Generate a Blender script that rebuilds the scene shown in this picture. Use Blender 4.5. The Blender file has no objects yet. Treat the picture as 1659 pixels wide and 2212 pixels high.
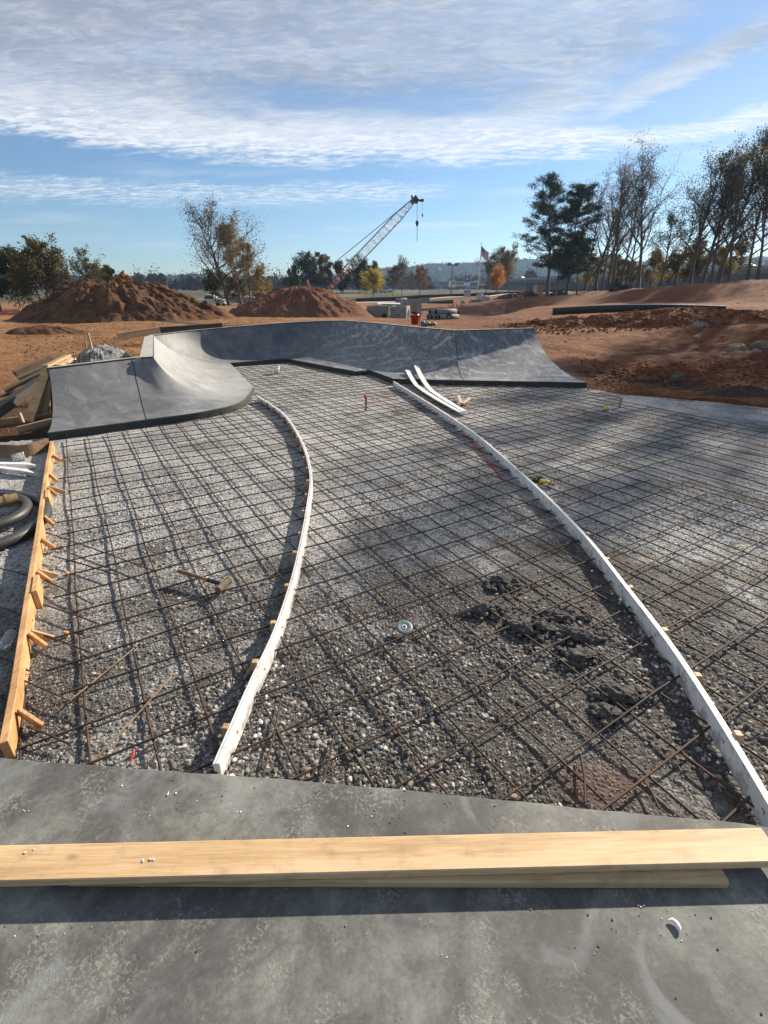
import bpy, math, random
import numpy as np
from mathutils import Vector, Matrix, Quaternion
random.seed(7)
SC = bpy.context.scene
C = SC.collection
R = math.radians
# ------------------------------------------------------------------ camera, light, sky
CAM_H, PITCH, FPX = 2.15, R(24.6), 1550 / 1.47558
cd = bpy.data.cameras.new('camera')
cam = bpy.data.objects.new('camera', cd)
C.objects.link(cam)
cam.location = (0, 0, CAM_H)
cam.rotation_euler = (R(90) - PITCH, 0, 0)
cd.sensor_fit = 'HORIZONTAL'
cd.sensor_width = 36
cd.lens = 36 * 1550 / 2448
cd.clip_start = .05
cd.clip_end = 6000
SC.camera = cam
SUN_AZ, SUN_EL = R(44), R(28)
sl = bpy.data.lights.new('sun', 'SUN')
sun = bpy.data.objects.new('sun', sl)
C.objects.link(sun)
sl.energy = 5.0
sl.angle = R(.7)
sl.color = (1, .89, .74)
sdir = Vector((math.sin(SUN_AZ) * math.cos(SUN_EL), math.cos(SUN_AZ) * math.cos(SUN_EL), math.sin(SUN_EL)))
sun.rotation_euler = sdir.to_track_quat('Z', 'Y').to_euler()
SC.view_settings.view_transform = 'Standard'
SC.view_settings.look = 'None'
SC.view_settings.gamma = 1
SC.view_settings.use_curve_mapping = False
SC.view_settings.exposure = .9
HAZE_DENSITY = .0002


class NT:
    """small helper for building node trees"""
    def __init__(s, tree):
        s.t = tree
        s.n = tree.nodes
        s.l = tree.links

    def put(s, sock, v):
        if hasattr(v, 'is_output') or isinstance(v, bpy.types.NodeSocket):
            s.l.new(v, sock)
        elif v is not None:
            sock.default_value = v

    def m(s, op, a=0., b=0., c=None, clamp=False):
        n = s.n.new('ShaderNodeMath')
        n.operation = op
        n.use_clamp = clamp
        s.put(n.inputs[0], a)
        s.put(n.inputs[1], b)
        if c is not None:
            s.put(n.inputs[2], c)
        return n.outputs[0]

    def vm(s, op, a, b=None, scale=None):
        n = s.n.new('ShaderNodeVectorMath')
        n.operation = op
        s.put(n.inputs[0], a)
        if b is not None:
            s.put(n.inputs[1], b)
        if scale is not None:
            s.put(n.inputs['Scale'], scale)
        return n.outputs[0]

    def sep(s, v):
        n = s.n.new('ShaderNodeSeparateXYZ')
        s.put(n.inputs[0], v)
        return n.outputs

    def comb(s, x=0., y=0., z=0.):
        n = s.n.new('ShaderNodeCombineXYZ')
        for i, v in enumerate((x, y, z)):
            s.put(n.inputs[i], v)
        return n.outputs[0]

    def noise(s, vec, scale, detail=4., rough=.55, dist=0.):
        n = s.n.new('ShaderNodeTexNoise')
        s.put(n.inputs['Vector'], vec)
        n.inputs['Scale'].default_value = scale
        n.inputs['Detail'].default_value = detail
        n.inputs['Roughness'].default_value = rough
        n.inputs['Distortion'].default_value = dist
        return n.outputs['Fac']

    def vor(s, vec, scale, feature='F1', out='Distance'):
        n = s.n.new('ShaderNodeTexVoronoi')
        n.feature = feature
        s.put(n.inputs['Vector'], vec)
        n.inputs['Scale'].default_value = scale
        return n.outputs[out]

    def ss(s, v, a, b):
        """smoothstep from a to b"""
        n = s.n.new('ShaderNodeMapRange')
        n.interpolation_type = 'SMOOTHSTEP'
        s.put(n.inputs['Value'], v)
        s.put(n.inputs['From Min'], a)
        s.put(n.inputs['From Max'], b)
        return n.outputs['Result']

    def mix(s, f, a, b, blend='MIX'):
        n = s.n.new('ShaderNodeMix')
        n.data_type = 'RGBA'
        n.blend_type = blend
        s.put(n.inputs[0], f)
        for i, v in ((6, a), (7, b)):
            if isinstance(v, tuple) and len(v) == 3:
                v = (*v, 1)
            s.put(n.inputs[i], v)
        return n.outputs[2]

    def ramp(s, f, stops):
        n = s.n.new('ShaderNodeValToRGB')
        e = n.color_ramp.elements
        while len(e) < len(stops):
            e.new(.5)
        for k, (p, c) in enumerate(stops):
            e[k].position = p
            e[k].color = (*c, 1)
        s.put(n.inputs[0], f)
        return n.outputs[0]


# ---- world: daylight sky with wind-drawn high cloud
W = bpy.data.worlds.new('World')
SC.world = W
W.use_nodes = True
w = NT(W.node_tree)
w.n.clear()
sky = w.n.new('ShaderNodeTexSky')
sky.sky_type = 'NISHITA'
sky.sun_disc = False
sky.sun_elevation = SUN_EL
sky.sun_rotation = SUN_AZ
sky.air_density = 1.0
sky.dust_density = .15
sky.ozone_density = 3.0
tc = w.n.new('ShaderNodeTexCoord')
d = tc.outputs['Generated']
dx, dy, dz = w.sep(d)
az = w.m('MULTIPLY', w.m('ARCTAN2', dx, dy), 57.2958)
el = w.m('MULTIPLY', w.m('ARCSINE', dz), 57.2958)
inv = w.m('DIVIDE', 1., w.m('ADD', w.m('MAXIMUM', dz, 0.), .06))
px, py = w.m('MULTIPLY', dx, inv), w.m('MULTIPLY', dy, inv)
pl = w.comb(px, py, 0.)
plw = w.comb(w.m('MULTIPLY', w.m('ADD', px, w.m('MULTIPLY', py, .25)), .55), w.m('MULTIPLY', py, 1.25), 0.)
big = w.noise(plw, .75, 6., .55, .4)
fine = w.noise(plw, 3.2, 6., .6, .6)
elw = w.m('ADD', el, w.m('MULTIPLY', w.m('SUBTRACT', fine, .5), 3.2))
elw = w.m('ADD', elw, w.m('MULTIPLY', w.m('SUBTRACT', big, .5), 2.5))
azw = w.m('ADD', az, w.m('MULTIPLY', w.m('SUBTRACT', fine, .5), 10.))
fib = w.noise(w.comb(w.m('MULTIPLY', w.m('ADD', px, w.m('MULTIPLY', py, .35)), 2.2), w.m('MULTIPLY', py, 4.5), 0.), 2.4, 7., .68, 1.2)
fib0 = w.noise(w.comb(w.m('MULTIPLY', w.m('ADD', px, w.m('MULTIPLY', py, .5)), 1.6), w.m('MULTIPLY', py, 5.), 0.), 3.4, 7., .7, 1.5)
puff = w.noise(w.comb(w.m('ADD', px, w.m('MULTIPLY', py, .6)), w.m('MULTIPLY', py, 1.7), 0.), 9., 4., .6, .3)
elf = w.m('ADD', elw, w.m('MULTIPLY', w.m('SUBTRACT', fib, .5), 1.6))


def band(e, centre, hw, soft):
    return w.m('SUBTRACT', 1., w.ss(w.m('ABSOLUTE', w.m('SUBTRACT', e, centre)), hw, hw + soft))


def inv1(x):
    return w.m('SUBTRACT', 1., x)


# the big sheet: lower rim about 11.3 degrees up, dissolving to the right
sheet = w.ss(w.m('SUBTRACT', elf, w.m('ADD', 11.3, w.m('MULTIPLY', az, -.012))), -.6, 1.1)
right = w.ss(w.m('ADD', azw, w.m('MULTIPLY', w.m('SUBTRACT', el, 14.), -.9)), 15., 23.)
sheet = w.m('MULTIPLY', sheet, inv1(w.m('MULTIPLY', right, .80)))
# a window of blue in its middle
gap2 = w.m('MULTIPLY', band(elw, 15.6, .25, 1.6), w.m('MULTIPLY', w.ss(azw, -22., -8.), inv1(w.ss(azw, 8., 16.))))
sheet = w.m('MULTIPLY', sheet, inv1(w.m('MULTIPLY', gap2, .7)))
tex = w.ss(w.m('ADD', w.m('MULTIPLY', big, .5), w.m('ADD', w.m('MULTIPLY', puff, .25), w.m('MULTIPLY', fib0, .5))), .42, .86)
sheet = w.m('MULTIPLY', sheet, w.m('ADD', .40, w.m('MULTIPLY', tex, .72)))
# bright rolled rim of the sheet
rimb = w.m('MULTIPLY', band(elf, w.m('ADD', 12.3, w.m('MULTIPLY', az, -.012)), .5, 1.5), w.m('MULTIPLY', inv1(w.ss(azw, 17., 24.)), w.ss(w.m('ADD', w.m('MULTIPLY', puff, .6), w.m('MULTIPLY', fib, .4)), .36, .58)))
# two streamers on the right
da = w.m('SUBTRACT', az, 25.5)
sA = w.m('MULTIPLY', band(w.m('ADD', el, w.m('MULTIPLY', w.m('SUBTRACT', fine, .5), 1.6)), w.m('ADD', 11.9, w.m('MULTIPLY', w.m('MULTIPLY', da, da), .014)), .1, 1.15), w.m('MULTIPLY', w.ss(az, 11., 18.), inv1(w.ss(az, 32., 40.))))
sB = w.m('MULTIPLY', band(w.m('ADD', el, w.m('MULTIPLY', w.m('SUBTRACT', fib, .5), 2.6)), w.m('ADD', 15.0, w.m('MULTIPLY', w.m('SUBTRACT', az, 22.), .30)), .2, 1.5), w.m('MULTIPLY', w.ss(az, 16., 23.), inv1(w.ss(az, 40., 55.))))
sheet = w.m('MAXIMUM', sheet, w.m('MAXIMUM', w.m('MULTIPLY', rimb, .95), w.m('MAXIMUM', w.m('MULTIPLY', sA, w.m('ADD', .45, w.m('MULTIPLY', w.ss(fib, .4, .62), .5))), w.m('MULTIPLY', sB, .75))))
# thin mackerel streak bank lower down, ending right of the crane
el2 = w.m('ADD', el, w.m('ADD', w.m('MULTIPLY', w.m('SUBTRACT', fine, .5), 2.2), w.m('MULTIPLY', w.m('SUBTRACT', fib, .5), 1.6)))
streak = band(el2, w.m('ADD', 8.7, w.m('MULTIPLY', az, .03)), .15, 1.1)
streak = w.m('MULTIPLY', streak, inv1(w.ss(azw, 1., 9.)))
streak = w.m('MULTIPLY', streak, w.ss(w.m('ADD', w.m('MULTIPLY', fib0, .55), w.m('MULTIPLY', puff, .45)), .40, .62))
veil = w.m('MULTIPLY', w.m('MULTIPLY', w.ss(big, .5, .7), .35), w.ss(el, 2., 6.))
cl = w.m('MAXIMUM', w.m('MAXIMUM', sheet, w.m('MULTIPLY', streak, .8)), veil, clamp=True)
# thick parts of the sheet are greyer, thin rims bright
thick = w.m('MULTIPLY', w.ss(elw, 12.5, 17.), w.ss(big, .22, .55))
ccol = w.mix(thick, (7.2, 7.35, 7.6), (3.1, 3.4, 3.95))
ccol = w.mix(w.m('MULTIPLY', w.ss(fib, .42, .66), .30), ccol, (7.8, 7.9, 8.0))
blue_ = w.mix(1., sky.outputs[0], (.66, .765, .86), 'MULTIPLY')
col = w.mix(cl, blue_, ccol)
bg = w.n.new('ShaderNodeBackground')
w.put(bg.inputs[0], col)
bg.inputs[1].default_value = .07
wo = w.n.new('ShaderNodeOutputWorld')
w.l.new(bg.outputs[0], wo.inputs[0])


# ------------------------------------------------------------------ surveying: photo pixel (1659 wide) -> place
def ray(x, y):
    u, v = x - 829.5, 1106 - y
    return Vector((u, FPX * math.cos(PITCH) + v * math.sin(PITCH), v * math.cos(PITCH) - FPX * math.sin(PITCH)))


def atz(x, y, z=0.):
    r = ray(x, y)
    return Vector((0, 0, CAM_H)) + r * ((z - CAM_H) / r.z)


def aty(x, y, Y):
    r = ray(x, y)
    return Vector((0, 0, CAM_H)) + r * (Y / r.y)


# ------------------------------------------------------------------ mesh building
class MB:
    def __init__(s):
        s.v, s.f, s.sm, s.mi = [], [], [], []

    def add(s, vs, fs, smooth=False, mi=0):
        o = len(s.v)
        s.v.extend(tuple(p) for p in vs)
        s.f.extend(tuple(i + o for i in f) for f in fs)
        s.sm.extend([smooth] * len(fs))
        s.mi.extend([mi] * len(fs))
        return s

    def frame_box(s, o, ax, ay, az_, bev=0., mi=0):
        """box from corner-centre o with half axes ax, ay, az_; bev chamfers the long edges"""
        vs = []
        if bev <= 0:
            for k in (-1, 1):
                for a, b in ((-1, -1), (1, -1), (1, 1), (-1, 1)):
                    vs.append(o + ax * k + ay * a + az_ * b)
            s.add(vs, [(3, 2, 1, 0), (4, 5, 6, 7), (0, 1, 5, 4), (1, 2, 6, 5), (2, 3, 7, 6), (3, 0, 4, 7)], False, mi)
        else:
            ya, za = max(0., 1 - bev / ay.length), max(0., 1 - bev / az_.length)
            xa = max(0., 1 - bev * .6 / ax.length)
            ring = [(-ya, -1), (ya, -1), (1, -za), (1, za), (ya, 1), (-ya, 1), (-1, za), (-1, -za)]
            for k, q in ((-1, .93), (-xa, 1), (xa, 1), (1, .93)):
                q = 1 - bev * .6 / min(ay.length, az_.length) if abs(k) == 1 else 1
                for a, b in ring:
                    vs.append(o + ax * k + ay * (a * q) + az_ * (b * q))
            fs = [tuple(range(7, -1, -1)), tuple(range(24, 32))]
            for k in range(3):
                for i in range(8):
                    j = (i + 1) % 8
                    fs.append((k * 8 + i, k * 8 + j, k * 8 + 8 + j, k * 8 + 8 + i))
            s.add(vs, fs, False, mi)
        return s

    def box(s, c, size, rz=0., bev=0., mi=0, tilt=None):
        m = Matrix.Rotation(rz, 3, 'Z')
        if tilt:
            m = m @ tilt
        return s.frame_box(Vector(c), m @ Vector((size[0] / 2, 0, 0)), m @ Vector((0, size[1] / 2, 0)), m @ Vector((0, 0, size[2] / 2)), bev, mi)

    def beam(s, a, b, wd, th, up=(0, 0, 1), bev=.003, mi=0):
        """board from a to b (centre line), wd across, th along 'up'"""
        a, b = Vector(a), Vector(b)
        d_ = (b - a)
        x = d_.normalized()
        u = Vector(up)
        y = u.cross(x)
        if y.length < 1e-4:
            y = Vector((1, 0, 0)).cross(x)
        y.normalize()
        z = x.cross(y)
        return s.frame_box((a + b) / 2, d_ / 2, y * wd / 2, z * th / 2, bev, mi)

    def tube(s, pts, r, n=8, smooth=True, caps=True, mi=0):
        pts = [Vector(p) for p in pts]
        rs = r if isinstance(r, (list, tuple)) else [r] * len(pts)
        vs, fs = [], []
        prev = None
        for i, p in enumerate(pts):
            t = (pts[min(i + 1, len(pts) - 1)] - pts[max(i - 1, 0)])
            if t.length < 1e-9:
                t = Vector((0, 0, 1))
            t.normalize()
            if prev is None:
                a = t.cross(Vector((0, 0, 1)))
                if a.length < .05:
                    a = t.cross(Vector((1, 0, 0)))
            else:
                a = prev - t * prev.dot(t)
                if a.length < 1e-5:
                    a = t.cross(Vector((1, .3, 0)))
            a.normalize()
            prev = a
            b = t.cross(a)
            for k in range(n):
                q = 2 * math.pi * k / n
                vs.append(p + (a * math.cos(q) + b * math.sin(q)) * rs[i])
        for i in range(len(pts) - 1):
            for k in range(n):
                j = (k + 1) % n
                fs.append((i * n + k, i * n + j, i * n + n + j, i * n + n + k))
        s.add(vs, fs, smooth, mi)
        if caps:
            o = len(pts) * n
            s.add([vs[k] for k in range(n)], [tuple(range(n - 1, -1, -1))], False, mi)
            s.add([vs[o - n + k] for k in range(n)], [tuple(range(n))], False, mi)
        return s

    def lathe(s, prof, n=20, M=None, smooth=True, mi=0):
        M = M or Matrix.Identity(4)
        vs, fs = [], []
        for r, z in prof:
            for k in range(n):
                q = 2 * math.pi * k / n
                vs.append(M @ Vector((r * math.cos(q), r * math.sin(q), z)))
        for i in range(len(prof) - 1):
            for k in range(n):
                j = (k + 1) % n
                fs.append((i * n + k, i * n + j, i * n + n + j, i * n + n + k))
        return s.add(vs, fs, smooth, mi)

    def rock(s, c, r, seed, sub=2, sq=.7, jag=.35, mi=0, smooth=False):
        me = ICO[sub]
        rnd = np.random.RandomState(seed)
        V = me[0].copy()
        for _ in range(7):
            n_ = rnd.normal(size=3)
            n_ /= np.linalg.norm(n_)
            lim = 1 - jag * rnd.uniform(.3, 1)
            dd = V @ n_
            V = V - np.outer(np.maximum(dd - lim, 0), n_)
        V = V + rnd.normal(size=V.shape) * .03
        rr = np.array(r if isinstance(r, (tuple, list)) else (r, r, r * sq))
        q = rnd.uniform(0, 6.28)
        V = V * rr
        V[:, 0], V[:, 1] = V[:, 0] * math.cos(q) - V[:, 1] * math.sin(q), V[:, 0] * math.sin(q) + V[:, 1] * math.cos(q)
        return s.add(V + np.array(c), me[1], smooth, mi)

    def build(s, name, mats, parent=None, org=None):
        me = bpy.data.meshes.new(name)
        V = s.v
        if org is not None:
            V = [(a - org[0], b - org[1], c - org[2]) for a, b, c in V]
        me.from_pydata(V, [], s.f)
        me.polygons.foreach_set('use_smooth', s.sm)
        me.polygons.foreach_set('material_index', s.mi)
        for m in (mats if isinstance(mats, (list, tuple)) else [mats]):
            me.materials.append(m)
        me.update()
        return link(bpy.data.objects.new(name, me), parent, org)


def link(o, parent=None, org=None):
    C.objects.link(o)
    if org is not None:
        o.location = org
    if parent:
        o.parent = parent
        if org is not None:
            o.location = Vector(org) - parent.location
    return o


def ico(sub):
    t = (1 + 5 ** .5) / 2
    v = [(-1, t, 0), (1, t, 0), (-1, -t, 0), (1, -t, 0), (0, -1, t), (0, 1, t), (0, -1, -t), (0, 1, -t), (t, 0, -1), (t, 0, 1), (-t, 0, -1), (-t, 0, 1)]
    f = [(0, 11, 5), (0, 5, 1), (0, 1, 7), (0, 7, 10), (0, 10, 11), (1, 5, 9), (5, 11, 4), (11, 10, 2), (10, 7, 6), (7, 1, 8), (3, 9, 4), (3, 4, 2), (3, 2, 6), (3, 6, 8), (3, 8, 9), (4, 9, 5), (2, 4, 11), (6, 2, 10), (8, 6, 7), (9, 8, 1)]
    v = [Vector(p).normalized() for p in v]
    for _ in range(sub):
        cache, nf = {}, []

        def mid(a, b):
            k = (min(a, b), max(a, b))
            if k not in cache:
                cache[k] = len(v)
                v.append(((v[a] + v[b]) / 2).normalized())
            return cache[k]
        for a, b, c in f:
            x, y, z = mid(a, b), mid(b, c), mid(c, a)
            nf += [(a, x, z), (b, y, x), (c, z, y), (x, y, z)]
        f = nf
    return np.array([tuple(p) for p in v]), f


ICO = {k: ico(k) for k in (0, 1, 2, 3)}


def T(name, label, cat, loc=(0, 0, 0), group=None):
    o = bpy.data.objects.new(name, None)
    o.empty_display_size = .1
    C.objects.link(o)
    o.location = loc
    return tag(o, label, cat, group)


def tag(o, label, cat, group=None):
    o['label'], o['category'] = label, cat
    if group:
        o['group'] = group
    return o


def kind(o, k, label=None):
    o['kind'] = k
    if label:
        o['label'] = label
    return o


def part(mb, name, m, root):
    """build a part given in world coordinates under an unrotated root"""
    L = root.location
    mb.v = [(a - L.x, b - L.y, c - L.z) for a, b, c in mb.v]
    return mb.build(name, m, root)


def sub(mb, name, m, par, root):
    L = root.location
    mb.v = [(a - L.x, b - L.y, c - L.z) for a, b, c in mb.v]
    return mb.build(name, m, par)


def hashn(ix, iy, seed):
    h = np.sin(ix * 127.1 + iy * 311.7 + seed * 74.7) * 43758.5453
    return h - np.floor(h)


def vnoise(x, y, seed=0):
    ix, iy = np.floor(x), np.floor(y)
    fx, fy = x - ix, y - iy
    fx, fy = fx * fx * (3 - 2 * fx), fy * fy * (3 - 2 * fy)
    a, b = hashn(ix, iy, seed), hashn(ix + 1, iy, seed)
    c, e = hashn(ix, iy + 1, seed), hashn(ix + 1, iy + 1, seed)
    return (a * (1 - fx) + b * fx) * (1 - fy) + (c * (1 - fx) + e * fx) * fy


def fbm(x, y, seed=0, octv=4, gain=.5):
    t, amp, tot = 0, 1, 0
    for k in range(octv):
        t = t + amp * vnoise(x * 2 ** k, y * 2 ** k, seed + k * 13)
        tot += amp
        amp *= gain
    return t / tot * 2 - 1


def catmull(P, n, breaks=()):
    """smooth curve through points, n steps a span; sharp at break indices"""
    P = [np.array(p, float) for p in P]
    out = []
    for i in range(len(P) - 1):
        p1, p2 = P[i], P[i + 1]
        p0 = P[i - 1] if i > 0 and i not in breaks else 2 * p1 - p2
        p3 = P[i + 2] if i + 2 < len(P) and (i + 1) not in breaks else 2 * p2 - p1
        for k in range(n):
            t = k / n
            out.append(.5 * ((2 * p1) + (p2 - p0) * t + (2 * p0 - 5 * p1 + 4 * p2 - p3) * t * t + (3 * p1 - p0 - 3 * p2 + p3) * t ** 3))
    out.append(P[-1])
    return out


# ------------------------------------------------------------------ materials
def newmat(name):
    m = bpy.data.materials.new(name)
    m.use_nodes = True
    g = NT(m.node_tree)
    b = m.node_tree.nodes['Principled BSDF']
    return m, g, b


def pos(g):
    return g.n.new('ShaderNodeNewGeometry').outputs['Position']


def objc(g):
    return g.n.new('ShaderNodeTexCoord').outputs['Object']


def bump(g, b, h, strength=.5, dist=.01):
    n = g.n.new('ShaderNodeBump')
    n.inputs['Strength'].default_value = strength
    n.inputs['Distance'].default_value = dist
    g.put(n.inputs['Height'], h)
    g.l.new(n.outputs[0], b.inputs['Normal'])


def simple(name, c1, c2=None, scale=8., rough=.6, bs=.3, bd=.004, bscale=None, metal=0., spec=None, coord='pos'):
    m, g, b = newmat(name)
    v = pos(g) if coord == 'pos' else objc(g)
    c2 = c2 or tuple(x * .7 for x in c1)
    f = g.noise(v, scale, 5., .6)
    g.put(b.inputs['Base Color'], g.ramp(f, [(.3, c2), (.7, c1)]))
    b.inputs['Roughness'].default_value = rough
    b.inputs['Metallic'].default_value = metal
    if spec is not None:
        b.inputs['Specular IOR Level'].default_value = spec
    if bs:
        bump(g, b, g.noise(v, bscale or scale * 4, 4., .6), bs, bd)
    return m


def wood(name, light, dark, grime=.0, axis=0, ring=9.):
    m, g, b = newmat(name)
    v = objc(g)
    x, y, z = g.sep(v)
    st = [g.m('MULTIPLY', q, .12 if i == axis else 1.) for i, q in enumerate((x, y, z))]
    sv = g.comb(*st)
    wob = g.noise(sv, 6., 3., .5)
    ringf = g.noise(g.comb(*[g.m('MULTIPLY', q, .05 if i == axis else 1.) for i, q in enumerate((x, y, z))]), 55., 4., .6, 1.)
    grain = g.noise(g.comb(*[g.m('MULTIPLY', q, .03 if i == axis else 1.) for i, q in enumerate((x, y, z))]), 260., 3., .6)
    f = g.m('ADD', g.m('MULTIPLY', wob, .45), g.m('ADD', g.m('MULTIPLY', ringf, .33), g.m('MULTIPLY', grain, .22)))
    col = g.ramp(f, [(.40, tuple(q * .8 for q in dark)), (.47, dark), (.53, tuple((a * 2 + c) / 3 for a, c in zip(light, dark))), (.60, light)])
    # knots
    kn = g.vor(g.comb(*[g.m('MULTIPLY', q, .5 if i == axis else (1.1 if i == (1 if axis != 1 else 0) else .1)) for i, q in enumerate((x, y, z))]), 4.6)
    kf = g.m('SUBTRACT', 1., g.ss(g.m('ADD', kn, g.m('MULTIPLY', g.m('SUBTRACT', wob, .5), .08)), .02, .085))
    col = g.mix(g.m('MULTIPLY', g.m('SUBTRACT', 1., g.ss(kn, .06, .26)), .35), col, dark)
    col = g.mix(g.m('MULTIPLY', kf, .7), col, tuple(q * .45 for q in dark))
    if grime:
        gr = g.ss(g.noise(pos(g), 9., 5., .65), .5, .75)
        col = g.mix(g.m('MULTIPLY', gr, grime), col, (.12, .10, .085))
    g.put(b.inputs['Base Color'], col)
    b.inputs['Roughness'].default_value = .62
    bump(g, b, f, .18, .003)
    return m


M = {}
M['pine'] = wood('new_pine', (.66, .47, .28), (.54, .355, .18), .35)
M['pine2'] = wood('pine_under', (.58, .42, .22), (.36, .23, .10), .35)
M['form_pine'] = wood('form_pine', (.62, .37, .17), (.46, .255, .105), .4, axis=1)
M['old_wood'] = wood('weathered_wood', (.30, .19, .10), (.15, .09, .05), .5)
M['dark_wood'] = wood('old_dark_timber', (.10, .075, .055), (.05, .038, .03), .5)
M['stake_wood'] = wood('stake_wood', (.55, .36, .19), (.33, .20, .10), .35, axis=2)
def mk_pvc():
    m, g, b = newmat('white_pvc')
    v = pos(g)
    x, y, z = g.sep(v)
    n1 = g.noise(v, 11., 6., .7)
    col = g.ramp(g.noise(v, 3., 4., .6), [(.35, (.70, .69, .66)), (.6, (.80, .79, .76))])
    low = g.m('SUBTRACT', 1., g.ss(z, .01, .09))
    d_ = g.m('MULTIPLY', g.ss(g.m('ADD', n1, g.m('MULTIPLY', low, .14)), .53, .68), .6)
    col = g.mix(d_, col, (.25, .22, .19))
    col = g.mix(g.m('MULTIPLY', g.ss(g.noise(v, 75., 3., .6), .64, .70), .55), col, (.12, .10, .085))
    g.put(b.inputs['Base Color'], col)
    b.inputs['Roughness'].default_value = .42
    bump(g, b, n1, .1, .003)
    return m


M['pvc'] = mk_pvc()
M['rubber'] = simple('black_rubber', (.045, .045, .042), (.03, .03, .028), 20., .5, .15, .002)
M['black_hdpe'] = simple('black_plastic_pipe', (.022, .022, .024), (.014, .014, .015), 9., .7, .2, .01)
M['steel'] = simple('steel', (.25, .25, .25), (.16, .15, .14), 30., .45, .1, .001, metal=.7)
M['brass'] = simple('worn_brass', (.50, .36, .16), (.36, .22, .09), 40., .4, .1, .001, metal=.6)
M['red'] = simple('red_plastic', (.62, .06, .03), (.5, .04, .02), 10., .45, .05)
M['orange'] = simple('orange_plastic', (.75, .13, .03), (.6, .09, .02), 10., .55, .05)
M['white_paint'] = simple('white_paint', (.78, .78, .76), (.7, .7, .68), 6., .4, .03)
M['grey_conc'] = simple('precast_concrete', (.30, .285, .26), (.19, .18, .165), 3., .85, .3, .006, 60.)
M['pipe_conc'] = simple('pipe_concrete', (.25, .245, .235), (.17, .167, .16), 3., .85, .25, .006, 50.)
M['dark'] = simple('near_black', (.02, .02, .021), (.012, .012, .012), 8., .6, .1)
M['glass'] = simple('dark_glass', (.03, .04, .05), (.02, .025, .03), 5., .08, 0)
M['foam'] = simple('white_foam', (.85, .84, .81), (.75, .74, .70), 40., .8, .3, .002, 80.)
M['clod'] = simple('asphalt_clod', (.17, .155, .14), (.05, .045, .041), 30., .95, 1., .02, 90.)
M['rockm'] = simple('tan_rock', (.36, .27, .20), (.22, .15, .10), 4., .9, .7, .03, 14.)
M['pale_rock'] = simple('pale_rock', (.46, .42, .37), (.30, .26, .22), 1.5, .9, .7, .05, 6.)
M['grey_gravel'] = simple('grey_gravel_heap', (.34, .333, .325), (.10, .098, .095), 14., .9, 1., .04, 40.)
M['bark'] = simple('bark', (.13, .105, .085), (.065, .05, .04), 5., .9, .6, .03, 20.)
M['bark_grey'] = simple('grey_bark', (.19, .165, .14), (.09, .075, .065), 5., .9, .6, .03, 20.)


def plain_noise_color(g, v, sc, stops, det=5.):
    return g.ramp(g.noise(v, sc, det, .6), stops)


def mk_rebar():
    m, g, b = newmat('rusty_rebar')
    v = pos(g)
    f = g.noise(v, 3.5, 5., .65)
    f2 = g.noise(v, 40., 3., .6)
    col = g.ramp(g.m('ADD', g.m('MULTIPLY', f, .7), g.m('MULTIPLY', f2, .3)), [(.36, (.022, .018, .016)), (.54, (.055, .032, .021)), (.68, (.16, .062, .025))])
    g.put(b.inputs['Base Color'], col)
    b.inputs['Roughness'].default_value = .75
    b.inputs['Metallic'].default_value = .15
    bump(g, b, f2, .4, .002)
    return m


M['rebar'] = mk_rebar()


def gravel_dark(g, v):
    """0 clean grey stone .. 1 damp dirty ground, in patches that grow toward the foreground slab"""
    x, y, z = g.sep(v)
    n1 = g.noise(g.comb(x, y, 0.), .85, 5., .6, .5)
    n2 = g.noise(g.comb(x, y, 0.), 3.2, 4., .6)
    near = g.m('SUBTRACT', 1., g.ss(y, 2.0, 4.6))
    right = g.m('MULTIPLY', g.ss(x, -.9, .6), .12)
    k = g.m('ADD', g.m('MULTIPLY', n1, 1.25), g.m('ADD', g.m('MULTIPLY', n2, .55), g.m('ADD', g.m('MULTIPLY', near, .40), g.m('SUBTRACT', right, .27))))
    dd = g.n.new('ShaderNodeVectorMath')
    dd.operation = 'LENGTH'
    g.put(dd.inputs[0], g.vm('SUBTRACT', g.comb(x, g.m('MULTIPLY', y, .9), 0.), (1.12, 2.45, 0.)))
    spill = g.m('MULTIPLY', g.m('SUBTRACT', 1., g.ss(dd.outputs['Value'], .25, .85)), .5)
    return g.ss(g.m('ADD', k, spill), .68, 1.06)


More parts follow.
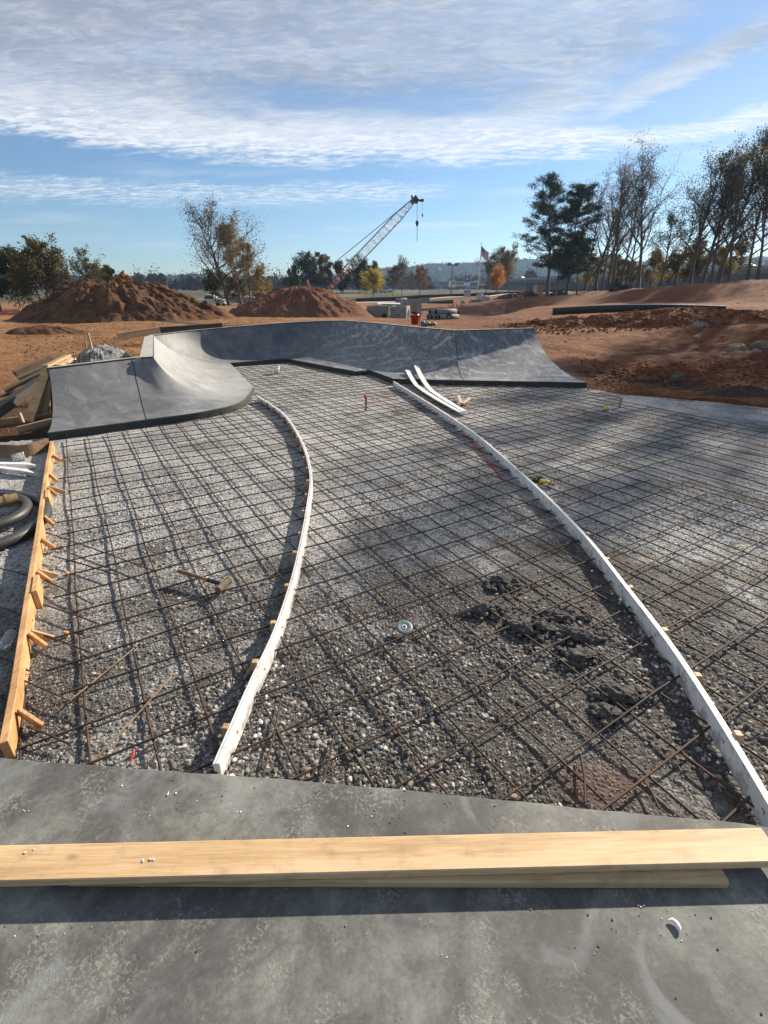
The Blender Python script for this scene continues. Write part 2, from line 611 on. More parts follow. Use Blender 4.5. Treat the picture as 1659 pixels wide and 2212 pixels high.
def marks(g, v, col):
    """red spray line, orange spray and one patch of red clay on the gravel"""
    x, y, z = g.sep(v)
    nz = g.m('MULTIPLY', g.m('SUBTRACT', g.noise(v, 9., 3., .6), .5), .10)
    xl = g.m('ADD', 1.885, g.m('MULTIPLY', y, -.0725))
    dl = g.m('ABSOLUTE', g.m('ADD', g.m('SUBTRACT', x, xl), nz))
    on = g.m('MULTIPLY', g.m('MULTIPLY', g.m('SUBTRACT', 1., g.ss(dl, .015, .035)), g.m('MULTIPLY', g.ss(y, 5.7, 5.8), g.m('SUBTRACT', 1., g.ss(y, 7.75, 7.9)))), g.ss(g.noise(v, 16., 3., .6), .42, .52))
    col = g.mix(on, col, (.60, .04, .03))
    d2 = g.m('ABSOLUTE', g.m('ADD', g.m('SUBTRACT', y, g.m('ADD', 10.2, g.m('MULTIPLY', x, .3))), nz))
    on2 = g.m('MULTIPLY', g.m('SUBTRACT', 1., g.ss(d2, .05, .14)), g.m('MULTIPLY', g.ss(x, -.5, -.4), g.m('SUBTRACT', 1., g.ss(x, .02, .1))))
    on2 = g.m('MULTIPLY', on2, g.ss(g.noise(v, 14., 3., .6), .46, .56))
    col = g.mix(g.m('MULTIPLY', on2, .8), col, (.55, .15, .06))
    dd = g.vm('SUBTRACT', g.comb(x, g.m('MULTIPLY', y, 2.), 0.), (1.02, 3.12, 0.))
    ln = g.n.new('ShaderNodeVectorMath')
    ln.operation = 'LENGTH'
    g.put(ln.inputs[0], dd)
    f = g.m('SUBTRACT', 1., g.ss(g.m('ADD', ln.outputs['Value'], g.m('MULTIPLY', g.m('SUBTRACT', g.noise(v, 7., 4., .6), .5), .5)), .08, .36))
    return g.mix(g.m('MULTIPLY', f, .42), col, (.13, .052, .028))


def mk_gravel_bed():
    m, g, b = newmat('crushed_stone_bed')
    v = pos(g)
    x, y, z = g.sep(v)
    fl = g.comb(x, y, 0.)
    n = g.n.new('ShaderNodeTexVoronoi')
    n.inputs['Scale'].default_value = 46.
    g.put(n.inputs['Vector'], fl)
    cell = g.sep(n.outputs['Color'])[0]
    fines = g.noise(fl, 130., 3., .7)
    pat = g.noise(fl, 1.3, 5., .62, .4)
    k = g.m('ADD', g.m('MULTIPLY', cell, .30), g.m('ADD', g.m('MULTIPLY', fines, .30), g.m('MULTIPLY', pat, .75)))
    col = g.ramp(k, [(.42, (.10, .097, .093)), (.56, (.21, .206, .196)), (.68, (.325, .318, .303)), (.84, (.46, .45, .425))])
    col = g.mix(g.m('MULTIPLY', g.ss(g.noise(fl, 26., 2., .5), .66, .72), .6), col, (.30, .17, .10))
    dk = gravel_dark(g, v)
    col = g.mix(dk, col, g.mix(cell, (.034, .030, .026), (.115, .099, .085)))
    col = marks(g, v, col)
    g.put(b.inputs['Base Color'], col)
    b.inputs['Roughness'].default_value = .9
    h = g.m('ADD', g.m('MULTIPLY', n.outputs['Distance'], -1.2), g.m('ADD', g.m('MULTIPLY', fines, .5), g.m('MULTIPLY', g.noise(fl, 14., 4., .6), 1.3)))
    bump(g, b, h, .75, .014)
    return m


def mk_stone():
    m, g, b = newmat('crushed_stone')
    oi = g.n.new('ShaderNodeObjectInfo')
    rnd = oi.outputs['Random']
    loc = oi.outputs['Location']
    v = pos(g)
    col = g.ramp(rnd, [(0., (.10, .10, .102)), (.25, (.22, .22, .222)), (.6, (.40, .398, .39)), (.84, (.54, .53, .51)), (.94, (.74, .73, .70)), (.962, (.36, .20, .12)), (1., (.42, .26, .17))])
    col = g.mix(g.m('MULTIPLY', g.noise(v, 70., 3., .6), .5), col, (.20, .19, .18))
    pat = g.noise(g.comb(g.sep(loc)[0], g.sep(loc)[1], 0.), 1.3, 5., .62, .4)
    col = g.mix(.45, col, g.ramp(pat, [(.35, (.17, .167, .16)), (.52, (.30, .295, .28)), (.66, (.44, .43, .41))]))
    dk = gravel_dark(g, loc)
    r2 = g.m('FRACT', g.m('MULTIPLY', rnd, 37.7))
    dmix = g.ramp(r2, [(.0, (.034, .030, .027)), (.42, (.095, .086, .077)), (.72, (.22, .205, .184)), (1., (.44, .415, .37))])
    col = g.mix(g.m('MULTIPLY', dk, .92), col, dmix)
    col = marks(g, loc, col)
    g.put(b.inputs['Base Color'], col)
    b.inputs['Roughness'].default_value = .8
    return m


M['bed'] = mk_gravel_bed()
M['stone'] = mk_stone()


def mk_dirt():
    m, g, b = newmat('red_brown_dirt')
    v = pos(g)
    x, y, z = g.sep(v)
    a = g.noise(v, .23, 6., .6, .4)
    c = g.noise(v, 1.9, 6., .65)
    f = g.m('ADD', g.m('MULTIPLY', a, .6), g.m('MULTIPLY', c, .4))
    tan = g.ramp(f, [(.3, (.11, .05, .02)), (.5, (.26, .128, .052)), (.7, (.40, .235, .11))])
    red = g.ramp(f, [(.3, (.065, .024, .011)), (.48, (.16, .057, .022)), (.62, (.245, .096, .038)), (.75, (.33, .175, .08))])
    col = g.mix(g.ss(x, -6., 5.), tan, red)
    f3 = g.noise(v, 13., 5., .7)
    col = g.mix(g.m('MULTIPLY', g.ss(f3, .5, .68), .4), col, (.32, .165, .075))
    col = g.mix(g.m('MULTIPLY', g.m('SUBTRACT', 1., g.ss(f3, .34, .48)), .6), col, (.045, .022, .013))
    # wheel-packed lighter bands and darker wet streaks
    trk = g.noise(g.comb(g.m('MULTIPLY', x, .18), g.m('ADD', y, g.m('MULTIPLY', x, -.12)), 0.), .55, 5., .6, .8)
    col = g.mix(g.m('MULTIPLY', g.ss(trk, .53, .7), .5), col, (.34, .195, .095))
    col = g.mix(g.m('MULTIPLY', g.m('SUBTRACT', 1., g.ss(trk, .28, .42)), .5), col, (.10, .055, .03))
    mudf = g.m('MULTIPLY', g.ss(x, 4.6, 5.6), g.m('SUBTRACT', 1., g.ss(g.m('ADD', g.m('ABSOLUTE', g.m('SUBTRACT', y, 13.4)), g.m('MULTIPLY', c, 1.6)), 1.6, 3.2)))
    col = g.mix(g.m('MULTIPLY', mudf, .75), col, g.ramp(f3, [(.35, (.075, .026, .012)), (.5, (.19, .066, .027)), (.65, (.30, .13, .06))]))
    # black silt strip round the right end of the ramp
    bl = g.m('MULTIPLY', g.m('SUBTRACT', 1., g.ss(g.m('ADD', g.m('ABSOLUTE', g.m('SUBTRACT', y, g.m('ADD', 14.2, g.m('MULTIPLY', g.m('SUBTRACT', x, 5.), -1.15)))), g.m('MULTIPLY', c, 2.)), 1.3, 2.4)), g.m('SUBTRACT', 1., g.ss(x, 6.5, 9.)))
    col = g.mix(g.m('MULTIPLY', bl, .9), col, (.035, .03, .028))
    hole = g.m('MULTIPLY', g.m('MULTIPLY', g.m('SUBTRACT', 1., g.ss(x, -5.4, -4.9)), g.m('SUBTRACT', 1., g.ss(y, 9.3, 10.6))), g.ss(g.m('ADD', x, g.m('MULTIPLY', c, 1.6)), -8.2, -7.2))
    col = g.mix(g.m('MULTIPLY', hole, .85), col, g.mix(c, (.018, .013, .010), (.09, .055, .035)))
    # beyond the site: dry grass and verge
    ln = g.n.new('ShaderNodeVectorMath')
    ln.operation = 'LENGTH'
    g.put(ln.inputs[0], v)
    far = g.ss(g.m('ADD', ln.outputs['Value'], g.m('MULTIPLY', g.m('SUBTRACT', a, .5), 50.)), 92., 112.)
    grass = g.ramp(g.noise(v, .05, 5., .6), [(.35, (.045, .045, .024)), (.55, (.085, .075, .042)), (.70, (.20, .17, .12))])
    col = g.mix(far, col, grass)
    g.put(b.inputs['Base Color'], col)
    b.inputs['Roughness'].default_value = .95
    b.inputs['Specular IOR Level'].default_value = .2
    h = g.m('ADD', g.noise(v, 5., 6., .7), g.m('MULTIPLY', g.noise(v, 28., 4., .65), .4))
    bump(g, b, h, 1., .13)
    return m


M['dirt'] = mk_dirt()


def mk_mound(name, c0, c1, c2, sc=1.):
    m, g, b = newmat(name)
    v = pos(g)
    f = g.m('ADD', g.m('MULTIPLY', g.noise(v, .45 * sc, 6., .65, .5), .6), g.m('MULTIPLY', g.noise(v, 3. * sc, 5., .65), .4))
    g.put(b.inputs['Base Color'], g.ramp(f, [(.35, c0), (.5, c1), (.68, c2)]))
    b.inputs['Roughness'].default_value = .95
    b.inputs['Specular IOR Level'].default_value = .15
    bump(g, b, g.m('ADD', g.noise(v, 3., 6., .65), g.m('MULTIPLY', g.noise(v, 14., 4., .65), .4)), .9, .12)
    return m


M['mound'] = mk_mound('piled_topsoil', (.055, .028, .016), (.12, .058, .029), (.22, .115, .056))
M['mound2'] = mk_mound('piled_red_soil', (.095, .042, .024), (.155, .07, .039), (.23, .11, .06))
M['clods'] = mk_mound('dirt_clods', (.09, .036, .018), (.19, .074, .034), (.29, .15, .08), 4.)
M['black_soil'] = mk_mound('dark_soil', (.03, .022, .018), (.07, .045, .032), (.12, .075, .05), 2.)


def mk_ramp():
    m, g, b = newmat('troweled_concrete')
    v = pos(g)
    a = g.noise(v, .7, 5., .6, 1.2)
    # trowel arcs
    wv = g.n.new('ShaderNodeTexWave')
    wv.wave_type = 'RINGS'
    wv.inputs['Scale'].default_value = .55
    wv.inputs['Distortion'].default_value = 9.
    wv.inputs['Detail'].default_value = 4.
    wv.inputs['Detail Scale'].default_value = 1.3
    g.put(wv.inputs['Vector'], g.vm('ADD', v, (1.3, -7.4, 2.)))
    arcs = g.ss(wv.outputs['Fac'], .72, .98)
    st = g.noise(g.comb(g.m('MULTIPLY', g.sep(v)[0], .7), g.sep(v)[1], g.m('MULTIPLY', g.sep(v)[2], .8)), 3.2, 8., .72, 1.1)
    col = g.ramp(g.m('ADD', g.m('MULTIPLY', a, .6), g.m('MULTIPLY', st, .4)), [(.34, (.07, .075, .084)), (.48, (.11, .115, .124)), (.60, (.165, .167, .168)), (.74, (.28, .277, .268))])
    lo = g.m('SUBTRACT', 1., g.ss(g.sep(v)[2], .15, .5))
    col = g.mix(g.m('MULTIPLY', g.m('MULTIPLY', arcs, g.ss(st, .44, .6)), g.m('ADD', .12, g.m('MULTIPLY', g.ss(g.sep(v)[0], -2.5, -.5), .6))), col, (.44, .44, .43))
    col = g.mix(g.m('MULTIPLY', g.m('MULTIPLY', lo, g.ss(st, .35, .75)), .3), col, (.36, .355, .345))
    x, y, z = g.sep(v)
    ck = g.ss(g.noise(g.comb(g.m('ADD', g.m('MULTIPLY', x, 1.1), g.m('MULTIPLY', z, .9)), g.m('MULTIPLY', y, .5), g.m('MULTIPLY', z, .45)), 5., 8., .74, 1.4), .47, .66)
    col = g.mix(g.m('MULTIPLY', ck, g.m('ADD', .10, g.m('MULTIPLY', g.ss(x, -3., -.6), .45))), col, (.46, .465, .47))
    sun_wash = g.m('MULTIPLY', g.m('MULTIPLY', g.ss(g.m('ADD', y, g.m('MULTIPLY', a, 1.6)), 9.3, 11.6), g.m('SUBTRACT', 1., g.ss(g.m('ADD', y, g.m('MULTIPLY', a, 1.)), 15.0, 16.0))), g.m('SUBTRACT', 1., g.ss(g.m('ADD', g.m('ADD', x, g.m('MULTIPLY', g.m('MAXIMUM', g.m('SUBTRACT', y, 11.25), 0.), .42)), g.m('MULTIPLY', a, .8)), -2.7, -2.1)))  # sunlight on the left transition painted in as a paler concrete colour
    col = g.mix(g.m('MULTIPLY', sun_wash, .8), col, g.ramp(st, [(.35, (.27, .265, .245)), (.6, (.40, .39, .36))]))
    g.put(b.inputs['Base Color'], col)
    g.put(b.inputs['Roughness'], g.m('ADD', .36, g.m('MULTIPLY', st, .3)))
    bump(g, b, st, .12, .01)
    return m


def mk_slab():
    m, g, b = newmat('finished_slab')
    v = pos(g)
    x, y, z = g.sep(v)
    a = g.noise(v, 1.7, 5., .6, .25)
    c = g.noise(v, 8., 8., .76, .35)
    fine = g.noise(v, 60., 4., .7)
    col = g.ramp(g.m('ADD', g.m('MULTIPLY', a, .55), g.m('ADD', g.m('MULTIPLY', c, .33), g.m('MULTIPLY', fine, .12))), [(.40, (.060, .059, .057)), (.475, (.095, .094, .089)), (.535, (.150, .153, .138)), (.61, (.24, .242, .214))])
    # short curved trowel flecks in clusters
    fl = g.n.new('ShaderNodeTexVoronoi')
    fl.feature = 'DISTANCE_TO_EDGE'
    fl.inputs['Scale'].default_value = 42.
    g.put(fl.inputs['Vector'], g.vm('ADD', v, g.vm('SCALE', g.comb(g.noise(v, 14., 3.), c, 0.), None, .12)))
    fk = g.m('MULTIPLY', g.m('SUBTRACT', 1., g.ss(fl.outputs['Distance'], .02, .26)), g.m('MULTIPLY', g.ss(g.noise(v, 4.5, 5., .65), .50, .62), g.ss(g.noise(v, 70., 3., .6), .42, .58)))
    col = g.mix(g.m('MULTIPLY', fk, .5), col, (.33, .315, .265))
    blue = g.ss(g.noise(v, 2.3, 4., .6, 1.5), .52, .70)
    col = g.mix(g.m('MULTIPLY', blue, .55), col, (.22, .235, .235))
    pit = g.m('SUBTRACT', 1., g.ss(g.vor(v, 38.), .05, .13))
    col = g.mix(g.m('MULTIPLY', pit, g.ss(g.noise(v, 20., 2.), .52, .6)), col, (.04, .038, .036))
    rust = g.ss(g.noise(g.comb(g.m('MULTIPLY', x, 3.), y, 0.), 3.1, 5., .7), .62, .75)
    col = g.mix(g.m('MULTIPLY', rust, .35), col, (.22, .13, .085))
    g.put(b.inputs['Base Color'], col)
    g.put(b.inputs['Roughness'], g.m('ADD', .58, g.m('MULTIPLY', c, .3)))
    bump(g, b, g.m('ADD', g.m('MULTIPLY', c, .8), g.m('ADD', g.m('MULTIPLY', g.noise(v, 240., 3., .7), .35), g.m('MULTIPLY', fk, .25))), .38, .006)
    return m


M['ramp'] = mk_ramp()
M['slab'] = mk_slab()
M['edge_conc'] = simple('raw_slab_edge', (.05, .05, .045), (.025, .026, .022), 9., .8, .6, .01, 30.)
M['cap_conc'] = simple('light_concrete_cap', (.46, .43, .38), (.30, .28, .25), 5., .8, .2, .004, 40.)
M['hill'] = None


def leafmat(name, c1, c2, c3, tr=.35):
    m = bpy.data.materials.new(name)
    m.use_nodes = True
    g = NT(m.node_tree)
    g.n.clear()
    v = pos(g)
    f = g.m('ADD', g.m('MULTIPLY', g.noise(v, .6, 3., .6), .55), g.m('MULTIPLY', g.noise(v, 5., 2., .6), .45))
    col = g.ramp(f, [(.36, c1), (.5, c2), (.64, c3)])
    a = g.n.new('ShaderNodeBsdfDiffuse')
    t = g.n.new('ShaderNodeBsdfTranslucent')
    g.put(a.inputs[0], col)
    g.put(t.inputs[0], col)
    mx = g.n.new('ShaderNodeMixShader')
    mx.inputs[0].default_value = tr
    g.l.new(a.outputs[0], mx.inputs[1])
    g.l.new(t.outputs[0], mx.inputs[2])
    o = g.n.new('ShaderNodeOutputMaterial')
    g.l.new(mx.outputs[0], o.inputs[0])
    return m


LM = {
    'olive': leafmat('olive_leaves', (.07, .07, .026), (.14, .12, .045), (.22, .17, .065), .42),
    'dark': leafmat('dark_green_leaves', (.035, .045, .018), (.065, .072, .028), (.115, .105, .04), .4),
    'needle': leafmat('pine_needles', (.022, .030, .012), (.042, .050, .018), (.080, .078, .028), .25),
    'brown': leafmat('brown_leaves', (.06, .045, .028), (.12, .085, .045), (.20, .125, .06)),
    'rust': leafmat('rust_leaves', (.13, .05, .02), (.24, .09, .03), (.34, .15, .05)),
    'yellow': leafmat('yellow_leaves', (.28, .20, .03), (.45, .33, .045), (.58, .44, .08), .45),
    'gold': leafmat('gold_green_leaves', (.12, .10, .025), (.22, .18, .04), (.33, .25, .06), .45),
    'orange': leafmat('orange_leaves', (.30, .12, .03), (.50, .20, .04), (.55, .32, .06), .45),
    'tan': leafmat('tan_leaves', (.14, .105, .05), (.22, .16, .08), (.30, .22, .11), .4),
    'hill': leafmat('hill_leaves', (.025, .027, .014), (.05, .042, .022), (.09, .065, .033), .1),
}
# ------------------------------------------------------------------ ground
CTRL = []


def ctl(x, y, Y):
    p = aty(x, y, Y)
    CTRL.append((p.x, p.y, p.z))


for a in [(830, 690, 41), (600, 690, 41), (700, 684, 46), (100, 722, 25), (20, 735, 22), (100, 765, 17), (15, 800, 13), (250, 712, 28), (60, 700, 37), (480, 692, 40),
          (1085, 684, 58), (1000, 690, 50), (900, 690, 48), (1090, 668, 66), (900, 664, 72), (950, 655, 85), (830, 651, 100), (1000, 641, 105), (1150, 634, 108),
          (1300, 800, 14.6), (1450, 800, 13.8), (1640, 850, 11), (1300, 760, 17.5), (1500, 765, 17), (1640, 790, 14.5), (1250, 742, 20), (1500, 742, 19.5), (1640, 760, 17),
          (1200, 692, 33), (1400, 690, 30), (1640, 690, 27), (1250, 702, 24.5), (1480, 700, 22.5), (1640, 700, 20.5), (1640, 660, 34), (1500, 655, 38), (1350, 655, 42), (1230, 662, 46),
          (1640, 604, 48), (1500, 612, 50), (1440, 622, 52), (1380, 632, 56), (1280, 636, 64), (1200, 640, 74), (1160, 645, 86),
          (1640, 612, 62), (1500, 616, 66), (1400, 622, 72), (1300, 628, 80), (10, 676, 56), (160, 668, 60), (460, 661, 85), (520, 660, 75), (1010, 628, 170), (700, 632, 150), (1250, 630, 110), (300, 640, 110)]:
    ctl(*a)
for a in [(1565, 686, 26.8), (1480, 688, 27.8), (1620, 690, 26.2)]:
    ctl(*a)
for a in [(-6, 7, .02), (-6, 10, .05), (-8, 9, .15), (-8.5, 14, .25), (-5, 3, -.04), (-3, 1, -.04), (6, 3, -.04), (7, 8.5, -.04), (5.4, 11, -.05), (-10, 5, .1), (10, 4, .1), (0, -5, 0), (-5, -5, 0), (5, -5, 0),
          (0, 9, -.1), (0, 4, -.1), (3, 6, -.1), (5.5, 15.5, .25), (6.5, 18, .45), (2.5, 17.5, .7), (-2, 20, .7), (.5, 18.2, .75), (-7.5, 17, .4), (-5, 19.5, .6), (-8.5, 20, .45), (2, 26, .5), (-3, 28, .4), (20, 14, .6), (-20, 14, .2), (200, 300, 1.5), (-200, 300, 1.5), (0, 400, 1.8), (800, 800, 2), (-800, 800, 2), (0, 1400, 2)]:
    CTRL.append(a)
for q in (-22, -18, -14):
    CTRL.append((q, 112, -.4))
CTRL = np.array(CTRL)


BED = [(-6.2, 7.1), (-5.2, 7.6), (-4.06, 8.35), (-3.2, 9.0), (-2.9, 9.8), (-3.1, 11.6), (-4.9, 15.5), (-4.0, 16.9), (-3.1, 17.0), (-.6, 13.8), (-.3, 13.9), (.4, 12.5), (4.86, 11.95), (5.3, 11.0), (6.0, 10.75), (7.0, 10.2), (8.2, 9.2), (8.2, 2.5), (3, .9), (3, 0.2), (-5, .2), (-6.8, 2.5)]
RAMP_PLAN = [(-5.7, 8.6), (-4.4, 9.7), (-6.4, 14.6), (-5.3, 15.4), (-4, 17.1), (-1.4, 18.7), (0, 17.1), (.8, 15.6), (1.9, 14), (4.2, 14.6), (4.9, 11.8), (4.9, 7), (-5.3, 7)]


def inside(px_, py_, poly):
    px_, py_ = np.asarray(px_), np.asarray(py_)
    r = np.zeros(px_.shape, bool)
    n = len(poly)
    for i in range(n):
        x1, y1 = poly[i]
        x2, y2 = poly[(i + 1) % n]
        c = ((y1 > py_) != (y2 > py_)) & (px_ < (x2 - x1) * (py_ - y1) / (y2 - y1 + 1e-12) + x1)
        r ^= c
    return r


def ang(x, y):
    return np.arctan2(x, y), np.log(np.hypot(x, y) + 1e-6)


CU, CV = ang(CTRL[:, 0], CTRL[:, 1])


def ground_z(x, y, rough=True):
    x, y = np.asarray(x, float), np.asarray(y, float)
    sh = x.shape
    x, y = x.ravel(), y.ravel()
    u, v = ang(x, y)
    num = np.zeros_like(x)
    den = np.zeros_like(x)
    for k in range(len(CTRL)):
        du = np.abs(u - CU[k])
        du = np.minimum(du, 2 * np.pi - du)
        q = 1 / ((du * 1.3) ** 2 + (v - CV[k]) ** 2 + .0012) ** 1.8
        num += q * CTRL[k, 2]
        den += q
    z = num / den
    if rough:
        r = np.hypot(x, y)
        fade = np.clip((120 - r) / 60, .15, 1)
        amp = .035 + .05 * np.clip((x - 5) / 2, 0, 1) * np.clip((36 - y) / 10, 0, 1) + .03 * np.clip((-x - 5) / 3, 0, 1)
        z = z + fade * amp * (fbm(x * .8, y * .8, 3, 3) * .8 + fbm(x * 3.1, y * 3.1, 9, 3) * .55)
        # muddy bank beside the ramp end
        z = z + fade * np.clip((r - 8) / 4, 0, 1) * (.035 * np.abs(fbm(x * 1.7, y * 2.3, 41, 4, .6)) + .018 * fbm(x * 6.5, y * 6.5, 44, 2))
        mud = np.clip((x - 5) / 1.2, 0, 1) * np.clip((17.5 - y) / 2, 0, 1) * np.clip((y - 10.2) / 1., 0, 1)
        z = z + mud * (.16 * fbm(x * 2.2, y * 2.2, 21, 5, .62) + .07)
    inb = inside(x, y, RAMP_PLAN) | inside(x, y, BED) | ((x > -6.6) & (x < 6) & (y > -3) & (y < 11.2)) | ((x > -6) & (x < 4.6) & (y > 8) & (y < 13.6)) | ((x > -5.6) & (x < 1) & (y > 12) & (y < 17.4))
    z = np.where(inb, np.minimum(z, -.12), z)
    return z.reshape(sh)


def gz(x, y):
    return float(ground_z(np.array([x]), np.array([y]))[0])


def grid_mesh(name, X, Y, Z, m, wrap=False):
    nr, nc = X.shape
    V = np.stack([X, Y, Z], -1).reshape(-1, 3)
    i = np.arange(nr * nc).reshape(nr, nc)
    a, b, c, e = i[:-1, :-1], i[:-1, 1:], i[1:, 1:], i[1:, :-1]
    F = np.stack([a, b, c, e], -1).reshape(-1, 4)
    if wrap:
        a, b, c, e = i[:-1, -1], i[:-1, 0], i[1:, 0], i[1:, -1]
        F = np.concatenate([F, np.stack([a, b, c, e], -1)])
    me = bpy.data.meshes.new(name)
    me.vertices.add(len(V))
    me.vertices.foreach_set('co', V.astype(np.float32).ravel())
    me.loops.add(F.size)
    me.loops.foreach_set('vertex_index', F.astype(np.int32).ravel())
    me.polygons.add(len(F))
    me.polygons.foreach_set('loop_start', np.arange(0, F.size, 4, dtype=np.int32))
    me.polygons.foreach_set('use_smooth', np.ones(len(F), bool))
    me.update(calc_edges=True)
    me.validate()
    me.materials.append(m)
    return link(bpy.data.objects.new(name, me))


angs = np.concatenate([np.linspace(-48, 48, 640), np.linspace(48, 312, 90)[1:-1]])
rads = np.exp(np.concatenate([np.linspace(np.log(.9), np.log(9), 50)[:-1], np.linspace(np.log(9), np.log(60), 320)[:-1], np.linspace(np.log(60), np.log(1560), 110)]))
AA, RR = np.meshgrid(np.radians(angs), rads)
GX, GY = np.sin(AA) * RR, np.cos(AA) * RR
g_o = grid_mesh('ground', GX, GY, ground_z(GX, GY), M['dirt'], wrap=True)
# winding check: make normals face up
if g_o.data.polygons[1000].normal.z < 0:
    g_o.data.flip_normals()
kind(g_o, 'structure', 'bare red brown dirt of the building site')

# gravel bed: a polygon fan-filled as a fine grid, heights gently uneven


def bed_z(x, y):
    # a shallow dished bed, dug out a little in front of the slab
    return .011 * fbm(x * 1.1, y * 1.1, 5, 3) + .007 * fbm(x * 5, y * 5, 8, 3) - .03 * np.clip((2.4 - y) / 1., 0, 1) * (.5 + fbm(x * 1.7, y * 1.7, 15, 2))


def bed_grid(name, x0, x1, y0, y1, step, m, dens=None):
    xs, ys = np.arange(x0, x1 + step, step), np.arange(y0, y1 + step, step)
    X, Y = np.meshgrid(xs, ys)
    Z = bed_z(X, Y)
    nr, nc = X.shape
    i = np.arange(nr * nc).reshape(nr, nc)
    F = np.stack([i[:-1, :-1], i[:-1, 1:], i[1:, 1:], i[1:, :-1]], -1).reshape(-1, 4)
    cx, cy = X.ravel()[F].mean(1), Y.ravel()[F].mean(1)
    F = F[inside(cx, cy, BED)]
    used, invx = np.unique(F, return_inverse=True)
    F = invx.reshape(F.shape)
    V = np.stack([X.ravel(), Y.ravel(), Z.ravel()], -1)[used]
    me = bpy.data.meshes.new(name)
    me.from_pydata(V.tolist(), [], F.tolist())
    me.polygons.foreach_set('use_smooth', np.ones(len(F), bool))
    if dens:
        at_ = me.attributes.new('dens', 'FLOAT', 'POINT')
        at_.data.foreach_set('value', dens(V[:, 0], V[:, 1]).astype(np.float32))
    me.materials.append(m)
    return link(bpy.data.objects.new(name, me))


kind(bed_grid('gravel_bed', -7, 8.4, .2, 17.2, .06, M['bed']), 'structure', 'bed of crushed grey stone under the reinforcing bars')


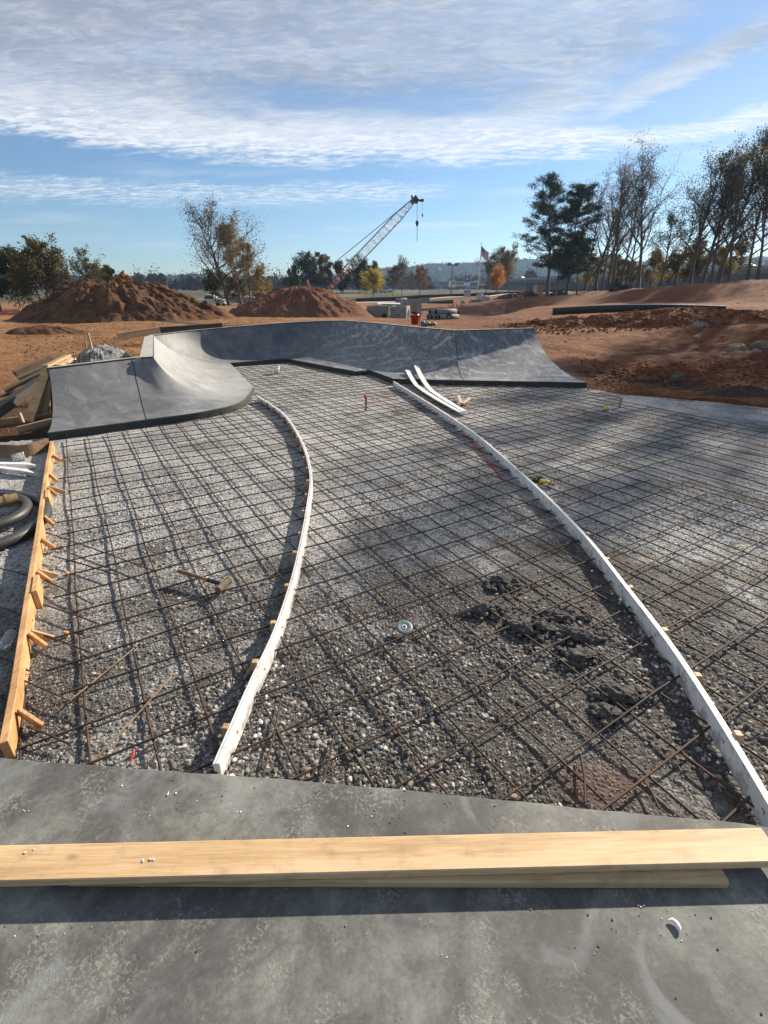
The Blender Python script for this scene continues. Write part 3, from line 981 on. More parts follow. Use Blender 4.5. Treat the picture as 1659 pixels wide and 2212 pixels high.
def scatter(o, specs):
    """geometry-nodes scatter of faceted stones over a surface; specs: (density attr name, density, smin, smax, seed)"""
    t = bpy.data.node_groups.new('scatter_stones', 'GeometryNodeTree')
    t.interface.new_socket('Geometry', in_out='INPUT', socket_type='NodeSocketGeometry')
    t.interface.new_socket('Geometry', in_out='OUTPUT', socket_type='NodeSocketGeometry')
    N, L = t.nodes, t.links
    gi, go = N.new('NodeGroupInput'), N.new('NodeGroupOutput')
    insts = []
    for k in range(6):
        ic = N.new('GeometryNodeMeshIcoSphere')
        ic.inputs['Radius'].default_value = .5
        ic.inputs['Subdivisions'].default_value = 3
        pr = np.random.RandomState(k + 2)
        geo = ic.outputs[0]
        for q in range(9):
            nv = pr.normal(size=3)
            nv = nv / np.linalg.norm(nv)
            lim = .5 * pr.uniform(.58, .80)
            p = N.new('GeometryNodeInputPosition')
            dp_ = N.new('ShaderNodeVectorMath')
            dp_.operation = 'DOT_PRODUCT'
            L.new(p.outputs[0], dp_.inputs[0])
            dp_.inputs[1].default_value = nv
            su = N.new('ShaderNodeMath')
            su.operation = 'SUBTRACT'
            su.inputs[1].default_value = lim
            L.new(dp_.outputs['Value'], su.inputs[0])
            mx = N.new('ShaderNodeMath')
            mx.operation = 'MAXIMUM'
            mx.inputs[1].default_value = 0
            L.new(su.outputs[0], mx.inputs[0])
            sc = N.new('ShaderNodeVectorMath')
            sc.operation = 'SCALE'
            sc.inputs[0].default_value = -nv
            L.new(mx.outputs[0], sc.inputs['Scale'])
            sp = N.new('GeometryNodeSetPosition')
            L.new(geo, sp.inputs['Geometry'])
            L.new(sc.outputs[0], sp.inputs['Offset'])
            geo = sp.outputs[0]
        tr = N.new('GeometryNodeTransform')
        tr.inputs['Scale'].default_value = (1.55, 1.2, .95)
        L.new(sp.outputs[0], tr.inputs['Geometry'])
        sm = N.new('GeometryNodeSetMaterial')
        sm.inputs['Material'].default_value = M['stone']
        L.new(tr.outputs[0], sm.inputs['Geometry'])
        ss_ = N.new('GeometryNodeSetShadeSmooth')
        ss_.inputs['Shade Smooth'].default_value = False
        L.new(sm.outputs[0], ss_.inputs['Geometry'])
        insts.append(ss_)
    gt = N.new('GeometryNodeGeometryToInstance')
    for i_ in reversed(insts):
        L.new(i_.outputs[0], gt.inputs[0])
    jo = N.new('GeometryNodeJoinGeometry')
    for attr, dens, s0, s1, seed in specs:
        na = N.new('GeometryNodeInputNamedAttribute')
        na.data_type = 'FLOAT'
        na.inputs['Name'].default_value = attr
        mu = N.new('ShaderNodeMath')
        mu.operation = 'MULTIPLY'
        mu.inputs[1].default_value = dens
        L.new(na.outputs[0], mu.inputs[0])
        dp = N.new('GeometryNodeDistributePointsOnFaces')
        L.new(gi.outputs[0], dp.inputs['Mesh'])
        L.new(mu.outputs[0], dp.inputs['Density'])
        dp.inputs['Seed'].default_value = seed
        ip = N.new('GeometryNodeInstanceOnPoints')
        L.new(dp.outputs['Points'], ip.inputs['Points'])
        L.new(gt.outputs[0], ip.inputs['Instance'])
        ip.inputs['Pick Instance'].default_value = True
        rv = N.new('FunctionNodeRandomValue')
        rv.data_type = 'FLOAT_VECTOR'
        rv.inputs['Min'].default_value = (-.5, -.5, 0)
        rv.inputs['Max'].default_value = (.5, .5, 6.28)
        rv.inputs['Seed'].default_value = seed
        rv_out = [q for q in rv.outputs if q.type == 'VECTOR'][0]
        er = N.new('FunctionNodeEulerToRotation')
        L.new(rv_out, er.inputs[0])
        L.new(er.outputs[0], ip.inputs['Rotation'])
        rs = N.new('FunctionNodeRandomValue')
        rs.data_type = 'FLOAT'
        fi = [q for q in rs.inputs if q.type == 'VALUE' and q.name in ('Min', 'Max')]
        fi[0].default_value, fi[1].default_value = 0., 1.
        rs.inputs['Seed'].default_value = seed + 5
        pw = N.new('ShaderNodeMath')
        pw.operation = 'POWER'
        pw.inputs[1].default_value = 1.8
        L.new([q for q in rs.outputs if q.type == 'VALUE'][0], pw.inputs[0])
        ma = N.new('ShaderNodeMath')
        ma.operation = 'MULTIPLY_ADD'
        ma.inputs[1].default_value = s1 - s0
        ma.inputs[2].default_value = s0
        L.new(pw.outputs[0], ma.inputs[0])
        L.new(ma.outputs[0], ip.inputs['Scale'])
        L.new(ip.outputs[0], jo.inputs[0])
    L.new(jo.outputs[0], go.inputs[0])
    md = o.modifiers.new('scatter', 'NODES')
    md.node_group = t


em = bed_grid('gravel', -6.9, 8.2, .3, 14., .12, M['stone'], dens=lambda x, y: np.where((y > 1.2) | (np.abs(x) > 1.8), 1, 0) * np.clip(1.3 - y / 5.2, .0, 1) ** 1.2 * np.clip(.55 + 2.2 * fbm(x * .8, y * .8, 33, 3), .08, 1.6))
at2 = em.data.attributes.new('fine', 'FLOAT', 'POINT')
vv = np.array([v.co[:] for v in em.data.vertices])
at2.data.foreach_set('value', (np.where((vv[:, 1] > 1.2) | (np.abs(vv[:, 0]) > 1.8), 1, 0) * np.clip(1.15 - vv[:, 1] / 9., .08, 1) ** 1.8 * np.clip(.6 + 1.3 * fbm(vv[:, 0] * 1.1, vv[:, 1] * 1.1, 37, 3), .15, 1.3)).astype(np.float32))
scatter(em, [('dens', 1300., .010, .029, 3), ('fine', 6500., .004, .0125, 11)])
kind(em, 'stuff', 'loose crushed stones lying on the gravel bed')

# foreground slab
mb = MB()
sl_pts = [(-4.0, 1.80), (-1.82, 1.612), (-.76, 1.528), (0, 1.462), (.83, 1.372), (1.59, 1.29), (2.6, 1.17), (4., 1.0), (4, -4), (-4, -4)]
top = catmull(sl_pts[:8], 8)
ring = [tuple(p) for p in top] + [(4, -4), (-4, -4)]
n = len(ring)
rnd = random.Random(4)
edge = [(x + rnd.uniform(-.003, .003), y + rnd.uniform(-.004, .004)) for x, y in ring]
mb.add([(x, y - .006, .13) for x, y in edge], [tuple(range(n - 1, -1, -1))])
mb.add([(x, y - .006, .13) for x, y in edge] + [(x, y, .124) for x, y in edge] + [(x, y + .012, -.12) for x, y in edge], [(i, (i + 1) % n, n + (i + 1) % n, n + i) for i in range(n)] + [(n + i, n + (i + 1) % n, 2 * n + (i + 1) % n, 2 * n + i) for i in range(n)], False, 0)
slab = mb.build('concrete_slab', M['slab'])
if slab.data.polygons[0].normal.z < 0:
    slab.data.flip_normals()
kind(slab, 'structure', 'dark troweled concrete slab the photographer stands on')

# ------------------------------------------------------------------ the skate bowl
BASE = [(-5.22, 7.37), (-4.06, 8.22), (-3.28, 8.83), (-2.85, 9.65), (-2.97, 11.25), (-4.66, 15.25), (-4.58, 15.32), (-3.95, 15.78), (-3.12, 16.25), (-.78, 13.58), (-.56, 13.72), (-.36, 13.72), (.24, 12.38), (1.95, 12.15), (4.84, 11.85)]
LIPX = [(105, 795, .95), (285, 774, .97), (310, 772.5, .975), (331, 771, .98), (331, 762, .98), (331, 724, 1.0), (428, 713, 1.04), (520, 705, 1.10), (640, 696, 1.17), (735, 693, 1.19), (800, 697, 1.18), (860, 703, 1.16), (925, 709, 1.14), (984, 714, 1.13), (1155, 709, 1.15)]
LIP = [tuple(atz(*p)) for p in LIPX]
NS = 12
bc = catmull(BASE, NS, (4, 5, 6, 8, 9, 12))
lc = catmull(LIP, NS, (3, 5, 13))
NP = 14
PH = R(66)
bowl = T('skate_bowl', 'grey troweled concrete skate ramp curving round a rectangle of open rebar', 'skate ramp', (0, 12, 0))


def prof(b, l, k):
    ph = PH * k / NP
    a = math.sin(ph) / math.sin(PH)
    h = (1 - math.cos(ph)) / (1 - math.cos(PH))
    return Vector((b[0] + (l[0] - b[0]) * a, b[1] + (l[1] - b[1]) * a, .13 + (l[2] - .13) * h))


rows = [[prof(bc[i], lc[i], k) for k in range(NP + 1)] for i in range(len(bc))]
for nm, i0, i1 in [('bank_panel', 0, NS), ('bank_panel', NS, 5 * NS), ('bank_panel', 5 * NS, 9 * NS), ('bank_panel', 9 * NS, 13 * NS), ('bank_panel', 13 * NS, 14 * NS)]:
    mb = MB()
    vs = [p for i in range(i0, i1 + 1) for p in rows[i]]
    q = NP + 1
    fs = [(i * q + k, (i + 1) * q + k, (i + 1) * q + k + 1, i * q + k + 1) for i in range(i1 - i0) for k in range(NP)]
    mb.add(vs, fs, True)
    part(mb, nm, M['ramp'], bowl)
for i in (NS, 13 * NS):
    mb = MB()
    mb.tube([p + Vector((0, -.002, .002)) for p in rows[i]], .007, 5)
    part(mb, 'control_joint', M['dark'], bowl)
# lip: dark steel angle, pale cap behind it and the back face down to the fill
out = []
for i in range(len(lc)):
    t = np.array(lc[min(i + 1, len(lc) - 1)][:2]) - np.array(lc[max(i - 1, 0)][:2])
    t /= np.linalg.norm(t) + 1e-9
    nrm = np.array((-t[1], t[0]))
    if nrm @ (np.array(lc[i][:2]) - np.array(bc[i][:2])) < 0:
        nrm = -nrm
    out.append(nrm)
mb = MB()
mb.tube([Vector(p) + Vector((0, 0, -.006)) for p in lc], .015, 6)
part(mb, 'steel_edge', simple('dark_steel_angle', (.05, .06, .045), (.03, .035, .03), 12., .5, .1, metal=.3), bowl)
mb = MB()
vs = []
for i, p in enumerate(lc):
    o_ = out[i]
    p = Vector(p)
    e = Vector((o_[0], o_[1], 0))
    vs += [p + e * .004 + Vector((0, 0, .006)), p + e * .11 + Vector((0, 0, .006)), p + e * .13 + Vector((0, 0, -.02)), Vector((p.x + o_[0] * .16, p.y + o_[1] * .16, -.1))]
mb.add(vs, [(i * 4 + k, i * 4 + k + 1, i * 4 + 5 + k, i * 4 + 4 + k) for i in range(len(lc) - 1) for k in range(3)], False)
part(mb, 'lip_cap', M['cap_conc'], bowl)
mb = MB()
vs = []
for i, p in enumerate(bc):
    r_ = random.Random(i).uniform(-.006, .006)
    ctr = (np.array(lc[i][:2]) - np.array(p))
    ctr = ctr / (np.linalg.norm(ctr) + 1e-9)
    vs += [(p[0] - ctr[0] * .002, p[1] - ctr[1] * .002, .131), (p[0] - ctr[0] * .012, p[1] - ctr[1] * .012, .118), (p[0] - ctr[0] * (.02 + r_), p[1] - ctr[1] * (.02 + r_), -.1)]
mb.add(vs, [(i * 3 + k, i * 3 + k + 1, i * 3 + 4 + k, i * 3 + 3 + k) for i in range(len(bc) - 1) for k in range(2)], False)
part(mb, 'slab_edge', M['edge_conc'], bowl)
for i, mt in ((0, 'edge_conc'), (len(rows) - 1, 'cap_conc')):
    mb = MB()
    pr = rows[i]
    sx = -1 if i == 0 else 1
    vs = [p + Vector((0, 0, 0)) for p in pr] + [Vector((p.x + sx * .004, p.y, max(p.z - .12, -.1) if k < NP else p.z - .13)) for k, p in enumerate(pr)]
    q = NP + 1
    mb.add(vs, [(k, k + 1, q + k + 1, q + k) for k in range(NP)], False)
    # trimmed earth flank under the slab end
    mb2 = MB()
    vs = [Vector((p.x, p.y, max(p.z - .115, -.1))) for p in pr] + [Vector((p.x + sx * (.02 + .3 * max(0, p.z)), p.y + .05, -.12)) for p in pr]
    mb2.add(vs, [(k, k + 1, q + k + 1, q + k) for k in range(NP)], False)
    part(mb, 'end_face', M[mt], bowl)
    part(mb2, 'earth_flank', M['black_soil'], bowl)
dk = [atz(302, 771, .985), atz(330, 768, .987), atz(331, 724, 1.007), atz(312, 727, 1.005)]
mb = MB()
lo = [Vector((p.x, p.y, p.z - .09)) for p in dk]
mb.add(dk + lo, [(0, 1, 2, 3), (0, 4, 5, 1), (3, 7, 4, 0), (2, 6, 7, 3), (1, 5, 6, 2)])
part(mb, 'deck', M['cap_conc'], bowl)


def heap(name, m, cx, cy, rx, ry, h, rot=0., seed=1, amp=.2, n=46, base=None, sc=1., top=1.6, flank=0., cap=None):
    """piled earth: uneven cone with slumped gullies"""
    rr = np.linspace(0, 1.08, n)
    th = np.linspace(0, 2 * np.pi, n * 3, endpoint=False)
    TH, RD = np.meshgrid(th, rr)
    wob = 1 + .16 * fbm(np.cos(TH) * 1.4 + 5, np.sin(TH) * 1.4 + seed, seed, 3)
    lx, ly = np.cos(TH) * RD * rx * wob, np.sin(TH) * RD * ry * wob
    X = cx + lx * math.cos(rot) - ly * math.sin(rot)
    Y = cy + lx * math.sin(rot) + ly * math.cos(rot)
    shp = 1 - np.clip(RD, 0, 1) ** top
    z = h * shp
    if cap:
        z = np.minimum(z, cap + (z - cap) * .12)
    gul = fbm(TH * 9, RD * 1.5, seed + 3, 3, .6) * np.clip(RD * 3, 0, 1) * np.clip((1.05 - RD) * 4, 0, 1)
    z = z + amp * gul * .8 * h * .35 + amp * h * .5 * fbm(X * .5 * sc, Y * .5 * sc, seed, 5, .58) * np.clip((1.1 - RD) * 3, 0, 1)
    z = z + flank * h * fbm(X * 2.2 * sc, Y * 2.2 * sc, seed + 9, 4, .6) * np.clip((1.08 - RD) * 4, 0, 1)
    Z = (ground_z(X, Y, False) if base is None else base) + z - .12 * (RD > 1.03) - .05
    o = grid_mesh(name, X, Y, Z, m, wrap=True)
    if o.data.polygons[n * 2].normal.z < 0:
        o.data.flip_normals()
    return o


tag(heap('gravel_heap', M['grey_gravel'], -6.95, 12.5, 1.05, 2.3, .82, .42, 4, .16, 60, base=.14, flank=.22), 'grey gravel heap filling the gap behind the left bank of the skate ramp', 'gravel heap')
# rubble backfill strip behind the far lip
mb = MB()
rnd = random.Random(12)
for i in range(420):
    k = rnd.uniform(7.2, 13.4) * NS
    j = int(k)
    o_ = out[j]
    dd = rnd.uniform(.14, .75)
    p = lc[j]
    s_ = rnd.uniform(.02, .075)
    mb.rock((p[0] + o_[0] * dd, p[1] + o_[1] * dd, p[2] - .03 - .14 * dd + rnd.uniform(-.03, .05)), s_, i, 1)
kind(mb.build('backfill_rubble', M['grey_gravel']), 'stuff', 'grey rubble packed behind the far lip of the ramp')
mb = MB()
vs = []
for i in range(len(lc)):
    p, o_ = lc[i], out[i]
    for dd, zz in ((.1, -.06), (.5, -.13), (1.0, -.32), (1.9, -.8)):
        vs.append((p[0] + o_[0] * dd, p[1] + o_[1] * dd, p[2] + zz + .04 * math.sin(i * 1.7 + dd * 9)))
i0 = 6 * NS + 3
mb.add(vs, [(i * 4 + k, i * 4 + k + 1, i * 4 + 5 + k, i * 4 + 4 + k) for i in range(i0, len(lc) - 1) for k in range(3)], True)
kind(mb.build('backfill', M['black_soil']), 'structure', 'dark earth backfill behind the ramp')

# ------------------------------------------------------------------ reinforcing steel
YAW = .5507
HR = CAM_H - .055
SB, SA = .1355 * HR, .1403 * HR
OX, OY = -.4182 * HR, 1.1196 * HR
BD, AD = Vector((math.cos(YAW), math.sin(YAW))), Vector((math.sin(YAW), -math.cos(YAW)))
MAT = [(-5.0, 7.25), (-4.06, 8.12), (-3.3, 8.72), (-2.8, 9.55), (-2.9, 11.15), (-4.55, 15.15), (-3.9, 15.7), (-3.12, 16.1), (-.8, 13.45), (-.4, 13.6), (.2, 12.28), (4.75, 11.75), (5.15, 10.7), (5.6, 9.2), (6.1, 8.4), (6.7, 7.6), (6.9, 4.5), (4.5, 2.5), (1.8, 1.27), (0, 1.46), (-.76, 1.53), (-1.80, 1.61), (-1.88, 1.78), (-3.62, 4.8), (-4.95, 7.15)]


def clip_line(o, dv, poly):
    ts = []
    n = len(poly)
    for i in range(n):
        a, b = Vector(poly[i]), Vector(poly[(i + 1) % n])
        e = b - a
        den = dv.x * e.y - dv.y * e.x
        if abs(den) < 1e-9:
            continue
        w_ = a - o
        t = (w_.x * e.y - w_.y * e.x) / den
        s_ = (w_.x * dv.y - w_.y * dv.x) / den
        if 0 <= s_ < 1:
            ts.append(t)
    ts.sort()
    return [(ts[i], ts[i + 1]) for i in range(0, len(ts) - 1, 2) if ts[i + 1] - ts[i] > .12]


short = {}
for q in [(3.21, 5.62), (3.36, 5.32), (3.61, 5.13), (4.05, 4.96)]:
    a = round(((Vector(q) - Vector((OX, OY))).dot(AD)) / SA)
    short[a] = q
mat = T('rebar_mat', 'rusty steel rebar tied in a square grid over the gravel bed', 'rebar grid', (0, 5, 0), None)
rnd = random.Random(5)
nb = 0


def bar(p0, p1, z0, r=.0066, wob=.006, seg=.45, name='bar'):
    n_ = max(3, int((p1 - p0).length / seg))
    ph = rnd.uniform(0, 6)
    side = Vector((-(p1 - p0).y, (p1 - p0).x)).normalized()
    pts = []
    for i in range(n_ + 1):
        q = p0.lerp(p1, i / n_)
        wv_ = wob * (math.sin(i * .9 + ph) + .6 * math.sin(i * 2.1 + ph * 2))
        q = q + side * wv_
        pts.append((q.x, q.y, max(z0 + wv_ * .7 + .004 * math.sin(i * 1.3 + ph), .018)))
    b_ = MB()
    b_.tube(pts, r, 6)
    part(b_, name, M['rebar'], mat)


for a in range(-62, 8):
    o_ = Vector((OX, OY)) + AD * (a * SA + rnd.uniform(-.012, .012))
    for t0, t1 in clip_line(o_, BD, MAT):
        if a in short:
            t1 = min(t1, (Vector(short[a]) - o_).dot(BD))
        else:
            t1 -= rnd.uniform(0, .5) if (o_ + BD * t1).x > 5 else rnd.uniform(-.02, .02)
        t0 += rnd.uniform(0, .22) if (o_ + BD * t0).x < -2 and (o_ + BD * t0).y < 7.2 else 0
        if t1 - t0 > .15:
            bar(o_ + BD * t0, o_ + BD * t1, .041)
            nb += 1
for b in range(-26, 34):
    o_ = Vector((OX, OY)) + BD * (b * SB + rnd.uniform(-.012, .012))
    for t0, t1 in clip_line(o_, AD, MAT):
        if (o_ + AD * t1).x > 3:
            t1 -= rnd.uniform(0, .6)
        if t1 - t0 > .15:
            bar(o_ + AD * t0, o_ + AD * t1, .028)
            nb += 1
# tie wire at crossings in the near part
mb = MB()
for a in range(-22, 6):
    for b in range(-6, 16):
        if (a + b) % 2 or rnd.random() < .25:
            continue
        q = Vector((OX, OY)) + AD * a * SA + BD * b * SB
        if not inside(q.x, q.y, MAT):
            continue
        for s_ in (1, -1):
            dd = (BD + AD * s_).normalized() * .016
            mb.tube([(q.x - dd.x, q.y - dd.y, .024), (q.x, q.y, .0515), (q.x + dd.x, q.y + dd.y, .024)], .0014, 3)
kind(part(mb, 'tie_wire', M['dark'], mat), 'stuff')

LOOSE = [((0, 1310), (70, 1340), 'thin'), ((54, 1471), (209, 1542), 0), ((72, 1365), (199, 1411), 0), ((91, 1250), (202, 1306), 0), ((94, 1306), (209, 1346), 0), ((115, 1201), (253, 1242), 0), ((100, 1150), (330, 1232), 0), ((60, 1570), (150, 1607), 0), ((0, 1420), (62, 1449), 0), ((0, 1228), (60, 1243), 0), ((0, 1145), (70, 1157), 0), ((0, 1515), (45, 1535), 0)]
for k, (a, b, t_) in enumerate(LOOSE):
    p, q = atz(*a, .05), atz(*b, .05)
    mb = MB()
    mid = (p + q) / 2
    mb.tube([p, mid + Vector((0, 0, .006)), q], .006, 6)
    o = mb.build('dowel_bar', M['rebar'], None, tuple(mid))
    tag(o, ['short rusty dowel bar left of the timber edge form, third up from the slab', 'rusty dowel bar through the timber edge form nearest the slab corner', 'rusty dowel bar running right from the timber form beside the lowest lit kicker pair',
            'rusty dowel bar running right from the timber form under the doubled splice block', 'rusty dowel bar just below the splice block of the timber form', 'rusty dowel bar right of the timber form level with the hammer', 'long rusty dowel bar crossing the grid above the hammer',
            'stub of rebar lying by the broken near end of the timber form', 'rusty bar left of the timber form level with the clear bottle', 'rusty bar left of the timber form below the hose', 'rusty bar under the black hose coil', 'rusty bar at the left picture edge nearest the slab'][k], 'rebar', 'dowel bars through the timber form')
RODS = [((199, 1646), (371, 1461), 'long thin pale rod lying slantwise in the left gravel'), ((313, 1660), (346, 1612), 'short rod stub poking from the slab edge right of the red marker'), ((568, 1676), (607, 1512), 'thin rod leaning from the slab right of the left white form'), ((697, 1688), (720, 1592), 'short thin rod from the slab edge at picture centre'), ((1264, 1734), (1254, 1628), 'bent dark rod from the slab edge near the red clay patch'), ((1424, 1747), (1384, 1678), 'short dark rod from the slab edge right of the red clay patch'), ((130, 1530), (290, 1400), 'thin pale rod in the left gravel above the longer one')]
for a, b, lab in RODS:
    p, q = atz(*a, .04), atz(*b, .035)
    mb = MB()
    mid = (p + q) / 2 + Vector((.008, 0, .004))
    mb.tube([p, mid, q], .0058, 6)
    tag(mb.build('loose_rod', M['old_wood'] if 'pale' in lab else M['rebar'], None, tuple(mid)), lab, 'rod', 'loose rods at the slab edge')

# ------------------------------------------------------------------ edge forms


def strip(mb, pts, th, z0, z1, mi=0, smooth=True):
    """vertical curved board following pts (xy)"""
    n_ = len(pts)
    vs = []
    for i in range(n_):
        t = np.array(pts[min(i + 1, n_ - 1)]) - np.array(pts[max(i - 1, 0)])
        t = t / np.linalg.norm(t)
        nr = np.array((-t[1], t[0])) * th / 2
        p = pts[i]
        for sx, z in ((1, z0), (1, z1), (-1, z1), (-1, z0)):
            vs.append((p[0] + nr[0] * sx, p[1] + nr[1] * sx, z))
    fs = []
    for i in range(n_ - 1):
        for k in range(4):
            j = (k + 1) % 4
            fs.append((i * 4 + k, i * 4 + 4 + k, i * 4 + 4 + j, i * 4 + j))
    fs += [(3, 2, 1, 0), tuple(4 * (n_ - 1) + k for k in range(4))]
    mb.add(vs, fs, False)


def along(pts, s):
    acc = 0
    for i in range(len(pts) - 1):
        a, b = np.array(pts[i]), np.array(pts[i + 1])
        L = np.linalg.norm(b - a)
        if acc + L >= s:
            return a + (b - a) * (s - acc) / L, (b - a) / L
        acc += L
    return np.array(pts[-1]), (np.array(pts[-1]) - np.array(pts[-2])) / np.linalg.norm(np.array(pts[-1]) - np.array(pts[-2]))


def plen(pts):
    return sum(np.linalg.norm(np.array(pts[i + 1]) - np.array(pts[i])) for i in range(len(pts) - 1))


FZ = .125
LFX = [(474, 1668), (548, 1492), (603, 1368), (643, 1236), (667, 1108), (673, 1030), (652, 958), (612, 899), (556, 860)]
LF = catmull([tuple(atz(x, y, FZ - .06))[:2] for x, y in LFX], 8)
RFX = [(850, 829), (1000, 926), (1130, 1037), (1250, 1157), (1350, 1284), (1440, 1405), (1530, 1545), (1659, 1766), (1720, 1880)]
RF = catmull([tuple(atz(x, y, FZ - .06))[:2] for x, y in RFX], 8)
for nm, lab, pts, side, col in [('edge_form', 'white plastic edge form curving left of centre with brown stakes on its left', LF, 1, 0), ('edge_form', 'long white plastic edge form sweeping from the ramp to the lower right', RF, 1, 1)]:
    pts = [tuple(p) for p in pts]
    root = T(nm, lab, 'edge form', (pts[4][0], pts[4][1], 0), 'white curved edge forms')
    mb = MB()
    strip(mb, pts, .018, .004, FZ)
    part(mb, 'strip', M['pvc'], root)
    # thicker cap batten on the outer face
    L = plen(pts)
    off = []
    for p_, i in zip(pts, range(len(pts))):
        t = np.array(pts[min(i + 1, len(pts) - 1)]) - np.array(pts[max(i - 1, 0)])
        t /= np.linalg.norm(t)
        off.append((p_[0] - t[1] * .017 * side * (1 if nm else 1), p_[1] + t[0] * .017 * side))
    mb = MB()
    strip(mb, off, .015, FZ - .055, FZ - .004)
    part(mb, 'batten', M['pvc'], root)
    s = .22
    rs = random.Random(3)
    while s < L - .05:
        p, t = along(pts, s)
        nr = np.array((-t[1], t[0])) * side
        c = p + nr * (.043 + rs.uniform(0, .006))
        mb = MB()
        h = FZ - rs.uniform(-.012, .02)
        mb.box((c[0], c[1], h / 2 - .06), (.036, .036, h + .12), math.atan2(t[1], t[0]) + rs.uniform(-.2, .2), .003)
        if rs.random() < .4:
            c2 = p + nr * .13
            mb.beam((c2[0], c2[1], -.02), (c[0], c[1], h - .01), .034, .018, (nr[0], nr[1], 1))
        part(mb, 'stake', M['stake_wood'], root)
        # staple marks on the inner face
        mk = MB()
        q = p - nr * .0100
        mk.box((q[0], q[1], FZ * .62), (.022, .003, .003), math.atan2(t[1], t[0]) + .0)
        mk.box((q[0] + t[0] * .01, q[1] + t[1] * .01, FZ * .62 - .008), (.003, .003, .014), math.atan2(t[1], t[0]))
        part(mk, 'staple', M['dark'], root)
        s += rs.uniform(.36, .52)
    # broken lumps of spilled mortar stuck at the foot
    if pts is not None:
        mb = MB()
        for k in range(40):
            p, t = along(pts, rs.uniform(.0, .8) if col == 0 else L - rs.uniform(.3, 2.4))
            nr = np.array((-t[1], t[0])) * rs.choice((-1, 1))
            q = p + nr * rs.uniform(.02, .10)
            mb.rock((q[0], q[1], .012 + rs.uniform(0, .02)), rs.uniform(.005, .014), k, 0)
        kind(part(mb, 'foam_crumbs', M['foam'], root), 'stuff')

# timber edge form on the left
WFX = [(12, 1618), (33, 1500), (62, 1290), (82, 1155), (94, 1060), (102, 1000), (110, 956)]
WF = [tuple(atz(x + 4, y + 6, .07))[:2] for x, y in WFX]
root = T('timber_form', 'orange pine timber edge form on the left held by many small kickers', 'edge form', (WF[0][0], WF[0][1], 0))
rs = random.Random(8)
for i0, i1, mt in ((0, 2, 'pine2'), (2, 4, 'form_pine'), (4, 6, 'form_pine')):
    mb = MB()
    for i in range(i0, i1):
        a, b = WF[i], WF[i + 1]
        mb.beam((a[0], a[1], .065), (b[0], b[1], .065), .038, .14, bev=.003)
    part(mb, 'board', M[mt] if mt != 'pine2' else M['form_pine'], root)
LW = plen(WF)
for s, typ in [(.25, 1), (.98, 2), (1.6, 3), (1.86, 2), (2.5, 1), (3.05, 1), (3.65, 3), (3.95, 2), (4.45, 1), (5.3, 2)]:
    p, t = along(WF, min(s, LW - .05))
    nr = np.array((t[1], -t[0]))
    a = p + nr * .021
    if typ == 3:
        mb = MB()
        q0, q1 = a + nr * .019 - t * .13, a + nr * .019 + t * .13
        mb.beam((*q0, .07), (*q1, .07), .036, .15, bev=.003)
        part(mb, 'splice_block', M['form_pine'], root)
        continue
    for k in range(1 if typ == 1 else 2):
        ang_ = rs.uniform(-.9, -.4) if k == 0 else rs.uniform(.15, .6)
        dirv = nr * math.cos(ang_) + t * math.sin(ang_)
        e = a + dirv * rs.uniform(.10, .155)
        mb = MB()
        mb.beam((a[0] + dirv[0] * .012, a[1] + dirv[1] * .012, .105), (e[0], e[1], .0 if k else .03), .019, .05, bev=.002)
        part(mb, 'kicker', M['form_pine'], root)
    if typ == 2:
        mb = MB()
        e = a + nr * .2
        mb.box((e[0], e[1], -.005), (.03, .02, .10), rs.uniform(0, 3), .002)
        part(mb, 'stake', M['form_pine'], root)

# ------------------------------------------------------------------ boards on the slab
a0, a1 = Vector((-2.3, 1.085, .13 + .038 + .0195)), Vector((1.50, 1.172, .13 + .038 + .0195))
mb = MB()
mb.beam((-1.9, 0, 0), (1.9, 0, 0), .128, .038, bev=.004)
o = mb.build('board', M['pine'])
o.location = (a0 + a1) / 2
o.rotation_euler = (R(.25), 0, math.atan2(a1.y - a0.y, a1.x - a0.x))
o.data.transform(Matrix.Scale((a1 - a0).length / 3.8, 4, (1, 0, 0)))
tag(o, 'long pale pine board lying on top of the stack across the foreground slab', 'board', 'pine boards across the slab')
mb = MB()
mb.beam((-1.222, 0, 0), (1.222, 0, 0), .128, .038, bev=.004)
o = mb.build('board', M['pine2'])
o.location = (.05, 1.124, .13 + .0195)
o.rotation_euler = (0, 0, R(-.15))
tag(o, 'shorter browner pine board underneath the top board on the slab', 'board', 'pine boards across the slab')
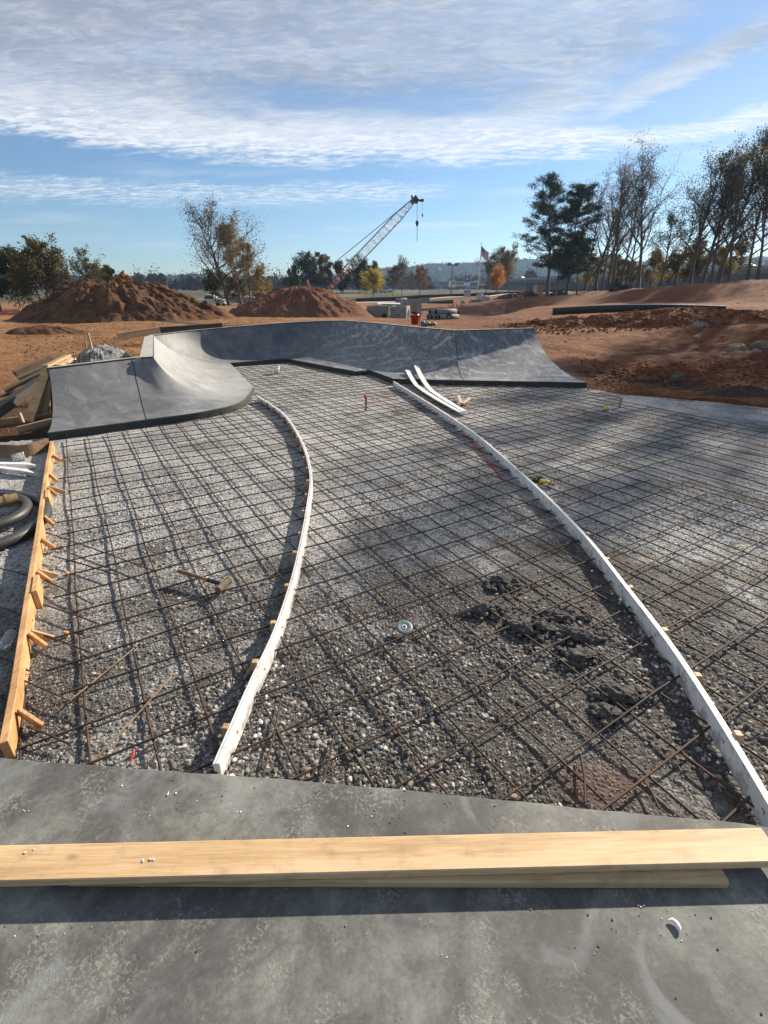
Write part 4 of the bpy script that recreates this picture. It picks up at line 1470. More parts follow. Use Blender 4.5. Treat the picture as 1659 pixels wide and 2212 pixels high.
for k, (x, y, z, rr_, lab) in enumerate([(1455, 2001, .13, .016, 'larger curled white foam scrap on the slab lower right'), (1390, 1958, .13, .008, 'small white foam scrap in the board shadow lower right'), (370, 1716, .13, .016, 'white foam crumbs on the slab behind the board left of centre'), (58, 1752, .13, .008, 'white foam crumb on the slab near the left picture edge'), (62, 1837, .207, .009, 'white scrap lying on the left end of the top board'), (320, 1858, .207, .01, 'white curl at the near edge of the top board'), (300, 1916, .13, .013, 'white crumb below the boards at the left'), (416, 1906, .13, .010, 'white crumb just below the lower board'), (1402, 1700, .13, .006, 'tiny white crumb on the slab at centre right'), (955, 2060, .13, .006, 'tiny white crumb alone on the near slab')]):
    p = atz(x, y, z + .004)
    mb = MB()
    rs = random.Random(k)
    if k == 0:
        mb.tube([(p.x - .010, p.y + .016, z + .008), (p.x + .003, p.y + .016, z + .012), (p.x + .011, p.y + .006, z + .012), (p.x + .013, p.y - .008, z + .011), (p.x + .010, p.y - .016, z + .008)], [.003, .006, .008, .008, .004], 7)
    else:
        for j in range(1 + int(rr_ * 250) % 3):
            mb.rock((p.x + rs.uniform(-.02, .02), p.y + rs.uniform(-.008, .008), z + rr_ * .2), (rr_ * rs.uniform(.35, .8), rr_ * .32, rr_ * .25), k * 9 + j, 1, jag=.65)
    tag(mb.build('foam_scrap', M['foam'], None, tuple(p)), lab, 'foam scrap', 'white foam scraps')
# crumbs too many to count
mb = MB()
rs = random.Random(31)
for k in range(170):
    x, y = (rs.uniform(-1.8, 1.8), rs.uniform(.66, 1.5)) if k % 3 == 0 else (rs.gauss((-.9, .1, .9, -1.3)[k % 4], .16), rs.gauss((1.38, 1.36, .95, .9)[k % 4], .05))
    z = .13
    if y > 1.04 and y < 1.25:
        continue
    if y > 1.46 - .085 * x:
        continue
    mb.rock((x, y, z + .001), rs.choice((.0015, .002, .003, .0045)), k, 0, mi=rs.choice((0, 1, 1, 2)))
kind(mb.build('grit', [M['foam'], M['clod'], M['rockm']]), 'stuff', 'fine grit and crumbs on the slab')
# red crayon at the slab edge
p = atz(287, 1652, .1)
mb = MB()
mb.tube([p + Vector((-.002, -.005, .03)), p + Vector((.0, .03, .05))], .006, 8)
mb.tube([p + Vector((.0, .03, .05)), p + Vector((.001, .04, .057))], [.006, .002], 8)
tag(mb.build('marker', M['red'], None, tuple(p)), 'red marking crayon sticking up at the left end of the slab edge', 'marker')
# ------------------------------------------------------------------ small things on the gravel
# sledge hammer
p, q = atz(386, 1233, .085), atz(487, 1264, .075)
root = T('hammer', 'short sledge hammer with wooden handle lying on the left gravel', 'hammer', ((p + q) / 2)[:])
dv = (q - p).normalized()
mb = MB()
mb.tube([p, p.lerp(q, .15), p.lerp(q, .5), p.lerp(q, .97)], [.0165, .0175, .0145, .016], 10)
part(mb, 'handle', M['old_wood'], root)
mb = MB()
mb.tube([p.lerp(q, .64), p.lerp(q, .70)], .0182, 10)
mb.tube([p.lerp(q, .715), p.lerp(q, .90)], .0172, 10)
part(mb, 'grip_tape', M['dark'], root)
sd = Vector((-dv.y, dv.x, .12)).normalized()
mb = MB()
c = p.lerp(q, .97)
mb.tube([c - sd * .075, c - sd * .066, c - sd * .03, c + sd * .03, c + sd * .066, c + sd * .075], [.026, .031, .029, .029, .031, .026], 8, smooth=False)
part(mb, 'head', simple('rusty_hammer_head', (.24, .17, .10), (.14, .09, .055), 18., .6, .3, .003, metal=.3), root)
# grinding disc
p = atz(873, 1355, .05)
root = T('grinding_disc', 'blue grey grinding disc lying on dark gravel in the middle', 'disc', p[:])
root.rotation_euler = (R(14), R(5), 0)
mb = MB()
mb.lathe([(.014, .004), (.030, .004), (.036, .0065), (.058, .0065), (.060, .004), (.058, .0), (.014, .0), (.014, .004)], 28)
mb.build('disc', simple('disc_face', (.10, .16, .19), (.05, .085, .105), 30., .5, .2, .001, coord='obj'), root)
mb = MB()
mb.lathe([(.0125, .0075), (.0175, .0075), (.0185, .005)], 24)
mb.build('label_ring', M['white_paint'], root)
mb = MB()
mb.lathe([(.0, .0065), (.0118, .0065)], 18)
mb.build('bore', M['dark'], root)
# work gloves
p = atz(1166, 1041, .05)
root = T('work_gloves', 'pair of black and yellow work gloves dropped behind the right white form', 'gloves', p[:])
gy = simple('yellow_fabric', (.62, .50, .05), (.45, .34, .03), 25., .8, .3, .003)
for k, (dx_, dy_, ro) in enumerate([(-.07, .06, 2.3), (.05, -.02, -.4)]):
    Mx = Matrix.Translation(p + Vector((dx_, dy_, .015))) @ Matrix.Rotation(ro, 4, 'Z') @ Matrix.Rotation(R(12), 4, 'Y')
    mb = MB()
    # palm and cuff as one flattened sleeve
    vs = []
    prof_ = [(-.10, .052, .030), (-.07, .047, .026), (-.03, .043, .022), (.02, .048, .020), (.06, .045, .016)]
    for x, ry, rz in prof_:
        for j in range(12):
            a = j * math.pi / 6
            vs.append(Mx @ Vector((x, ry * math.cos(a), rz * math.sin(a) + .012 * math.sin(x * 40))))
    mb.add(vs, [(i * 12 + j, i * 12 + (j + 1) % 12, i * 12 + 12 + (j + 1) % 12, i * 12 + 12 + j) for i in range(4) for j in range(12)], True)
    mb.add([vs[48 + j] for j in range(12)], [tuple(range(12))], True)
    part(mb, 'palm', gy if k else M['rubber'], root)
    mb = MB()
    for f, (yy, L_) in enumerate([(-.033, .060), (-.011, .072), (.011, .074), (.032, .062)]):
        mb.tube([Mx @ Vector((.05, yy, 0)), Mx @ Vector((.05 + L_ * .5, yy * 1.15, .012 + .006 * (f % 2))), Mx @ Vector((.05 + L_, yy * 1.2, -.008))], [.0115, .0115, .008], 7)
    mb.tube([Mx @ Vector((-.01, .04, 0)), Mx @ Vector((.015, .07, .008)), Mx @ Vector((.045, .08, .0))], [.013, .013, .008], 7)
    part(mb, 'fingers', M['rubber'] if k else gy, root)
    mb = MB()
    mb.tube([Mx @ Vector((-.102, 0, .0)), Mx @ Vector((-.06, 0, .004))], [.04, .044], 12)
    part(mb, 'cuff', M['rubber'], root)
# stakes
for (x, y, h, w_, lab, redtop, lean) in [(790, 888, .25, .045, 'wooden stake with bright red top standing in the open grid', True, .03), (1338, 880, .21, .05, 'bare wooden stake standing right on the far gravel', False, -.04), (1271, 842, .20, .035, 'small wooden stake at the right foot of the ramp', False, .06)]:
    p = atz(x, y, 0)
    root = T('stake', lab, 'stake', p[:], 'grade stakes on the gravel')
    mb = MB()
    mb.beam(p + Vector((0, 0, -.05)), p + Vector((lean * .3, lean, h)), w_, w_ * .5, (0, 1, 0), .002)
    part(mb, 'shaft', M['stake_wood'], root)
    if redtop:
        mb = MB()
        mb.tube([p + Vector((0, 0, h - .005)), p + Vector((0, 0, h + .05)), p + Vector((0, 0, h + .065))], [.032, .030, .018], 8)
        part(mb, 'red_cap', M['red'], root)
# white cup in the far grid
p = atz(598, 806, .02)
mb = MB()
mb.lathe([(.0, 0), (.07, 0), (.085, .17), (.078, .17), (.065, .02), (0, .02)], 16, Matrix.Translation(p))
mb.lathe([(.088, .155), (.095, .16), (.095, .185), (.085, .185)], 16, Matrix.Translation(p))
tag(mb.build('pipe_stub', M['white_paint'], None, tuple(p)), 'white plastic drain stub standing in the shaded far grid', 'pipe stub')
# loose white strips leaning on the ramp
for k, (a, b, lab) in enumerate([(((880, 800), 12.95), (996, 891), 'left white plastic strip leaning from the gravel onto the ramp'), (((899, 790), 13.15), (1003, 889), 'right white plastic strip leaning from the gravel onto the ramp')]):
    p0, p1 = aty(*a[0], a[1]), atz(*b, .07)
    pts = []
    for i in range(11):
        t = i / 10
        q = p0.lerp(p1, t)
        q.z -= .16 * math.sin(math.pi * t) * (1 - t * .4)
        q.z = max(q.z, .075)
        q.x += .10 * math.sin(math.pi * t) * (-1 if k == 0 else -1)
        pts.append(q)
    vs = []
    for i, q in enumerate(pts):
        t = (pts[min(i + 1, 10)] - pts[max(i - 1, 0)]).normalized()
        sdv = Vector((t.y, -t.x, .15)).normalized() * .062
        up = sdv.cross(t).normalized() * .009
        if up.z < 0:
            up = -up
        vs += [q - sdv - up, q + sdv - up, q + sdv + up, q - sdv + up]
    mb = MB()
    mb.add(vs, [(i * 4 + j, i * 4 + (j + 1) % 4, i * 4 + 4 + (j + 1) % 4, i * 4 + 4 + j) for i in range(10) for j in range(4)] + [(3, 2, 1, 0), (40, 41, 42, 43)])
    tag(mb.build('plastic_strip', M['pvc'], None, tuple(p1)), lab, 'plastic strip', 'white strips leaning on the ramp')
# two wood offcuts in a V
for (a, b, lab) in [((990, 855), (996, 872), 'left short wood offcut of the pair below the ramp'), ((1015, 860), (999, 872), 'right short wood offcut of the pair below the ramp')]:
    p0, p1 = atz(*a, .085), atz(*b, .075)
    mb = MB()
    mb.beam(p0, p1, .06, .035, bev=.003)
    tag(mb.build('wood_offcut', M['pine'], None, tuple(p0)), lab, 'offcut', 'wood offcuts by the white strips')
p = atz(1310, 883, .04)
mb = MB()
mb.lathe([(.0, -.05), (.03, -.045), (.055, -.02), (.055, .02), (.03, .045), (0, .05)], 14, Matrix.Translation(p) @ Matrix.Rotation(1.2, 4, 'Y'))
tag(mb.build('ball', simple('lime_plastic', (.5, .6, .05), (.42, .5, .04), 9., .5, .05), None, tuple(p)), 'lime yellow ball lying left of the bare far stake', 'ball')
# asphalt lumps
for k, (x, y, rx, ry, rz_, lab) in enumerate([(1085, 1258, .085, .06, .045, 'dark lump of caked soil topmost of the group on the gravel'), (1048, 1318, .09, .05, .04, 'dark lump left of the group below the topmost one'), (1126, 1352, .075, .13, .045, 'large long flat slab of dark caked soil left in the group'), (1205, 1330, .13, .05, .05, 'wide dark lump with white stones on it right in the group'), (1245, 1372, .12, .055, .04, 'low dark lump at the right end of the group'), (1175, 1357, .05, .045, .04, 'small dark lump between the long slab and the wide lump'), (1315, 1541, .05, .04, .04, 'single dark stone near the right white form low down'), (1255, 1420, .10, .06, .035, 'crumbly dark lump below the group'), (1340, 1500, .10, .05, .035, 'dark lump nearest the right white form')]):
    p = atz(x, y, .02)
    mb = MB()
    mb.rock(p + Vector((0, 0, .01)), (rx * 1.1, ry * 1.1, rz_ * 1.05), k + 60, 3, jag=.55)
    rs = random.Random(k)
    for j in range(46):
        a = rs.uniform(0, 6.28)
        q = rs.uniform(.55, 1.9)
        mb.rock((p.x + math.cos(a) * rx * q, p.y + math.sin(a) * ry * q, p.z - .004 + .02 * max(0, 1 - q)), rs.uniform(.006, .034) * (1.3 - .5 * q / 1.9), k * 31 + j, 1, jag=.5)
    o = mb.build('soil_lump', M['clod'], None, tuple(p))
    me = o.data
    for v in me.vertices:
        c_ = v.co
        dn = .022 * float(fbm(np.array([c_.x * 38.]), np.array([c_.y * 38. + c_.z * 30]), k, 3)[0])
        v.co = c_ * (1 + dn / max(c_.length, .02))
    tag(o, lab, 'soil lump', 'dark soil lumps on the gravel')
# mason line
mb = MB()
pts = [atz(520, 1203, .10), atz(736, 1177, .10), atz(1086, 1132, .105), atz(1380, 1101, .105), atz(1700, 1066, .11)]
mb.tube(pts, .0013, 4)
tag(mb.build('string_line', simple('yellow_string', (.55, .52, .14), (.45, .42, .1), 30., .7, 0), None, tuple(pts[2])), 'thin yellow mason string stretched low across the gravel', 'string')

# ------------------------------------------------------------------ left side: hose, sticks, bottles, lumber
hr = .052
P_ = [(-5.6, 2.7, .06), (-4.6, 3.0, .06), (-3.75, 3.55, .06), (-3.42, 3.95, .06), (-3.40, 4.35, .06), (-3.62, 4.75, .06), (-4.0, 4.98, .06), (-4.5, 5.06, .06), (-5.3, 4.85, .06), (-5.9, 4.2, .06), (-5.5, 3.5, .06), (-4.7, 3.45, .08), (-3.95, 3.95, .085), (-3.66, 4.32, .09), (-3.74, 4.66, .09), (-4.02, 4.86, .1), (-4.45, 4.9, .09), (-5.1, 4.6, .08)]
root = T('hose_coil', 'coiled black rubber hose lying left of the timber form', 'hose', (-4.2, 4.2, 0))
pts = [tuple(q) for q in catmull(P_, 10)]
mb = MB()
mb.tube(pts, hr, 12)
part(mb, 'hose', M['rubber'], root)
e0, e1 = Vector((-4.9, 3.55, .17)), Vector((-3.86, 4.72, .15))
mb = MB()
mb.tube([tuple(q) for q in catmull([(-6.2, 2.6, .08), (-5.4, 3.1, .15), tuple(e0)], 8)] + [tuple(e0.lerp(e1, .55))], hr, 12)
part(mb, 'hose_end', M['rubber'], root)
mb = MB()
d_ = e1 - e0
for t0, t1, r_ in [(.55, .68, .05), (.68, .70, .066), (.70, .72, .056), (.72, .74, .066), (.74, .86, .06), (.86, .885, .068), (.885, .93, .058), (.93, .955, .068), (.955, 1., .056)]:
    mb.tube([e0 + d_ * t0, e0 + d_ * t1], r_, 14)
part(mb, 'coupling', M['brass'], root)
for (a, b, lab) in [((-60, 1003), (79, 1006), 'upper white plastic stake with pointed end left of the timber form'), ((-60, 1006), (74, 1022), 'lower white plastic stake with pointed end left of the timber form')]:
    p0, p1 = atz(*a, .05), atz(*b, .05)
    mb = MB()
    t = (p1 - p0).normalized()
    sd = Vector((-t.y, t.x, 0)) * .034
    up = Vector((0, 0, .03))
    vs = []
    for f, sc_ in ((0, 1), (.86, 1), (1, .15)):
        q = p0.lerp(p1, f)
        vs += [q - sd * sc_ - up * sc_, q + sd * sc_ - up * sc_, q + sd * sc_ + up * sc_, q - sd * sc_ + up * sc_]
    mb.add(vs, [(i * 4 + j, i * 4 + (j + 1) % 4, i * 4 + 4 + (j + 1) % 4, i * 4 + 4 + j) for i in range(2) for j in range(4)] + [(3, 2, 1, 0), (8, 9, 10, 11)])
    tag(mb.build('plastic_stake', M['pvc'], None, tuple(p1)), lab, 'stake', 'white plastic stakes by the hose')
cp, g_, b_ = newmat('clear_plastic')
b_.inputs['Base Color'].default_value = (.8, .82, .8, 1)
b_.inputs['Roughness'].default_value = .15
b_.inputs['Transmission Weight'].default_value = .75
b_.inputs['IOR'].default_value = 1.2
for (x, y, ro, lab, capm) in [(18, 1378, 1.9, 'clear plastic bottle with green cap lying left of the timber form', 'green'), (41, 988, .6, 'clear plastic cup lying by the curved form board at left', None)]:
    p = atz(x, y, .04)
    root = T('bottle' if capm else 'plastic_cup', lab, 'bottle' if capm else 'cup', p[:])
    Mx = Matrix.Translation(p) @ Matrix.Rotation(ro, 4, 'Z') @ Matrix.Rotation(R(90), 4, 'Y')
    mb = MB()
    if capm:
        mb.lathe([(0, -.1), (.03, -.1), (.034, -.09), (.032, -.05), (.034, -.03), (.032, 0), (.034, .03), (.03, .055), (.013, .085), (.013, .1)], 16, Mx)
    else:
        mb.lathe([(0, -.08), (.055, -.08), (.066, .06), (.062, .06), (.05, -.07), (0, -.07)], 16, Mx)
    part(mb, 'body', cp, root)
    mb = MB()
    if capm:
        mb.lathe([(.0155, .088), (.0155, .106), (0, .107)], 12, Mx)
        part(mb, 'cap', simple('green_cap', (.03, .25, .08), (.02, .2, .06), 8., .4, 0), root)
    else:
        mb.lathe([(.066, .055), (.07, .058), (.07, .066), (.063, .066)], 16, Mx)
        part(mb, 'rim', M['white_paint'], root)
# curved form board
cv = catmull([atz(-90, 975, .09)[:2], atz(0, 973, .09)[:2], atz(55, 974, .09)[:2], atz(106, 960, .09)[:2]], 8)
mb = MB()
strip(mb, [tuple(q) for q in cv], .035, .0, .18)
tag(mb.build('form_board', M['old_wood'], None, tuple(atz(40, 974, 0))), 'bent brown form board curving in from the left edge below the lumber', 'board')


def lumber(a, b, wd, th, mt, lab, up=(0, 0, 1), name='timber'):
    p0, p1 = aty(*a[:2], a[2]), aty(*b[:2], b[2])
    mb = MB()
    L_ = (p1 - p0).length
    mb.beam((-L_ / 2, 0, 0), (L_ / 2, 0, 0), wd, th, bev=.004)
    o = mb.build(name, M[mt])
    x = (p1 - p0).normalized()
    y = Vector(up).cross(x).normalized()
    z = x.cross(y)
    o.matrix_world = Matrix.Translation((p0 + p1) / 2) @ Matrix((x, y, z)).transposed().to_4x4()
    return tag(o, lab, 'lumber', 'loose lumber left of the ramp')


lumber((101, 799, 8.6), (62, 912, 7.9), .15, .04, 'form_pine', 'orange plank leaning against the left end of the ramp', (0, 1, .3))
lumber((110, 815, 8.9), (90, 900, 8.4), .20, .04, 'old_wood', 'brown plank standing in shade behind the leaning orange plank', (0, 1, .2))
lumber((-40, 913, 7.6), (90, 822, 8.8), .17, .14, 'dark_wood', 'thick old dark timber lying diagonally in the lumber pile')
lumber((10, 845, 8.6), (102, 799, 9.0), .13, .045, 'pine2', 'pale plank lying diagonally above the thick dark timber', (0, .5, 1))
lumber((38, 818, 9.2), (106, 789, 9.5), .10, .045, 'pine', 'pale narrow plank under the rounded log at top of the lumber pile', (0, .5, 1))
lumber((34, 810, 10.0), (112, 774, 10.6), .17, .15, 'old_wood', 'big brown squared log topmost in the lumber pile')
lumber((97, 792, 9.4), (148, 768, 10.1), .13, .045, 'pine2', 'short pale plank reaching right behind the ramp corner', (0, .5, 1))
lumber((118, 790, 9.6), (150, 774, 10.2), .26, .04, 'pine', 'short wide pale board piece behind the ramp corner', (0, .6, 1))
lumber((-20, 918, 7.7), (52, 908, 7.8), .15, .05, 'old_wood', 'low brown board on edge at the far left of the pile foot', (0, 1, .2))
lumber((45, 917, 8.0), (116, 897, 8.2), .12, .05, 'old_wood', 'low brown board across the foot of the leaning plank', (0, 1, .2))
lumber((38, 930, 7.5), (114, 911, 7.8), .12, .05, 'old_wood', 'lowest brown board under the leaning plank', (0, 1, .2))
lumber((42, 893, 7.7), (50, 914, 7.6), .05, .04, 'old_wood', 'short upright stub in the lumber pile', (0, 1, 0))
lumber((-30, 862, 9), (48, 842, 9.6), .14, .05, 'dark_wood', 'dark plank at left half buried behind the diagonal timber')
lumber((253, 727, 17.5), (345, 713, 18.5), .05, .22, 'pine', 'sunlit pale plank standing on edge behind the ramp deck', (0, 0, 1))
lumber((343, 714, 18.6), (480, 704, 20.2), .05, .22, 'dark_wood', 'dark plank standing on edge behind the far lip', (0, 0, 1))
lumber((199, 755, 12.2), (190, 719, 12.3), .04, .04, 'stake_wood', 'tall thin stake leaning beside the gravel heap', (0, 1, 0))
lumber((187, 757, 12.6), (184, 738, 12.6), .035, .035, 'stake_wood', 'shorter thin stake left of the tall one by the gravel heap', (0, 1, 0))
# leftover rebar cage behind the bank
root = T('rebar_cage', 'small rebar cage behind the left ramp corner', 'rebar cage', tuple(aty(180, 780, 9.9)))
for k in range(4):
    mb = MB()
    y_ = 770 + k * 7
    mb.tube([aty(157, y_ + 2, 9.9), aty(207, y_ - 4, 10.4)], .008, 5)
    part(mb, 'bar', M['rebar'], root)
for k in range(5):
    mb = MB()
    x_ = 160 + k * 11
    mb.tube([aty(x_, 768 - k * 1.3, 9.9 + k * .1), aty(x_ + 1, 800 - k * 1.3, 9.9 + k * .1)], .008, 5)
    part(mb, 'bar', M['rebar'], root)
for k, (x, y, Y) in enumerate([(215, 735, 21), (232, 726, 22)]):
    pass
# ------------------------------------------------------------------ earth piles
mL = aty(255, 690, 41)
tag(heap('dirt_pile', M['mound'], mL.x - .9, 43.5, 8.7, 6.0, 4.0, 0, 2, .32, 130, top=1.1, flank=.055, cap=2.45), 'big dark brown dirt pile behind the left ramp, ridged and slumped', 'dirt pile')
mR = aty(640, 676, 46)
tag(heap('dirt_pile', M['mound2'], mR.x - .1, 49, 7.3, 5.2, 3.0, 0, 6, .22, 90, top=1.15, flank=.05, cap=2.3), 'smoother reddish dirt pile in front of the crane', 'dirt pile')
tag(heap('dirt_pile', M['mound'], -16.5, 25.6, 2.4, 1.1, .42, .05, 9, .5, 34, flank=.2), 'low clumpy dirt windrow at the left picture edge', 'dirt pile')
tag(heap('dirt_pile', M['mound'], -25.5, 42.5, 3.4, 1.6, .9, .1, 15, .4, 34, flank=.15), 'low dirt spoil at the left foot of the big dark pile', 'dirt pile')
for k, (x, y, Y, rx, h, lab) in enumerate([(1100, 651, 82, 3.2, 1.1, 'small dark dirt heap right of the pale boulders'), (1135, 652, 84, 3.6, 1.6, 'dark dirt heap left of the portable toilet'), (1205, 648, 86, 3.0, 1.3, 'dark dirt heap under the left pine')]):
    p = aty(x, y, Y)
    tag(heap('dirt_pile', M['black_soil'], p.x, p.y, rx, 1.6, h, 0, 20 + k, .4, 30, base=p.z, flank=.15), lab, 'dirt pile', 'dark dirt heaps in the distance')
p = atz(1600, 866, .0)
tag(heap('dirt_pile', M['black_soil'], p.x + .15, p.y + .35, 1.25, .5, .30, -.12, 33, .5, 34, base=0., flank=.25), 'low dark dirt heap at the right end of the gravel', 'dirt pile')
p = aty(1500, 715, 22)
tag(heap('gravel_heap', M['grey_gravel'], p.x, p.y, 1.2, .9, .52, 0, 41, .5, 34, base=p.z - .12, flank=.2), 'pale grey gravel heap on the bank in front of the black pipes', 'gravel heap')
# rocky bank in front of the pipes
p = aty(1450, 705, 23)
bank = heap('dirt_bank', M['clods'], p.x + 2, p.y + .3, 11.5, 1.9, .62, -.16, 52, .5, 70, flank=.22)
tag(bank, 'long bank of broken red brown soil in front of the black pipes', 'dirt bank')
mb = MB()
rs = random.Random(77)
CL = []
for k in range(5200):
    t = rs.random()
    if t < .5:
        x = rs.uniform(5.2, 12)
        y = 13.2 - .12 * (x - 5) + rs.gauss(0, .9)
        s_ = rs.uniform(.012, .05) * (1.8 if rs.random() < .05 else 1)
    elif t < .97:
        x = rs.uniform(5.5, 22)
        y = p.y + .3 - .16 * (x - p.x - 2) + rs.uniform(-2.2, 1.4)
        s_ = rs.uniform(.02, .075)
    else:
        x, y = rs.uniform(6, 30), rs.uniform(17, 40)
        s_ = rs.uniform(.03, .09)
    CL.append((x, y, s_))
CA = np.array(CL)
zz = ground_z(CA[:, 0], CA[:, 1])
BZ = bank.data
bx = np.empty(len(BZ.vertices) * 3, np.float32)
BZ.vertices.foreach_get('co', bx)
bx = bx.reshape(-1, 3)
for k, (x, y, s_) in enumerate(CL):
    z = zz[k]
    dd = (bx[:, 0] - x) ** 2 + (bx[:, 1] - y) ** 2
    j = int(dd.argmin())
    if dd[j] < .05:
        z = max(z, bx[j, 2])
    if inside(np.array(x), np.array(y), BED):
        continue
    mb.rock((x, y, z), s_, k % 60, 1, jag=.4, sq=.65)
kind(mb.build('dirt_clods', M['clods']), 'stuff', 'broken clods of red brown soil on the right')
mb = MB()
for k in range(1500):
    a = rs.uniform(-.62, -.2)
    r_ = rs.uniform(12, 45)
    x, y = math.sin(a) * r_, math.cos(a) * r_
    if x > -7.4 and y < 20:
        continue
    mb.rock((x, y, gz(x, y)), rs.uniform(.015, .06), k % 50, 0, jag=.45)
kind(mb.build('dirt_clods', M['mound']), 'stuff', 'scattered clods on the sunlit dirt at left')
for k, (x, y, Y, r_, lab, mt) in enumerate([(1590, 757, 17.5, .27, 'tan boulder on the right dirt slope, left of the orange one', 'rockm'), (1642, 745, 18, .25, 'orange brown boulder at the right picture edge', 'rockm'), (1455, 846, 12.0, .16, 'dark rounded rock at the edge of the gravel by the low heap', 'clod'), (1505, 732, 20.5, .10, 'grey stone below the gravel heap', 'pale_rock'), (1590, 701, 21.5, .15, 'reddish stone on top of the soil bank at right', 'rockm'), (1405, 690, 24, .15, 'tan stone just below the shorter black pipe', 'rockm'), (1630, 775, 16.4, .12, 'small tan stone below the orange brown boulder', 'rockm'), (1385, 836, 12.4, .11, 'dark stone half buried in the mud bank', 'clod')]):
    p = aty(x, y, Y)
    mb = MB()
    mb.rock((0, 0, r_ * .3), (r_ * 1.25, r_, r_ * .85), k + 5, 3, jag=.4)
    o = mb.build('boulder', M[mt])
    o.location = (p.x, p.y, max(gz(p.x, p.y) - .02, p.z - .1))
    tag(o, lab, 'rock', 'rocks on the right hand dirt')

# ------------------------------------------------------------------ black pipes on the right


def corrugated(p0, p1, r, sag, mt, name, lab, root_cat='pipe', group=None, n=70, rib=.012):
    p0, p1 = Vector(p0), Vector(p1)
    root = T(name, lab, root_cat, ((p0 + p1) / 2)[:], group)
    pts, rr = [], []
    for i in range(n + 1):
        t = i / n
        q = p0.lerp(p1, t)
        q.z += sag * math.sin(math.pi * t)
        pts.append(q)
        rr.append(r + (rib if i % 2 else 0))
    mb = MB()
    mb.tube(pts, rr, 18, caps=False)
    part(mb, 'pipe_wall', mt, root)
    mb = MB()
    for q0, q1 in ((pts[0], pts[1]), (pts[-1], pts[-2])):
        d_ = (q1 - q0).normalized()
        Mx = Matrix.Translation(q0) @ d_.to_track_quat('Z', 'Y').to_matrix().to_4x4()
        mb.lathe([(r + .014, .0), (r + .014, -.004), (r * .88, -.004), (r * .86, .5), (0, .5)], 20, Mx)
    part(mb, 'pipe_mouth', M['dark'], root)
    return root


p0, p1 = aty(1194, 673, 30), aty(1565, 669.5, 27)
corrugated(p0, p1, .20, .13, M['black_hdpe'], 'drain_pipe', 'long bowed black plastic drain pipe lying on the right dirt bank', 'pipe', 'black drain pipes')
p0, p1 = aty(1370, 687, 25.2), aty(1530, 687, 24.4)
corrugated(p0, p1, .12, .02, M['black_hdpe'], 'drain_pipe', 'shorter black drain pipe half buried below the long one', 'pipe', 'black drain pipes')

# ------------------------------------------------------------------ precast yard in the middle


def precast(name, lab, x0, x1, ybot, ytop, Y, depth, rz, holes, group='precast concrete boxes'):
    a, b = aty(x0, ybot, Y), aty(x1, ybot, Y)
    top_ = aty((x0 + x1) / 2, ytop, Y).z
    root = T(name, lab, 'concrete box', (a.x, a.y, a.z), group)
    ln_ = (b - a).length
    h = top_ - a.z
    Mr = Matrix.Rotation(rz, 4, 'Z')
    MX = Matrix.Translation(a) @ Mr
    th = .16
    mb = MB()

    def bx(x, y, z, sx, sy, sz):
        c_ = MX @ Vector((x, y, z))
        mb.frame_box(c_, (Mr @ Vector((sx / 2, 0, 0))), (Mr @ Vector((0, sy / 2, 0))), Vector((0, 0, sz / 2)), .02)
    bx(ln_ / 2, th / 2, h / 2, ln_, th, h)
    part(mb, 'wall', M['grey_conc'], root)
    mb = MB()
    bx(ln_ / 2, depth - th / 2, h / 2, ln_, th, h)
    part(mb, 'wall', M['grey_conc'], root)
    mb = MB()
    bx(th / 2, depth / 2, h / 2, th, depth - 2 * th - .01, h - .01)
    part(mb, 'wall', M['grey_conc'], root)
    mb = MB()
    bx(ln_ - th / 2, depth / 2, h / 2, th, depth - 2 * th - .01, h - .01)
    part(mb, 'wall', M['grey_conc'], root)
    for (hx, hz, hr_, face) in holes:
        mb = MB()
        if face == 'f':
            Mx = MX @ Matrix.Translation((hx * ln_, -.004, hz * h)) @ Matrix.Rotation(R(90), 4, 'X')
        else:
            Mx = MX @ Matrix.Translation((ln_ + .004, hx * depth, hz * h)) @ Matrix.Rotation(R(90), 4, 'Y')
        mb.lathe([(hr_ * 1.12, -.001), (hr_ * 1.12, .012), (hr_, .014), (hr_ * .98, .003), (0, .0025)], 20, Mx)
        part(mb, 'opening', M['dark'], root)
    return root


precast('catch_basin', 'left low precast concrete box behind the far lip', 806, 841, 692, 661, 49, 2.4, .28, [(.72, .28, .22, 'f')])
precast('catch_basin', 'wider precast concrete box with bolt slots next to the left one', 842, 878, 695, 661.5, 47, 2.2, -.20, [(.22, .72, .06, 'f'), (.78, .72, .06, 'f'), (.5, .42, .07, 'f'), (.5, .3, .6, 's')])
precast('catch_basin', 'tall precast concrete box behind the red bucket', 870, 910, 694, 647, 52, 2.0, .1, [(.62, .27, .32, 'f'), (.1, .6, .1, 'f')])
precast('catch_basin', 'small distant grey concrete block right of the tall box', 908, 928, 657, 644, 86, 1.6, 0., [])


def cpipe(c, dirv, ln_, r, lab, mt='pipe_conc', group='stacked concrete pipes'):
    d_ = Vector(dirv).normalized()
    c = Vector(c)
    root = T('concrete_pipe', lab, 'pipe', c[:], group)
    Mx = Matrix.Translation(c) @ d_.to_track_quat('Z', 'Y').to_matrix().to_4x4()
    mb = MB()
    mb.lathe([(r * .80, .0), (r, .0), (r, ln_), (r * .8, ln_)], 28, Mx)
    part(mb, 'barrel', M[mt], root)
    mb = MB()
    mb.lathe([(r * .80, .0), (r * .79, ln_ * .98), (0, ln_ * .985)], 24, Mx)
    part(mb, 'bore', M['dark'], root)


